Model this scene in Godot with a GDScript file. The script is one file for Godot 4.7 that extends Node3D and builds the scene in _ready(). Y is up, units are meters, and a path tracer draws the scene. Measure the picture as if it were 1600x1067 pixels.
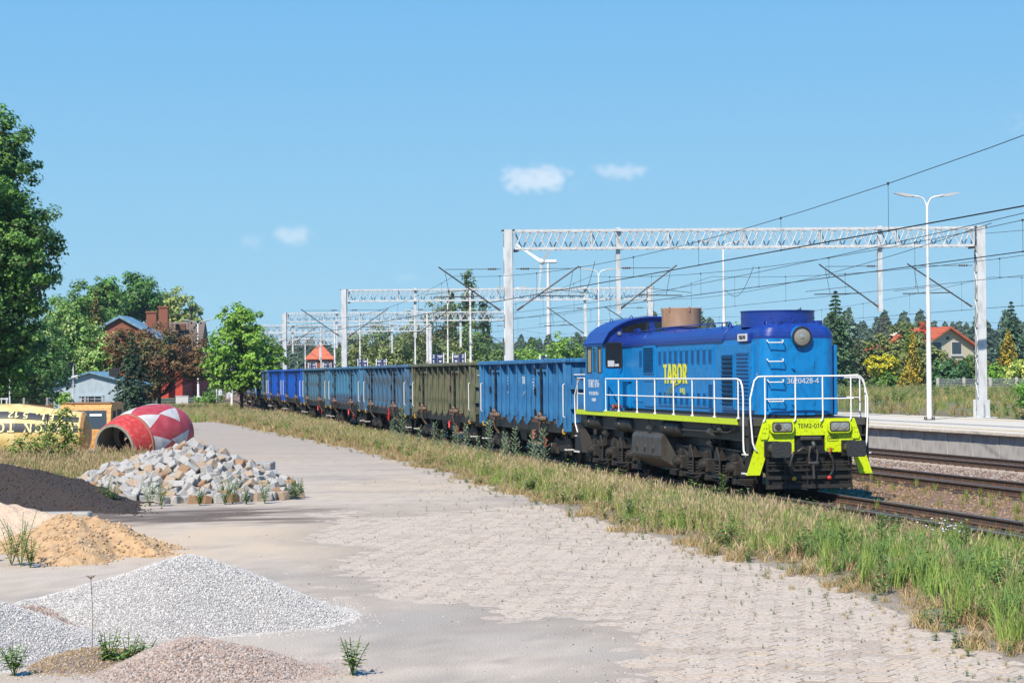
extends Node3D
# A freight train led by a blue and yellow diesel locomotive beside a builder's yard, on a clear early summer day.
# Rail top is y = 0; the train stands along z (away from the camera is -z); metres.

var rng := RandomNumberGenerator.new()
var M := {}          # materials by name
var used := {}       # how often a name was taken
var meshes := {}     # shared meshes by name

# ---------------------------------------------------------------- mesh collector
class B:
	var v := PackedVector3Array()
	var n := PackedVector3Array()
	var c := PackedColorArray()
	var uv := PackedVector2Array()
	var col := Color(1, 1, 1)

	func t3(a: Vector3, b: Vector3, d: Vector3, na: Vector3, nb: Vector3, nd: Vector3) -> void:
		if (d - a).cross(b - a).dot(na + nb + nd) < 0.0:
			v.append(a); v.append(d); v.append(b); n.append(na); n.append(nd); n.append(nb)
		else:
			v.append(a); v.append(b); v.append(d); n.append(na); n.append(nb); n.append(nd)
		c.append(col); c.append(col); c.append(col)

	func tri(a: Vector3, b: Vector3, d: Vector3, out := Vector3.ZERO) -> void:
		var g := (d - a).cross(b - a).normalized()
		if out != Vector3.ZERO and g.dot(out) < 0.0:
			g = -g
		t3(a, b, d, g, g, g)

	func quad(a: Vector3, b: Vector3, d: Vector3, e: Vector3, out := Vector3.ZERO) -> void:
		var g := (d - a).cross(b - e).normalized()
		if out != Vector3.ZERO and g.dot(out) < 0.0:
			g = -g
		t3(a, b, d, g, g, g)
		t3(a, d, e, g, g, g)

	func box(p: Vector3, s: Vector3, bs := Basis()) -> void:
		var h := s * 0.5
		var k := []
		for i in 8:
			k.append(p + bs * Vector3(h.x if i & 1 else -h.x, h.y if i & 2 else -h.y, h.z if i & 4 else -h.z))
		quad(k[1], k[3], k[7], k[5], bs.x); quad(k[0], k[4], k[6], k[2], -bs.x)
		quad(k[2], k[6], k[7], k[3], bs.y); quad(k[0], k[1], k[5], k[4], -bs.y)
		quad(k[4], k[5], k[7], k[6], bs.z); quad(k[0], k[2], k[3], k[1], -bs.z)

	# from corner to corner
	func bx(x0: float, x1: float, y0: float, y1: float, z0: float, z1: float) -> void:
		box(Vector3(x0 + x1, y0 + y1, z0 + z1) * 0.5, Vector3(absf(x1 - x0), absf(y1 - y0), absf(z1 - z0)))

	# a box with chamfered edges
	func cbox(p: Vector3, s: Vector3, e: float, bs := Basis()) -> void:
		var h := s * 0.5
		for ax in 3:
			var u := (ax + 1) % 3
			var w := (ax + 2) % 3
			for sg in [-1.0, 1.0]:
				var q := []
				for pr in [[-1, -1], [1, -1], [1, 1], [-1, 1]]:
					var d := Vector3.ZERO
					d[ax] = sg * h[ax]; d[u] = pr[0] * (h[u] - e); d[w] = pr[1] * (h[w] - e)
					q.append(p + bs * d)
				var o := Vector3.ZERO
				o[ax] = sg
				quad(q[0], q[1], q[2], q[3], bs * o)
			for su in [-1.0, 1.0]:
				for sw in [-1.0, 1.0]:
					var q2 := []
					for k in 4:
						var d2 := Vector3.ZERO
						d2[ax] = (h[ax] - e) * (1.0 if k == 1 or k == 2 else -1.0)
						d2[u] = su * (h[u] if k < 2 else h[u] - e)
						d2[w] = sw * (h[w] - e if k < 2 else h[w])
						q2.append(p + bs * d2)
					var o2 := Vector3.ZERO
					o2[u] = su; o2[w] = sw
					quad(q2[0], q2[1], q2[2], q2[3], bs * o2)
		for sx in [-1.0, 1.0]:
			for sy in [-1.0, 1.0]:
				for sz in [-1.0, 1.0]:
					var g := Vector3(sx, sy, sz)
					tri(p + bs * (g * Vector3(h.x, h.y - e, h.z - e)), p + bs * (g * Vector3(h.x - e, h.y, h.z - e)), p + bs * (g * Vector3(h.x - e, h.y - e, h.z)), bs * g)

	func cyl(a: Vector3, b: Vector3, r0: float, r1: float, seg := 10, caps := true) -> void:
		var ax := (b - a).normalized()
		var u := ax.cross(Vector3.UP if absf(ax.y) < 0.9 else Vector3.RIGHT).normalized()
		var w := ax.cross(u)
		for i in seg:
			var f0 := TAU * i / seg
			var f1 := TAU * (i + 1) / seg
			var d0 := u * cos(f0) + w * sin(f0)
			var d1 := u * cos(f1) + w * sin(f1)
			t3(a + d0 * r0, a + d1 * r0, b + d1 * r1, d0, d1, d1)
			t3(a + d0 * r0, b + d1 * r1, b + d0 * r1, d0, d1, d0)
			if caps:
				if r0 > 0.0:
					tri(a, a + d0 * r0, a + d1 * r0, -ax)
				if r1 > 0.0:
					tri(b, b + d0 * r1, b + d1 * r1, ax)

	func tube(pts: Array, r: float, seg := 6) -> void:
		var us := []
		var ws := []
		for i in pts.size():
			var d: Vector3 = (pts[mini(i + 1, pts.size() - 1)] - pts[maxi(i - 1, 0)]).normalized()
			var ref := Vector3.UP if absf(d.y) < 0.95 else Vector3.RIGHT
			if i > 0:
				ref = ws[i - 1]
				if absf(ref.dot(d)) > 0.95:
					ref = us[i - 1]
			var u := d.cross(ref).normalized()
			us.append(u); ws.append(u.cross(d).normalized())
		for i in pts.size() - 1:
			for k in seg:
				var f0 := TAU * k / seg
				var f1 := TAU * (k + 1) / seg
				var a0: Vector3 = us[i] * cos(f0) + ws[i] * sin(f0)
				var a1: Vector3 = us[i] * cos(f1) + ws[i] * sin(f1)
				var b0: Vector3 = us[i + 1] * cos(f0) + ws[i + 1] * sin(f0)
				var b1: Vector3 = us[i + 1] * cos(f1) + ws[i + 1] * sin(f1)
				t3(pts[i] + a0 * r, pts[i] + a1 * r, pts[i + 1] + b1 * r, a0, a1, b1)
				t3(pts[i] + a0 * r, pts[i + 1] + b1 * r, pts[i + 1] + b0 * r, a0, b1, b0)

	# profile of (radius, height) pairs turned round the y axis of xf
	func lathe(pf: Array, xf: Transform3D, seg := 24, from := 0.0, to := TAU) -> void:
		for j in pf.size() - 1:
			var p0: Vector2 = pf[j]
			var p1: Vector2 = pf[j + 1]
			var e := p1 - p0
			var m := Vector2(e.y, -e.x).normalized()
			for i in seg:
				var f0 := from + (to - from) * i / seg
				var f1 := from + (to - from) * (i + 1) / seg
				var a := Vector3(p0.x * cos(f0), p0.y, p0.x * sin(f0))
				var b := Vector3(p0.x * cos(f1), p0.y, p0.x * sin(f1))
				var d := Vector3(p1.x * cos(f1), p1.y, p1.x * sin(f1))
				var g := Vector3(p1.x * cos(f0), p1.y, p1.x * sin(f0))
				var n0 := (xf.basis * Vector3(m.x * cos(f0), m.y, m.x * sin(f0))).normalized()
				var n1 := (xf.basis * Vector3(m.x * cos(f1), m.y, m.x * sin(f1))).normalized()
				if p0.x > 1e-5:
					t3(xf * a, xf * b, xf * d, n0, n1, n1)
				if p1.x > 1e-5:
					t3(xf * a, xf * d, xf * g, n0, n1, n0)

	# flat polygon (x, y) pushed from z0 to z1 and placed by xf
	func prism(poly: PackedVector2Array, z0: float, z1: float, xf := Transform3D()) -> void:
		var idx := Geometry2D.triangulate_polygon(poly)
		for k in range(0, idx.size(), 3):
			for z in [z0, z1]:
				var q := []
				for j in 3:
					q.append(xf * Vector3(poly[idx[k + j]].x, poly[idx[k + j]].y, z))
				tri(q[0], q[1], q[2], xf.basis.z * (signf(z1 - z0) if z == z1 else -signf(z1 - z0)))
		var cw := Geometry2D.is_polygon_clockwise(poly)
		for i in poly.size():
			var p := poly[i]
			var q := poly[(i + 1) % poly.size()]
			var o := Vector3(q.y - p.y, p.x - q.x, 0) * (-1.0 if cw else 1.0)
			quad(xf * Vector3(p.x, p.y, z0), xf * Vector3(q.x, q.y, z0), xf * Vector3(q.x, q.y, z1), xf * Vector3(p.x, p.y, z1), xf.basis * o)

	func ball(p: Vector3, r: Vector3, seg := 10, rings := 6) -> void:
		for j in rings:
			for i in seg:
				var q := []
				var ns := []
				for kk in [[0, 0], [1, 0], [1, 1], [0, 1]]:
					var th = PI * (j + kk[1]) / rings
					var f = TAU * (i + kk[0]) / seg
					var d := Vector3(sin(th) * cos(f), cos(th), sin(th) * sin(f))
					q.append(p + d * r)
					ns.append((d / r).normalized())
				if j > 0:
					t3(q[0], q[1], q[2], ns[0], ns[1], ns[2])
				if j < rings - 1:
					t3(q[0], q[2], q[3], ns[0], ns[2], ns[3])

	# sheet over a grid of points, smooth
	func grid(pts: Array, nx: int, nz: int, cols = null, up := Vector3.UP, uvs = null) -> void:
		var nr := []
		nr.resize(nx * nz)
		for j in nz:
			for i in nx:
				var du: Vector3 = pts[j * nx + mini(i + 1, nx - 1)] - pts[j * nx + maxi(i - 1, 0)]
				var dv: Vector3 = pts[mini(j + 1, nz - 1) * nx + i] - pts[maxi(j - 1, 0) * nx + i]
				var g := du.cross(dv).normalized()
				nr[j * nx + i] = g if g.dot(up) >= 0.0 else -g
		for j in nz - 1:
			for i in nx - 1:
				var a := j * nx + i
				for f in [[a, a + 1, a + nx + 1], [a, a + nx + 1, a + nx]]:
					var k0 := v.size()
					t3(pts[f[0]], pts[f[1]], pts[f[2]], nr[f[0]], nr[f[1]], nr[f[2]])
					if cols != null or uvs != null:
						for w in 3:
							for x in 3:
								if v[k0 + w] == pts[f[x]]:
									if cols != null:
										c[k0 + w] = cols[f[x]]
									if uvs != null:
										if uv.size() < v.size():
											uv.resize(v.size())
										uv[k0 + w] = uvs[f[x]]
									break

	func mesh() -> ArrayMesh:
		var a := []
		a.resize(Mesh.ARRAY_MAX)
		a[Mesh.ARRAY_VERTEX] = v
		a[Mesh.ARRAY_NORMAL] = n
		a[Mesh.ARRAY_COLOR] = c
		if uv.size() == v.size():
			a[Mesh.ARRAY_TEX_UV] = uv
		var m := ArrayMesh.new()
		m.add_surface_from_arrays(Mesh.PRIMITIVE_TRIANGLES, a)
		return m

# ---------------------------------------------------------------- naming and parenting
func numbered(called: String) -> String:
	var k: int = used.get(called, 0)
	used[called] = k + 1
	return called if k == 0 else "%s_%03d" % [called, k]

func tag(o: Node, label := "", category := "", group := "", kind := "") -> Node:
	if label: o.set_meta("label", label)
	if category: o.set_meta("category", category)
	if group: o.set_meta("group", group)
	if kind: o.set_meta("kind", kind)
	return o

func thing(called: String, label: String, category: String, at := Vector3.ZERO, turn := 0.0, group := "") -> Node3D:
	var o := Node3D.new()
	o.name = numbered(called)
	add_child(o)
	o.position = at
	o.rotation.y = turn
	tag(o, label, category, group)
	return o

# one part (or a thing of one mesh when parent is the root)
func part(called: String, b, m: Material, parent: Node = self, label := "") -> MeshInstance3D:
	var o := MeshInstance3D.new()
	o.mesh = b.mesh() if b is B else b
	if m: o.set_surface_override_material(0, m)
	o.name = numbered(called) if parent == self else called
	parent.add_child(o, true)
	if label: o.set_meta("label", label)
	return o

func structure(called: String, b, m: Material, label := "") -> MeshInstance3D:
	var o := part(called, b, m)
	o.set_meta("kind", "structure")
	if label: o.set_meta("label", label)
	return o

func copy_of(src: Node3D, at: Vector3, turn := 0.0, label := "", group := "") -> Node3D:
	var base := src.name.rstrip("0123456789").trim_suffix("_") if src.name.substr(src.name.length() - 3).is_valid_int() else String(src.name)
	var o: Node3D = src.duplicate()
	o.name = numbered(base)
	add_child(o)
	o.position = at
	o.rotation.y = turn
	if label: o.set_meta("label", label)
	if group: o.set_meta("group", group)
	return o

func many(called: String, mesh: Mesh, m: Material, xfs: Array, cols, parent: Node = self) -> MultiMeshInstance3D:
	var mm := MultiMesh.new()
	mm.transform_format = MultiMesh.TRANSFORM_3D
	mm.use_colors = cols != null
	mm.mesh = mesh
	mm.instance_count = xfs.size()
	for i in xfs.size():
		mm.set_instance_transform(i, xfs[i])
		if cols != null:
			mm.set_instance_color(i, cols[i])
	var o := MultiMeshInstance3D.new()
	o.multimesh = mm
	o.material_override = m
	o.name = numbered(called) if parent == self else called
	parent.add_child(o, true)
	o.set_meta("kind", "stuff")
	return o

# ---------------------------------------------------------------- materials
func lin(r: float, g: float, b: float) -> Color:
	return Color(r, g, b).linear_to_srgb()

func noise_tex(freq: float, stops: Array, sd := 1, size := 512, oct := 5, kind := FastNoiseLite.TYPE_SIMPLEX_SMOOTH, gain := 0.5) -> NoiseTexture2D:
	var f := FastNoiseLite.new()
	f.noise_type = kind
	f.seed = sd
	f.frequency = freq
	f.fractal_octaves = oct
	f.fractal_gain = gain
	var g := Gradient.new()
	var offs := PackedFloat32Array()
	var cs := PackedColorArray()
	for s in stops:
		offs.append(s[0])
		cs.append(s[1].linear_to_srgb() if s[1] is Color else Color(s[1], s[1], s[1]).linear_to_srgb())
	g.offsets = offs
	g.colors = cs
	var t := NoiseTexture2D.new()
	t.width = size
	t.height = size
	t.seamless = true
	t.color_ramp = g
	t.noise = f
	return t

func bump_tex(freq: float, sd := 1, size := 512, oct := 4, kind := FastNoiseLite.TYPE_SIMPLEX_SMOOTH) -> NoiseTexture2D:
	var f := FastNoiseLite.new()
	f.noise_type = kind
	f.seed = sd
	f.frequency = freq
	f.fractal_octaves = oct
	var t := NoiseTexture2D.new()
	t.width = size
	t.height = size
	t.seamless = true
	t.noise = f
	return t

# colour is linear; tex multiplies it, mapped by metres
func mat(called: String, c: Color, rough := 0.8, metal := 0.0, tex: Texture2D = null, per_m := Vector3.ONE, bump: Texture2D = null, depth := 0.0, world := false) -> StandardMaterial3D:
	var m := StandardMaterial3D.new()
	m.resource_name = called
	m.albedo_color = Color(c.r * 0.74, c.g * 0.74, c.b * 0.74).linear_to_srgb()
	m.roughness = rough
	m.metallic = metal
	m.cull_mode = BaseMaterial3D.CULL_DISABLED
	if tex or bump:
		m.uv1_triplanar = true
		m.uv1_world_triplanar = world
		m.uv1_scale = per_m
	if tex:
		m.albedo_texture = tex
	if bump:
		m.heightmap_enabled = true
		m.heightmap_texture = bump
		m.heightmap_scale = depth
	M[called] = m
	return m

func rnd(a: float, b: float) -> float:
	return rng.randf_range(a, b)

# sideways drift of the line, which bends gently to the right far down the track
func drift(z: float) -> float:
	var t := maxf(0.0, -z - 50.0)
	return 0.5 * 0.0004 * t * t

func heading(z: float) -> float:
	return -0.0004 * maxf(0.0, -z - 50.0)

func _ready() -> void:
	rng.seed = 7
	set_view()
	make_materials()
	build_ground()
	build_tracks()
	build_platform()
	build_locomotive()
	build_wagons()
	build_gantries()
	build_wires()
	build_station_furniture()
	build_yard()
	build_left_background()
	build_right_background()
	build_middle_background()
	build_vegetation()

# ---------------------------------------------------------------- camera, sky, sun
func set_view() -> void:
	var cam := Camera3D.new()
	cam.name = "camera"
	add_child(cam)
	cam.position = Vector3(-16.55, 2.794, 43.23)
	cam.fov = 18.84
	cam.far = 6000.0
	cam.basis = Basis(Vector3.UP, -0.21755) * Basis(Vector3.RIGHT, 0.01588) * Basis(Vector3.BACK, -0.00866)
	cam.current = true

	var sun := DirectionalLight3D.new()
	sun.name = "sun"
	sun.light_energy = 1.6
	sun.light_color = Color(1.0, 0.95, 0.88)
	sun.light_angular_distance = 0.5
	sun.shadow_enabled = true
	add_child(sun)
	sun.look_at_from_position(Vector3(-1.65, 2.88, 2.1), Vector3.ZERO)

	var env := Environment.new()
	env.background_mode = Environment.BG_SKY
	env.tonemap_mode = Environment.TONE_MAPPER_LINEAR
	env.tonemap_exposure = 1.6
	env.sdfgi_enabled = true
	env.ssao_enabled = true
	env.ssil_enabled = true
	env.fog_enabled = true
	env.fog_density = 0.00012
	env.fog_light_color = Color(0.72, 0.85, 0.95)
	var sm := ProceduralSkyMaterial.new()
	sm.sky_horizon_color = lin(0.268, 0.458, 0.548)
	sm.sky_top_color = lin(0.0, 0.196, 0.545)
	sm.sky_curve = 0.16
	sm.ground_bottom_color = lin(0.12, 0.12, 0.09)
	sm.ground_horizon_color = lin(0.35, 0.42, 0.42)
	sm.sun_angle_max = 4.0
	sm.sky_cover = cloud_cover()
	sm.sky_cover_modulate = Color(1, 1, 1, 1)
	var sky := Sky.new()
	sky.sky_material = sm
	env.sky = sky
	var we := WorldEnvironment.new()
	we.name = "world_environment"
	we.environment = env
	add_child(we)

# a few small fair weather clouds: (azimuth right of -z, elevation, half width, half height, strength) in radians
func cloud_cover() -> ImageTexture:
	var w := 4096
	var h := 2048
	var im := Image.create(w, h, false, Image.FORMAT_RGBA8)
	im.fill(Color(0, 0, 0, 0))
	var f := FastNoiseLite.new()
	f.seed = 11
	f.frequency = 0.16
	f.fractal_octaves = 4
	var list := [[0.2200, 0.0965, 0.006, 0.0040, 0.8], [0.2225, 0.0935, 0.007, 0.0042, 0.85], [0.2325, 0.0955, 0.0095, 0.0052, 1.0], [0.2290, 0.0925, 0.013, 0.0032, 0.9],
		[0.2660, 0.0990, 0.006, 0.0028, 0.62], [0.2735, 0.0980, 0.007, 0.0030, 0.66], [0.1112, 0.0683, 0.0062, 0.0036, 0.62], [0.1070, 0.0690, 0.004, 0.003, 0.5],
		[0.0912, 0.0655, 0.004, 0.0022, 0.30], [0.1660, 0.0480, 0.005, 0.002, 0.16], [0.3300, 0.0600, 0.016, 0.003, 0.16], [0.4220, 0.0380, 0.012, 0.004, 0.15], [0.52, 0.115, 0.05, 0.008, 0.25], [-0.3, 0.16, 0.05, 0.012, 0.6], [-0.9, 0.12, 0.06, 0.012, 0.6], [1.4, 0.15, 0.07, 0.013, 0.6], [2.4, 0.2, 0.08, 0.015, 0.6]]
	for k in list:
		var cx: float = k[0] / TAU * w
		var cy: float = (0.5 - k[1] / PI) * h
		var rx: float = k[2] / TAU * w * 1.5
		var ry: float = k[3] / PI * h * 1.5
		for y in range(int(cy - ry * 1.6), int(cy + ry * 1.6) + 1):
			for x in range(int(cx - rx * 1.6), int(cx + rx * 1.6) + 1):
				var wob := f.get_noise_2d(x * 1.3, y * 2.2)
				var d := Vector2((x - cx) / rx, (y - cy) / ry * (1.0 if y < cy else 1.25)).length() + wob * 0.75
				var a: float = smoothstep(1.0, 0.35, d) * k[4]
				if a > 0.004:
					var px := posmod(x, w)
					var o := im.get_pixel(px, y)
					im.set_pixel(px, y, Color(0.54, 0.42, 0.30, maxf(a, o.a)))
	return ImageTexture.create_from_image(im)

# ---------------------------------------------------------------- materials
func make_materials() -> void:
	var grain := noise_tex(0.09, [[0.0, 0.82], [0.5, 0.95], [1.0, 1.0]], 3)
	var blotch := noise_tex(0.012, [[0.2, 0.72], [0.5, 0.92], [0.8, 1.0]], 5)
	var fine := bump_tex(0.12, 9)
	var lumps := bump_tex(0.03, 10)
	M.grain_tex = grain
	M.blotch_tex = blotch
	# locomotive
	var worn := noise_tex(0.02, [[0.25, 0.80], [0.5, 0.97], [0.7, 1.0]], 21)
	mat("loco blue", Color(0.002, 0.225, 0.60), 0.38, 0.0, worn, Vector3(0.5, 0.25, 0.5), fine, 0.02)
	mat("loco dark blue", Color(0.012, 0.045, 0.30), 0.36, 0.0, worn, Vector3(0.4, 0.4, 0.4), fine, 0.02)
	mat("signal yellow", Color(0.66, 0.85, 0.004), 0.42, 0.0, noise_tex(0.03, [[0.1, 0.55], [0.3, 0.93], [0.6, 1.0]], 22), Vector3(0.7, 0.7, 0.7), fine, 0.02)
	mat("running gear black", Color(0.030, 0.027, 0.024), 0.62, 0.0, noise_tex(0.03, [[0.2, Color(0.55, 0.5, 0.45)], [0.5, Color(0.8, 0.72, 0.66)], [0.8, Color(1, 0.95, 0.9)]], 23), Vector3(0.8, 0.8, 0.8), lumps, 0.4)
	mat("frame black", Color(0.014, 0.0135, 0.0135), 0.55, 0.0, blotch, Vector3(0.6, 0.6, 0.6))
	mat("steel grey", Color(0.085, 0.082, 0.078), 0.5, 0.3, blotch, Vector3(0.8, 0.8, 0.8))
	mat("buffer face", Color(0.055, 0.058, 0.062), 0.5, 0.2, noise_tex(0.02, [[0.3, 0.6], [0.6, 1.0]], 29), Vector3(1.5, 1.5, 1.5), lumps, 0.3)
	mat("tank grey", Color(0.085, 0.083, 0.078), 0.55, 0.1, noise_tex(0.015, [[0.25, Color(0.62, 0.55, 0.48)], [0.5, Color(0.9, 0.88, 0.86)], [0.8, Color(1, 1, 1)]], 24), Vector3(0.5, 0.2, 0.5))
	mat("white paint", Color(0.92, 0.92, 0.90), 0.45, 0.0, noise_tex(0.05, [[0.12, 0.6], [0.25, 0.95], [0.6, 1.0]], 25), Vector3(1.2, 1.2, 1.2))
	mat("white letters", Color(0.72, 0.74, 0.76), 0.6)
	mat("black letters", Color(0.02, 0.02, 0.02), 0.6)
	mat("yellow letters", Color(0.84, 0.80, 0.01), 0.5)
	mat("deck plate", Color(0.075, 0.070, 0.066), 0.8, 0.0, grain, Vector3(1.5, 1.5, 1.5))
	mat("dark glass", Color(0.018, 0.021, 0.024), 0.06)
	mat("rust brown", Color(0.40, 0.275, 0.20), 0.85, 0.1, noise_tex(0.01, [[0.2, Color(0.75, 0.68, 0.62)], [0.5, Color(0.85, 0.78, 0.7)], [0.8, Color(1.0, 1.0, 1.0)]], 26), Vector3(0.5, 0.15, 0.5), fine, 0.05)
	mat("red paint", Color(0.55, 0.025, 0.02), 0.45)
	mat("amber paint", Color(0.75, 0.42, 0.02), 0.5)
	mat("rubber", Color(0.018, 0.018, 0.02), 0.6)
	mat("lamp glass", Color(0.30, 0.30, 0.27), 0.08, 0.1)
	mat("lamp dark", Color(0.055, 0.048, 0.045), 0.15)
	mat("lamp silver", Color(0.65, 0.65, 0.62), 0.2, 0.7)
	mat("curtain", Color(0.34, 0.29, 0.19), 0.8)
	mat("paper", Color(0.55, 0.58, 0.6), 0.8)
	# wagons: paint that has chalked, darkened and rusted
	var sc := Vector3(0.34, 0.11, 0.34)
	mat("wagon azure", Color.WHITE, 0.55, 0.0, noise_tex(0.016, [[0.1, Color(0.022, 0.05, 0.10)], [0.26, Color(0.024, 0.145, 0.36)], [0.6, Color(0.032, 0.205, 0.46)], [1.0, Color(0.06, 0.24, 0.48)]], 31), sc, fine, 0.06)
	mat("wagon olive", Color.WHITE, 0.8, 0.0, noise_tex(0.018, [[0.14, Color(0.055, 0.040, 0.028)], [0.3, Color(0.085, 0.095, 0.060)], [0.55, Color(0.140, 0.160, 0.095)], [0.74, Color(0.16, 0.165, 0.11)], [0.84, Color(0.33, 0.21, 0.13)]], 32), sc, fine, 0.06)
	mat("wagon slate", Color.WHITE, 0.75, 0.0, noise_tex(0.02, [[0.12, Color(0.07, 0.042, 0.028)], [0.27, Color(0.055, 0.075, 0.09)], [0.5, Color(0.070, 0.165, 0.29)], [0.75, Color(0.045, 0.19, 0.38)], [0.92, Color(0.15, 0.18, 0.20)]], 33), sc, fine, 0.06)
	mat("wagon pale blue", Color.WHITE, 0.7, 0.0, noise_tex(0.015, [[0.1, Color(0.05, 0.05, 0.06)], [0.3, Color(0.055, 0.075, 0.125)], [0.42, Color(0.06, 0.10, 0.18)], [0.5, Color(0.05, 0.20, 0.36)], [0.8, Color(0.07, 0.26, 0.44)]], 34), sc, fine, 0.06)
	mat("wagon teal grey", Color.WHITE, 0.75, 0.0, noise_tex(0.02, [[0.15, Color(0.06, 0.05, 0.045)], [0.35, Color(0.085, 0.13, 0.16)], [0.6, Color(0.06, 0.20, 0.35)], [0.85, Color(0.08, 0.27, 0.46)]], 35), sc, fine, 0.06)
	mat("wagon royal blue", Color.WHITE, 0.5, 0.0, noise_tex(0.015, [[0.15, Color(0.004, 0.055, 0.25)], [0.4, Color(0.004, 0.10, 0.52)], [0.8, Color(0.006, 0.12, 0.58)]], 36), sc, fine, 0.05)
	mat("wagon inside rust", Color(0.16, 0.085, 0.05), 0.9, 0.0, blotch, Vector3(0.5, 0.5, 0.5))
	mat("dump latch", Color(0.24, 0.155, 0.11), 0.85, 0.0, blotch, Vector3(2, 2, 2))
	# line side
	mat("rail side", Color(0.115, 0.075, 0.052), 0.85, 0.1, noise_tex(0.03, [[0.2, 0.6], [0.6, 1.0]], 41), Vector3(0.6, 0.6, 0.6), fine, 0.05)
	mat("rail head", Color(0.34, 0.33, 0.32), 0.32, 0.75, grain, Vector3(0.5, 0.5, 0.5))
	mat("clip rust", Color(0.155, 0.072, 0.038), 0.9, 0.0, grain, Vector3(4, 4, 4))
	mat("concrete sleeper", Color(0.46, 0.39, 0.32), 0.9, 0.0, blotch, Vector3(0.9, 0.9, 0.9), fine, 0.1)
	mat("timber sleeper", Color(0.085, 0.060, 0.045), 0.95, 0.0, noise_tex(0.03, [[0.2, 0.55], [0.8, 1.0]], 42), Vector3(0.3, 2, 2), lumps, 0.5)
	mat("ballast", Color(0.37, 0.245, 0.165), 0.95, 0.0, noise_tex(0.11, [[0.15, Color(0.35, 0.30, 0.28)], [0.4, Color(0.72, 0.66, 0.62)], [0.7, Color(1.0, 0.95, 0.9)], [0.95, Color(1.25, 1.2, 1.15)]], 43, 1024, 3, FastNoiseLite.TYPE_CELLULAR), Vector3(0.30, 0.30, 0.30), bump_tex(0.08, 44, 1024, 3, FastNoiseLite.TYPE_CELLULAR), 4.0, true)
	var stone := mat("ballast stone", Color.WHITE, 0.95)
	stone.vertex_color_use_as_albedo = true
	mat("concrete pale", Color(0.50, 0.49, 0.47), 0.9, 0.0, noise_tex(0.012, [[0.2, Color(0.78, 0.76, 0.72)], [0.5, Color(0.93, 0.93, 0.93)], [0.8, Color(1, 1, 1)]], 45), Vector3(0.5, 0.2, 0.5), fine, 0.08)
	mat("platform slab", Color(0.68, 0.62, 0.52), 0.9, 0.0, noise_tex(0.03, [[0.2, 0.84], [0.6, 0.98], [0.9, 1.0]], 46), Vector3(0.4, 0.4, 0.4), fine, 0.08, true)
	mat("tactile yellow", Color(0.85, 0.60, 0.22), 0.85, 0.0, grain, Vector3(1, 1, 1))
	mat("asphalt grey", Color(0.33, 0.32, 0.30), 0.95, 0.0, blotch, Vector3(0.5, 0.5, 0.5), null, 0.0, true)
	mat("galvanised", Color(0.68, 0.72, 0.75), 0.5, 0.1, blotch, Vector3(0.5, 0.2, 0.5))
	mat("post white", Color(0.90, 0.91, 0.92), 0.4, 0.0, blotch, Vector3(0.4, 0.15, 0.4))
	mat("wire", Color(0.045, 0.045, 0.048), 0.6, 0.3)
	mat("insulator", Color(0.10, 0.045, 0.03), 0.3)
	mat("sign navy", Color(0.010, 0.030, 0.125), 0.5)
	mat("lamp head", Color(0.50, 0.52, 0.54), 0.45)
	# yard
	mat("paver", Color(0.61, 0.515, 0.425), 0.95, 0.0, noise_tex(0.03, [[0.22, Color(0.62, 0.59, 0.56)], [0.42, Color(0.88, 0.87, 0.85)], [0.65, Color(1, 1, 1)]], 51, 1024, 6, FastNoiseLite.TYPE_SIMPLEX_SMOOTH, 0.65), Vector3(0.4, 0.4, 0.4), bump_tex(0.2, 52), 0.15, true)
	M["paver"].vertex_color_use_as_albedo = true
	mat("granite grey", Color(0.50, 0.49, 0.475), 0.85, 0.0, noise_tex(0.045, [[0.2, Color(0.50, 0.50, 0.52)], [0.45, Color(0.88, 0.88, 0.88)], [0.8, Color(1.05, 1.05, 1.03)]], 53, 512, 3), Vector3(1.7, 1.7, 1.7), bump_tex(0.06, 54), 1.2, true)
	mat("granite tan", Color(0.50, 0.40, 0.30), 0.85, 0.0, noise_tex(0.045, [[0.2, Color(0.55, 0.48, 0.42)], [0.5, Color(0.92, 0.9, 0.88)], [0.8, Color(1.1, 1.1, 1.1)]], 55, 512, 3), Vector3(1.7, 1.7, 1.7), bump_tex(0.06, 54), 1.2, true)
	mat("granite ochre", Color(0.40, 0.25, 0.15), 0.85, 0.0, noise_tex(0.045, [[0.2, Color(0.6, 0.55, 0.5)], [0.5, Color(0.92, 0.9, 0.88)], [0.8, Color(1.1, 1.1, 1.1)]], 56, 512, 3), Vector3(1.7, 1.7, 1.7), bump_tex(0.06, 54), 1.2, true)
	mat("topsoil", Color(0.052, 0.036, 0.029), 1.0, 0.0, noise_tex(0.05, [[0.2, 0.5], [0.5, 0.85], [0.85, 1.25]], 57), Vector3(0.35, 0.35, 0.35), bump_tex(0.06, 58), 6.0, true)
	mat("pale sand", Color(0.64, 0.50, 0.375), 1.0, 0.0, noise_tex(0.03, [[0.2, Color(0.82, 0.78, 0.72)], [0.5, Color(0.96, 0.95, 0.93)], [0.8, Color(1.03, 1.03, 1.03)]], 59), Vector3(0.4, 0.4, 0.4), bump_tex(0.05, 60), 2.5, true)
	mat("orange sand", Color(0.54, 0.365, 0.205), 1.0, 0.0, noise_tex(0.025, [[0.2, Color(0.72, 0.66, 0.58)], [0.5, Color(0.95, 0.94, 0.92)], [0.8, Color(1.1, 1.12, 1.15)]], 61), Vector3(0.4, 0.4, 0.4), bump_tex(0.05, 60), 2.5, true)
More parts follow.
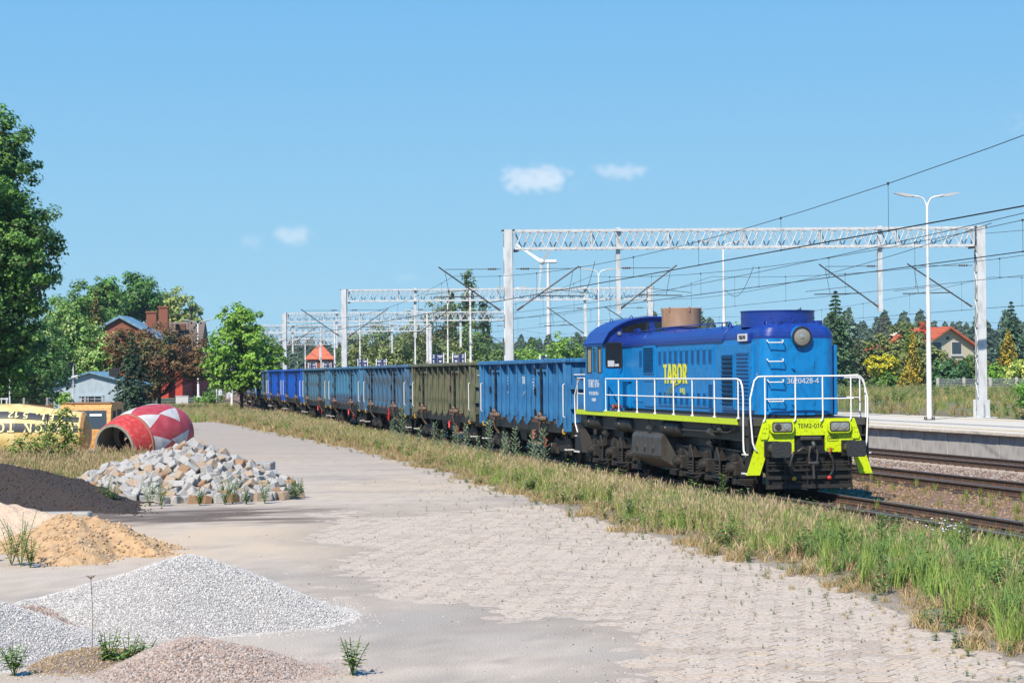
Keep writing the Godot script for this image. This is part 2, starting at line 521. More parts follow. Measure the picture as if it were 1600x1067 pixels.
	mat("white chippings", Color(0.60, 0.58, 0.56), 0.95, 0.0, noise_tex(0.2, [[0.2, 0.6], [0.5, 0.95], [0.8, 1.06]], 62, 512, 2), Vector3(1.0, 1.0, 1.0), bump_tex(0.2, 63, 512, 2), 3.0, true)
	mat("pink chippings", Color(0.40, 0.32, 0.28), 0.95, 0.0, noise_tex(0.2, [[0.2, 0.55], [0.5, 0.95], [0.8, 1.1]], 64, 512, 2), Vector3(1.0, 1.0, 1.0), bump_tex(0.2, 63, 512, 2), 3.0, true)
	mat("mixer red", Color.WHITE, 0.55, 0.0, noise_tex(0.012, [[0.2, Color(0.40, 0.036, 0.045)], [0.5, Color(0.52, 0.055, 0.065)], [0.75, Color(0.55, 0.09, 0.105)], [0.95, Color(0.60, 0.19, 0.20)]], 65), Vector3(0.4, 0.4, 0.4))
	mat("mixer lip red", Color.WHITE, 0.6, 0.0, noise_tex(0.02, [[0.2, Color(0.46, 0.035, 0.025)], [0.55, Color(0.60, 0.045, 0.035)], [0.85, Color(0.63, 0.2, 0.18)]], 66), Vector3(0.5, 0.5, 0.5))
	mat("mixer white", Color(0.68, 0.66, 0.65), 0.6, 0.0, blotch, Vector3(0.6, 0.6, 0.6))
	mat("cement crust", Color(0.40, 0.365, 0.31), 0.95, 0.0, blotch, Vector3(1, 1, 1), lumps, 2.0)
	mat("tank yellow", Color.WHITE, 0.5, 0.0, noise_tex(0.012, [[0.2, Color(0.64, 0.45, 0.15)], [0.5, Color(0.76, 0.60, 0.24)], [0.9, Color(0.80, 0.69, 0.36)]], 67), Vector3(0.3, 0.3, 0.3))
	mat("tank band", Color(0.028, 0.033, 0.045), 0.5)
	mat("tank letter", Color(0.84, 0.70, 0.33), 0.55)
	mat("cab orange", Color.WHITE, 0.6, 0.0, noise_tex(0.02, [[0.2, Color(0.50, 0.23, 0.07)], [0.5, Color(0.68, 0.35, 0.11)], [0.9, Color(0.74, 0.46, 0.18)]], 68), Vector3(0.5, 0.5, 0.5))
	mat("cab roof dusty", Color(0.42, 0.24, 0.135), 0.85, 0.0, noise_tex(0.05, [[0.3, Color(0.75, 0.7, 0.65)], [0.7, Color(1.0, 1.0, 1.0)]], 69), Vector3(0.8, 0.8, 0.8))
	mat("concrete block", Color(0.44, 0.43, 0.40), 0.95, 0.0, blotch, Vector3(0.7, 0.3, 0.7), fine, 0.2)
	mat("cone orange", Color(0.55, 0.16, 0.06), 0.6)
	# buildings
	mat("shed blue white", Color(0.43, 0.53, 0.61), 0.9, 0.0, noise_tex(0.012, [[0.2, 0.86], [0.6, 1.0]], 71), Vector3(0.25, 0.15, 0.25))
	mat("sheet blue", Color(0.20, 0.37, 0.50), 0.5, 0.1, blotch, Vector3(0.3, 0.3, 0.3))
	mat("brick red paint", Color(0.58, 0.060, 0.034), 0.85, 0.0, noise_tex(0.03, [[0.2, 0.7], [0.6, 1.0]], 72), Vector3(0.3, 0.3, 0.3))
	mat("brick", Color(0.30, 0.105, 0.062), 0.9, 0.0, noise_tex(0.06, [[0.2, 0.55], [0.5, 0.9], [0.85, 1.2]], 73), Vector3(0.5, 1.5, 0.5))
	mat("old roof tile", Color(0.20, 0.155, 0.13), 0.9, 0.0, noise_tex(0.05, [[0.2, 0.6], [0.5, 0.95], [0.85, 1.35]], 74), Vector3(0.4, 0.4, 0.4))
	mat("roof orange", Color(0.62, 0.145, 0.060), 0.75, 0.0, noise_tex(0.03, [[0.2, 0.8], [0.6, 1.0]], 75), Vector3(0.3, 0.3, 0.3))
	mat("house cream", Color(0.60, 0.54, 0.41), 0.9)
	mat("window blue grey", Color(0.055, 0.075, 0.095), 0.15)
	mat("window frame", Color(0.68, 0.68, 0.68), 0.5)
	mat("old timber", Color(0.17, 0.14, 0.115), 0.9, 0.0, noise_tex(0.02, [[0.2, 0.6], [0.8, 1.0]], 76), Vector3(3, 0.3, 3))
	# plants
	var leaf := mat("leaf", Color.WHITE, 0.55)
	leaf.albedo_color = Color.WHITE
	leaf.vertex_color_use_as_albedo = true
	leaf.backlight_enabled = true
	leaf.backlight = Color(0.62, 0.70, 0.42)
	var needle := mat("needle", Color.WHITE, 0.7)
	needle.albedo_color = Color.WHITE
	needle.vertex_color_use_as_albedo = true
	var blade := mat("grass blade", Color.WHITE, 0.7)
	blade.albedo_color = Color(0.93, 0.93, 0.93)
	blade.vertex_color_use_as_albedo = true
	blade.backlight_enabled = true
	blade.backlight = Color(0.5, 0.52, 0.36)
	mat("bark", Color(0.055, 0.042, 0.032), 0.95, 0.0, noise_tex(0.03, [[0.2, 0.5], [0.8, 1.0]], 77), Vector3(2, 0.5, 2), lumps, 1.0)
	mat("bare twig", Color(0.20, 0.15, 0.12), 0.9)

# ---------------------------------------------------------------- ground, yard, verge
const EDGE := [[40.0, -8.2], [23.6, -6.85], [14.75, -5.5], [5.0, -5.55], [-8.4, -5.15], [-22.0, -4.5], [-35.0, -4.3], [-63.0, -4.9], [-105.0, -5.8], [-130.0, -7.0], [-400.0, -9.0]]

func edge_x(z: float) -> float:
	for i in EDGE.size() - 1:
		if z <= EDGE[i][0] and z >= EDGE[i + 1][0]:
			var t: float = (EDGE[i][0] - z) / (EDGE[i][0] - EDGE[i + 1][0])
			return lerpf(EDGE[i][1], EDGE[i + 1][1], t)
	return -8.2

func noise(sd: int, freq: float, oct := 3) -> FastNoiseLite:
	var f := FastNoiseLite.new()
	f.seed = sd
	f.frequency = freq
	f.fractal_octaves = oct
	return f

# how far a point lies in front of the camera and whether it is in the frame (used only to choose which pavers are their own objects)
func view_depth(p: Vector3) -> float:
	var d := p - Vector3(-16.55, 2.794, 43.23)
	var f := Vector3(sin(0.21755), 0.0, -cos(0.21755))
	var r := Vector3(cos(0.21755), 0.0, sin(0.21755))
	var z := d.dot(f)
	if z < 19.0 or absf(d.dot(r)) > z * 0.252 or d.y / z < -0.151:
		return -1.0
	return z

func build_ground() -> void:
	var b := B.new()
	b.quad(Vector3(-900, -0.36, 200), Vector3(1500, -0.36, 200), Vector3(1500, -0.36, -4000), Vector3(-900, -0.36, -4000), Vector3.UP)
	mat("meadow", Color(0.115, 0.125, 0.05), 1.0, 0.0, noise_tex(0.02, [[0.2, Color(0.6, 0.65, 0.5)], [0.5, Color(0.9, 0.9, 0.8)], [0.8, Color(1.0, 0.95, 0.85)]], 81), Vector3(0.05, 0.05, 0.05), null, 0.0, true)
	structure("ground", b, M["meadow"], "flat dry green ground round the station")

	# the yard: compacted dust and sand over the pavers
	var f1 := noise(4, 0.05, 4)
	var f2 := noise(5, 0.35, 4)
	var f3 := noise(6, 0.9, 3)
	var x0 := -24.0
	var nx := 70
	var nz := 420
	var pts := []
	var cols := []
	for j in nz:
		var z := 32.0 - j * 0.36
		for i in nx:
			var ex := edge_x(z) + 0.35 + f2.get_noise_2d(z * 3.0, 3.0) * 0.5
			var x := lerpf(x0, ex, pow(float(i) / (nx - 1), 0.85))
			# paved and swept towards the verge in front, dust covered elsewhere
			var swept := clampf((x + 12.6 + f1.get_noise_2d(x, z) * 4.0) * 0.5, 0.0, 1.0) * clampf((z + 6.0 + f1.get_noise_2d(z, x) * 12.0) * 0.12, 0.0, 1.0)
			var y := lerpf(-0.238, -0.2565, swept) + f3.get_noise_2d(x, z) * lerpf(0.006, 0.0040, swept) + f2.get_noise_2d(x, z) * 0.003
			pts.append(Vector3(x, y, z))
			var c := Color(0.58, 0.495, 0.405)
			var g := f2.get_noise_2d(x * 0.5 + 40.0, z * 0.5)
			c = c.lerp(Color(0.43, 0.375, 0.32), clampf(g * 1.8, 0.0, 0.85))
			c = c.lerp(Color(0.62, 0.50, 0.37), clampf(-f1.get_noise_2d(x * 2.0, z + 90.0) * 1.8, 0.0, 0.7))
			var st := f2.get_noise_2d(x * 0.35 + 200.0, z * 1.6)
			c = c.lerp(Color(0.42, 0.36, 0.31), clampf(st * 1.5 - 0.15, 0.0, 0.6))
			c = c * (1.0 + f3.get_noise_2d(x * 3.0, z * 3.0) * 0.22)
			# spilt sand round the heaps, and a trampled band of topsoil
			var sandy := clampf(1.2 - absf(z - 4.5) * 0.20, 0.0, 1.0) * clampf((-9.5 - x) * 0.28 + 0.2, 0.0, 1.0)
			c = c.lerp(Color(0.70, 0.55, 0.39), clampf(sandy * (0.8 + f2.get_noise_2d(x * 1.4, z * 0.6) * 1.2), 0.0, 0.85))
			var soil := clampf(1.35 - absf(z + 2.0 + (x + 12.0) * 0.12) * 0.34, 0.0, 1.0) * clampf((-9.0 - x) * 0.40, 0.0, 1.0)
			soil = clampf(soil * (1.0 + f2.get_noise_2d(x * 0.7, z * 3.0) * 1.5), 0.0, 1.0)
			c = c.lerp(Color(0.115, 0.078, 0.058), smoothstep(0.25, 0.9, soil) * 0.9)
			c = c.lerp(Color(0.43, 0.37, 0.32), clampf((-z - 12.0) * 0.02, 0.0, 0.75))
			# the joints between the bare pavers hold dark grit
			c = c.lerp(Color(0.38, 0.32, 0.26), swept * 0.9)
			if z > 15.0:
				c = c.lerp(Color(0.47, 0.435, 0.385), clampf(f2.get_noise_2d(x * 0.6 - 70.0, z * 0.6) * 1.6, 0.0, 0.4))
			cols.append(c)
	b = B.new()
	b.grid(pts, nx, nz, cols)
	var dust := mat("yard dust", Color.WHITE, 1.0, 0.0, noise_tex(0.07, [[0.22, 0.55], [0.42, 0.86], [0.6, 0.97], [0.8, 1.0]], 82, 1024, 6, FastNoiseLite.TYPE_SIMPLEX_SMOOTH, 0.7), Vector3(0.45, 0.45, 0.45), bump_tex(0.12, 83), 0.6, true)
	dust.vertex_color_use_as_albedo = true
	var yard := structure("yard_pavement", b, dust, "dusty yard of hexagonal concrete pavers with sand trodden over it")

	# hexagonal concrete pavers, flat to flat 0.35 m
	var hexes := []
	for k in 5:
		var hb := B.new()
		hb.col = Color(1, 1, 1) * [0.84, 0.93, 1.0, 1.05, 1.10][k]
		hb.col = hb.col * [Color(1, 0.98, 0.96), Color(1, 1, 1), Color(1.02, 0.97, 0.92), Color(1, 1, 1.02), Color(1.03, 0.99, 0.95)][k]
		hexagon(hb, Transform3D())
		hexes.append(hb.mesh())
	var spots := []
	var rot := Basis(Vector3.UP, -0.36)
	for a in range(-90, 90):
		for q in range(-90, 90):
			var lp := Vector3(a * 0.306, 0.0, (q + 0.5 * (a & 1)) * 0.3535)
			var p := Vector3(-10.0, -0.25, 6.0) + rot * lp
			if p.x > edge_x(p.z) + 0.15 + f2.get_noise_2d(p.z * 2.0, 8.0) * 0.5 or p.z < -13.0 or p.x < -16.0:
				continue
			var dep := view_depth(p)
			if dep < 0.0:
				continue
			spots.append([dep, p])
	spots.sort_custom(func(u, w): return u[0] < w[0])
	var rest := B.new()
	for i in spots.size():
		var p: Vector3 = spots[i][1]
		p.y += rnd(-0.003, 0.003)
		var xf := Transform3D(rot * Basis(Vector3(rnd(-1, 1), 0, rnd(-1, 1)).normalized(), rnd(0.0, 0.008)), p)
		if i < 290:
			var o := part("paver", hexes[rng.randi() % 5], M["paver"], yard)
			o.transform = xf
		else:
			rest.col = Color(1, 1, 1) * rnd(0.84, 1.1)
			hexagon(rest, xf)
	var far := part("far_pavers", rest, M["paver"], yard)
	far.set_meta("kind", "stuff")

	# the verge between yard and line
	pts = []
	cols = []
	nx = 16
	nz = 260
	for j in nz:
		var z := 34.0 - j * 0.9
		for i in nx:
			var t := float(i) / (nx - 1)
			var x := lerpf(edge_x(z) - 0.6, -1.55 + drift(z), t)
			var y := lerpf(-0.262, -0.20, smoothstep(0.0, 0.35, t)) + f2.get_noise_2d(x * 2.0, z * 2.0) * 0.02 * t
			if i == 0:
				y = -0.30
			pts.append(Vector3(x, y, z))
			var c := Color(0.29, 0.215, 0.145).lerp(Color(0.17, 0.15, 0.075), clampf(f1.get_noise_2d(x * 3.0, z * 2.0) * 1.5 + 0.5, 0.0, 1.0))
			cols.append(c.lerp(Color(0.50, 0.425, 0.345), 1.0 - smoothstep(0.05, 0.32, t)))
	b = B.new()
	b.grid(pts, nx, nz, cols)
	var litter := mat("verge litter", Color.WHITE, 1.0, 0.0, noise_tex(0.09, [[0.15, 0.45], [0.5, 0.9], [0.8, 1.0]], 84), Vector3(0.6, 0.6, 0.6), bump_tex(0.1, 85), 3.0, true)
	litter.vertex_color_use_as_albedo = true
	structure("verge_soil", b, litter, "dry soil strip under the tall grass beside the line")

	# ballast bed under the three tracks
	pts = []
	nx = 40
	nz = 200
	for j in nz:
		var z := 45.0 - j * 2.2
		for i in nx:
			var x := -2.0 + i * (15.75 / (nx - 1))
			var y := -0.215 + f3.get_noise_2d(x, z) * 0.02
			if i == 0:
				y = -0.33
			pts.append(Vector3(x + drift(z), y, z))
	b = B.new()
	b.grid(pts, nx, nz)
	var bed := structure("track_bed", b, M["ballast"], "brown stone ballast between the tracks")
	# loose stones and dead plant bits lying on it where the camera sees it
	var sb := B.new()
	sb.cbox(Vector3.ZERO, Vector3(0.06, 0.045, 0.05), 0.013)
	var xfs := []
	var sc := []
	for k in 26000:
		var z := 16.0 - pow(rnd(0, 1), 1.2) * 62.0
		var x := rnd(0.9, 13.3)
		if k % 4 == 0:
			x = rnd(7.4, 10.25)
		elif x > 10.3 and k % 3:
			continue
		var s := rnd(0.5, 1.25)
		var bs := Basis(Vector3(rnd(-1, 1), rnd(-1, 1), rnd(-1, 1)).normalized(), rnd(0, TAU)).scaled(Vector3(s, s * rnd(0.7, 1.0), s))
		xfs.append(Transform3D(bs, Vector3(x, -0.205 + rnd(-0.012, 0.012), z)))
		var g := rnd(0.5, 1.15)
		var tint := Color(0.36, 0.245, 0.165) if x < 5.4 or rnd(0, 1) < 0.3 else Color(0.36, 0.295, 0.255)
		if x < 5.2 and rnd(0, 1) < 0.14:
			tint = Color(0.25, 0.20, 0.06)
		if x > 7.2 and rnd(0, 1) < 0.2:
			tint = Color(0.50, 0.44, 0.40)
		sc.append(tint * g)
	var st := many("ballast_stones", sb.mesh(), M["ballast stone"], xfs, sc, bed)
	st.set_meta("label", "loose brown ballast stones")

func hexagon(b: B, xf: Transform3D) -> void:
	var r := 0.191
	var e := 0.004
	var top := []
	var mid := []
	var low := []
	for i in 6:
		var d := Vector3(cos(i * PI / 3), 0, sin(i * PI / 3))
		top.append(xf * (d * (r - e)))
		mid.append(xf * (d * r + Vector3(0, -0.003, 0)))
		low.append(xf * (d * r + Vector3(0, -0.06, 0)))
	for i in 6:
		var k := (i + 1) % 6
		var o: Vector3 = (mid[i] + mid[k]) * 0.5 - xf.origin
		b.tri(xf.origin, top[i], top[k], Vector3.UP)
		b.quad(top[i], top[k], mid[k], mid[i], o + Vector3(0, 0.3, 0))
		b.quad(mid[i], mid[k], low[k], low[i], o)

# ---------------------------------------------------------------- tracks and platform
func rail_mesh(x: float, z0: float, z1: float, head := false) -> B:
	var b := B.new()
	var pf: PackedVector2Array
	if head:
		pf = PackedVector2Array([Vector2(-0.030, -0.004), Vector2(0.030, -0.004), Vector2(0.026, 0.002), Vector2(-0.026, 0.002)])
	else:
		pf = PackedVector2Array([Vector2(-0.075, -0.172), Vector2(0.075, -0.172), Vector2(0.075, -0.160), Vector2(0.011, -0.140), Vector2(0.010, -0.048), Vector2(0.036, -0.036), Vector2(0.036, -0.006), Vector2(0.028, -0.001), Vector2(-0.028, -0.001), Vector2(-0.036, -0.006), Vector2(-0.036, -0.036), Vector2(-0.010, -0.048), Vector2(-0.011, -0.140), Vector2(-0.075, -0.160)])
	var z := z0
	while z > z1:
		var zn := maxf(z1, z - 8.0)
		var xa := x + drift(z)
		var xb := x + drift(zn)
		for i in pf.size():
			var p := pf[i]
			var q := pf[(i + 1) % pf.size()]
			b.quad(Vector3(xa + p.x, p.y, z), Vector3(xa + q.x, q.y, z), Vector3(xb + q.x, q.y, zn), Vector3(xb + p.x, p.y, zn), Vector3(q.y - p.y, p.x - q.x, 0))
		z = zn
	return b

func build_tracks() -> void:
	var data := [[0.0, "timber", "rusty single track the blue locomotive stands on"], [6.1, "timber", "old track with dark timber sleepers between train and platform track"], [11.65, "concrete", "track with pale concrete sleepers along the platform wall"], [25.2, "concrete", "track beyond the platform"]]
	for k in 4:
		var cx: float = data[k][0]
		var t := Node3D.new()
		t.name = numbered("railway_track")
		add_child(t)
		tag(t, data[k][2], "", "", "structure")
		for s in [-1, 1]:
			var r := part("rail", rail_mesh(cx + s * 0.7535, 42.0, -420.0), M["rail side"], t)
			part("running_surface", rail_mesh(cx + s * 0.7535, 42.0, -420.0, true), M["rail head"], r)
		if k == 3:
			continue
		var slm := B.new()
		if data[k][1] == "timber":
			slm.cbox(Vector3(0, -0.07, 0), Vector3(2.6, 0.14, 0.25), 0.012)
		else:
			slm.prism(PackedVector2Array([Vector2(-0.15, -0.16), Vector2(0.15, -0.16), Vector2(0.105, -0.012), Vector2(0.09, 0.0), Vector2(-0.09, 0.0), Vector2(-0.105, -0.012)]), -1.3, 1.3, Transform3D(Basis(Vector3.UP, PI / 2), Vector3.ZERO))
		var sm := slm.mesh()
		var fx := B.new()
		var z := 18.0 if k == 0 else 12.0
		while z > (-18.0 if k == 0 else -46.0):
			var o := part("sleeper", sm, M["timber sleeper" if data[k][1] == "timber" else "concrete sleeper"], t)
			o.position = Vector3(cx + rnd(-0.02, 0.02), -0.172 + rnd(-0.004, 0.0), z)
			o.rotation.y = rnd(-0.02, 0.02) if k < 2 else 0.0
			for s in [-1, 1]:
				for e in [-1, 1]:
					var p := Vector3(cx + s * 0.7535 + e * 0.115, -0.15, z)
					fx.cbox(p, Vector3(0.09, 0.045, 0.12), 0.01)
					fx.cyl(p + Vector3(0, 0.02, 0), p + Vector3(0, 0.075 if k < 2 else 0.05, 0), 0.022, 0.018, 6)
			z -= 0.62 if k < 2 else 0.6
		part("rail_fastenings", fx, M["clip rust"], t).set_meta("kind", "stuff")
	# the stock rail and check rail of a disused turnout lying inside the second track
	var ck := part("rail", rail_mesh(6.1 - 0.7535 + 0.32, 42.0, -60.0), M["rail side"], get_node("railway_track_001"), "rusty inner guard rail")
	ck.position = Vector3(0, -0.012, 0)

func build_platform() -> void:
	var p := Node3D.new()
	p.name = numbered("platform")
	add_child(p)
	tag(p, "pale concrete island platform with overhanging edge slabs", "", "", "structure")
	var zs := []
	var z := 20.0
	while z > -330.0:
		zs.append(z)
		z -= 10.0
	var body := B.new()
	var deck := B.new()
	var strips := [B.new(), B.new()]
	for i in zs.size() - 1:
		var a: float = zs[i]
		var c: float = zs[i + 1]
		var da := drift(a)
		var dc := drift(c)
		for q in [[deck, 13.86, 21.7, 0.757], [strips[0], 14.35, 14.62, 0.764], [strips[1], 20.4, 20.67, 0.764]]:
			q[0].quad(Vector3(q[1] + da, q[3], a), Vector3(q[2] + da, q[3], a), Vector3(q[2] + dc, q[3], c), Vector3(q[1] + dc, q[3], c), Vector3.UP)
		body.quad(Vector3(13.60 + da, -0.4, a), Vector3(13.60 + da, 0.66, a), Vector3(13.60 + dc, 0.66, c), Vector3(13.60 + dc, -0.4, c), Vector3.LEFT)
		body.quad(Vector3(21.7 + da, -0.4, a), Vector3(21.7 + da, 0.757, a), Vector3(21.7 + dc, 0.757, c), Vector3(21.7 + dc, -0.4, c), Vector3.RIGHT)
	part("paved_deck", deck, M["platform slab"], p)
	part("core", body, M["asphalt grey"], p)
	for s in strips:
		part("tactile_strip", s, M["tactile yellow"], p)
	var mid := B.new()
	mid.bx(16.4, 17.0, 0.745, 0.762, -100.0, 15.0)
	part("drain_strip", mid, M["asphalt grey"], p)
	# wall panels and edge slabs one by one as far as they can be told apart
	var wp := B.new()
	wp.cbox(Vector3(0, 0.13, 0), Vector3(0.10, 1.06, 1.96), 0.012)
	var wm := wp.mesh()
	var es := B.new()
	es.cbox(Vector3(0.2, 0.71, 0), Vector3(0.62, 0.112, 0.988), 0.012)
	es.cbox(Vector3(-0.112, 0.70, 0.2), Vector3(0.006, 0.03, 0.2), 0.001)
	var em := es.mesh()
	z = 0.0
	while z > -78.0:
		var o := part("wall_panel", wm, M["concrete pale"], p)
		o.position = Vector3(13.545 + rnd(-0.004, 0.004) + drift(z), 0, z)
		z -= 2.0
	z = 0.5
	while z > -78.0:
		var o2 := part("edge_slab", em, M["platform slab"], p)
		o2.position = Vector3(13.42 + rnd(-0.006, 0.006) + drift(z), rnd(-0.003, 0.003), z)
		z -= 1.0
	# the raised ground behind the platform
	var f := noise(31, 0.05, 4)
	var pts := []
	var cols := []
	for j in 90:
		var zz := 30.0 - j * 5.0
		for i in 60:
			var x := 21.75 + pow(i / 59.0, 1.7) * 220.0
			var y := 0.25 + smoothstep(0.0, 12.0, x - 28.0) * 0.5 + f.get_noise_2d(x, zz) * 0.35 * smoothstep(27.0, 40.0, x)
			pts.append(Vector3(x + drift(zz), y, zz))
			var c := Color(0.13, 0.18, 0.05).lerp(Color(0.28, 0.25, 0.11), clampf(f.get_noise_2d(x * 2.0, zz * 2.0) * 1.6 + 0.35, 0.0, 1.0))
			c = c.lerp(Color(0.21, 0.155, 0.115), clampf((36.0 - x + f.get_noise_2d(x * 4.0, zz * 4.0) * 14.0) * 0.2, 0.0, 1.0))
			cols.append(c)
	var b := B.new()
	b.grid(pts, 60, 90, cols)
	var fm := mat("field", Color.WHITE, 1.0, 0.0, noise_tex(0.05, [[0.2, 0.6], [0.5, 0.92], [0.8, 1.0]], 86), Vector3(0.12, 0.12, 0.12), bump_tex(0.05, 87), 8.0, true)
	fm.vertex_color_use_as_albedo = true
	structure("field", b, fm, "rough grassy ground behind the platform")

# ---------------------------------------------------------------- locomotive
func rr(w: float, h: float, r: float, seg := 4) -> PackedVector2Array:
	var p := PackedVector2Array()
	for k in 4:
		var c: Vector2 = [Vector2(w / 2 - r, h / 2 - r), Vector2(-w / 2 + r, h / 2 - r), Vector2(-w / 2 + r, -h / 2 + r), Vector2(w / 2 - r, -h / 2 + r)][k]
		for i in seg + 1:
			var f := PI / 2 * k + PI / 2 * i / seg
			p.append(c + Vector2(cos(f), sin(f)) * r)
	return p

func text_part(words: String, called: String, size: float, m: Material, parent: Node, xf: Transform3D, bold := true, squeeze := 1.0) -> void:
	var t := TextMesh.new()
	t.text = words
	var f := SystemFont.new()
	f.font_names = PackedStringArray(["Droid Sans"])
	f.font_weight = 700 if bold else 400
	t.font = f
	t.font_size = 64
	t.pixel_size = size / 64.0
	t.depth = 0.006
	var o := MeshInstance3D.new()
	o.mesh = t
	o.set_surface_override_material(0, m)
	o.name = called
	parent.add_child(o, true)
	o.transform = xf * Transform3D(Basis().scaled(Vector3(squeeze, 1, 1)), Vector3.ZERO)

# basis for lettering on a wall that faces -x, seen from the left: reading direction runs towards +z
func facing_left() -> Basis:
	return Basis(Vector3(0, 0, 1), Vector3(0, 1, 0), Vector3(-1, 0, 0))

# plan of the bonnet: open at the cab end, rounded at the front
func bonnet_line(w: float, zf: float, zb: float, r: float) -> Array:
	var p := [Vector2(-w, zb)]
	for i in 9:
		var f := PI + (-PI / 2) * i / 8.0
		p.append(Vector2(-w + r + cos(f) * r, zf - r + sin(f) * r))
	for i in 9:
		var f := PI / 2 - PI / 2 * i / 8.0
		p.append(Vector2(w - r + cos(f) * r, zf - r + sin(f) * r))
	p.append(Vector2(w, zb))
	return p

func wall_of(b: B, line: Array, y0: float, y1: float, inset := 0.0, r2 = null) -> void:
	var l2: Array = r2 if r2 != null else line
	var n0 := []
	for i in line.size():
		var a: Vector2 = line[maxi(i - 1, 0)]
		var c: Vector2 = line[mini(i + 1, line.size() - 1)]
		var d := (c - a).normalized()
		n0.append(Vector3(-d.y, inset, d.x).normalized())
	for i in line.size() - 1:
		var p: Vector2 = line[i]
		var q: Vector2 = line[i + 1]
		var p2: Vector2 = l2[i]
		var q2: Vector2 = l2[i + 1]
		b.t3(Vector3(p.x, y0, p.y), Vector3(q.x, y0, q.y), Vector3(q2.x, y1, q2.y), n0[i], n0[i + 1], n0[i + 1])
		b.t3(Vector3(p.x, y0, p.y), Vector3(q2.x, y1, q2.y), Vector3(p2.x, y1, p2.y), n0[i], n0[i + 1], n0[i])

# slats over a dark recess on the left (side -1) or right wall at x
func louvre(x: float, side: float, z0: float, z1: float, y0: float, y1: float, count: int, parent: Node, m: Material, called := "louvre", reach := 0.03) -> void:
	var small := reach < 0.025
	var fr := B.new()
	var t := 0.010 if small else 0.025
	var xs := x + side * (0.0 if small else 0.012)
	fr.bx(x, xs + side * 0.012, y0 - t, y0, z0 - t, z1 + t)
	fr.bx(x, xs + side * 0.012, y1, y1 + t, z0 - t, z1 + t)
	fr.bx(x, xs + side * 0.012, y0, y1, z0 - t, z0)
	fr.bx(x, xs + side * 0.012, y0, y1, z1, z1 + t)
	var o := part(called, fr, m, parent)
	var bk := B.new()
	bk.bx(x, x + side * 0.004, y0, y1, z0, z1)
	part("recess", bk, m if small else M["frame black"], o)
	var sl := B.new()
	var h := (y1 - y0) / count
	for i in count:
		var y := y0 + h * (i + 0.5)
		var ang := -side * 0.75
		sl.box(Vector3(x + side * (0.006 + reach * 0.5), y, (z0 + z1) * 0.5), Vector3(0.006, minf(h * (0.8 if small else 1.0), 0.08), absf(z1 - z0)), Basis(Vector3(0, 0, 1), ang if not small else ang * 0.8))
	part("slats", sl, m, o)

func wheel_mesh(r: float) -> ArrayMesh:
	var key := "wheel%.2f" % r
	if not meshes.has(key):
		var b := B.new()
		b.lathe([Vector2(0.0, -0.07), Vector2(r * 0.25, -0.07), Vector2(r * 0.3, -0.035), Vector2(r * 0.8, -0.03), Vector2(r * 0.86, -0.065), Vector2(r, -0.065), Vector2(r, 0.05), Vector2(r + 0.03, 0.052), Vector2(r + 0.03, 0.075), Vector2(r * 0.86, 0.075), Vector2(r * 0.8, 0.03), Vector2(0.0, 0.04)], Transform3D(Basis(Vector3(0, 0, 1), PI / 2).scaled(Vector3(-1, 1, 1)), Vector3.ZERO), 28)
		meshes[key] = b.mesh()
	return meshes[key]

func coil(b: B, p: Vector3, r: float, h: float, turns: int, wire: float) -> void:
	var pts := []
	for i in turns * 10 + 1:
		var f := TAU * i / 10.0
		pts.append(p + Vector3(cos(f) * r, h * i / (turns * 10.0), sin(f) * r))
	b.tube(pts, wire, 5)

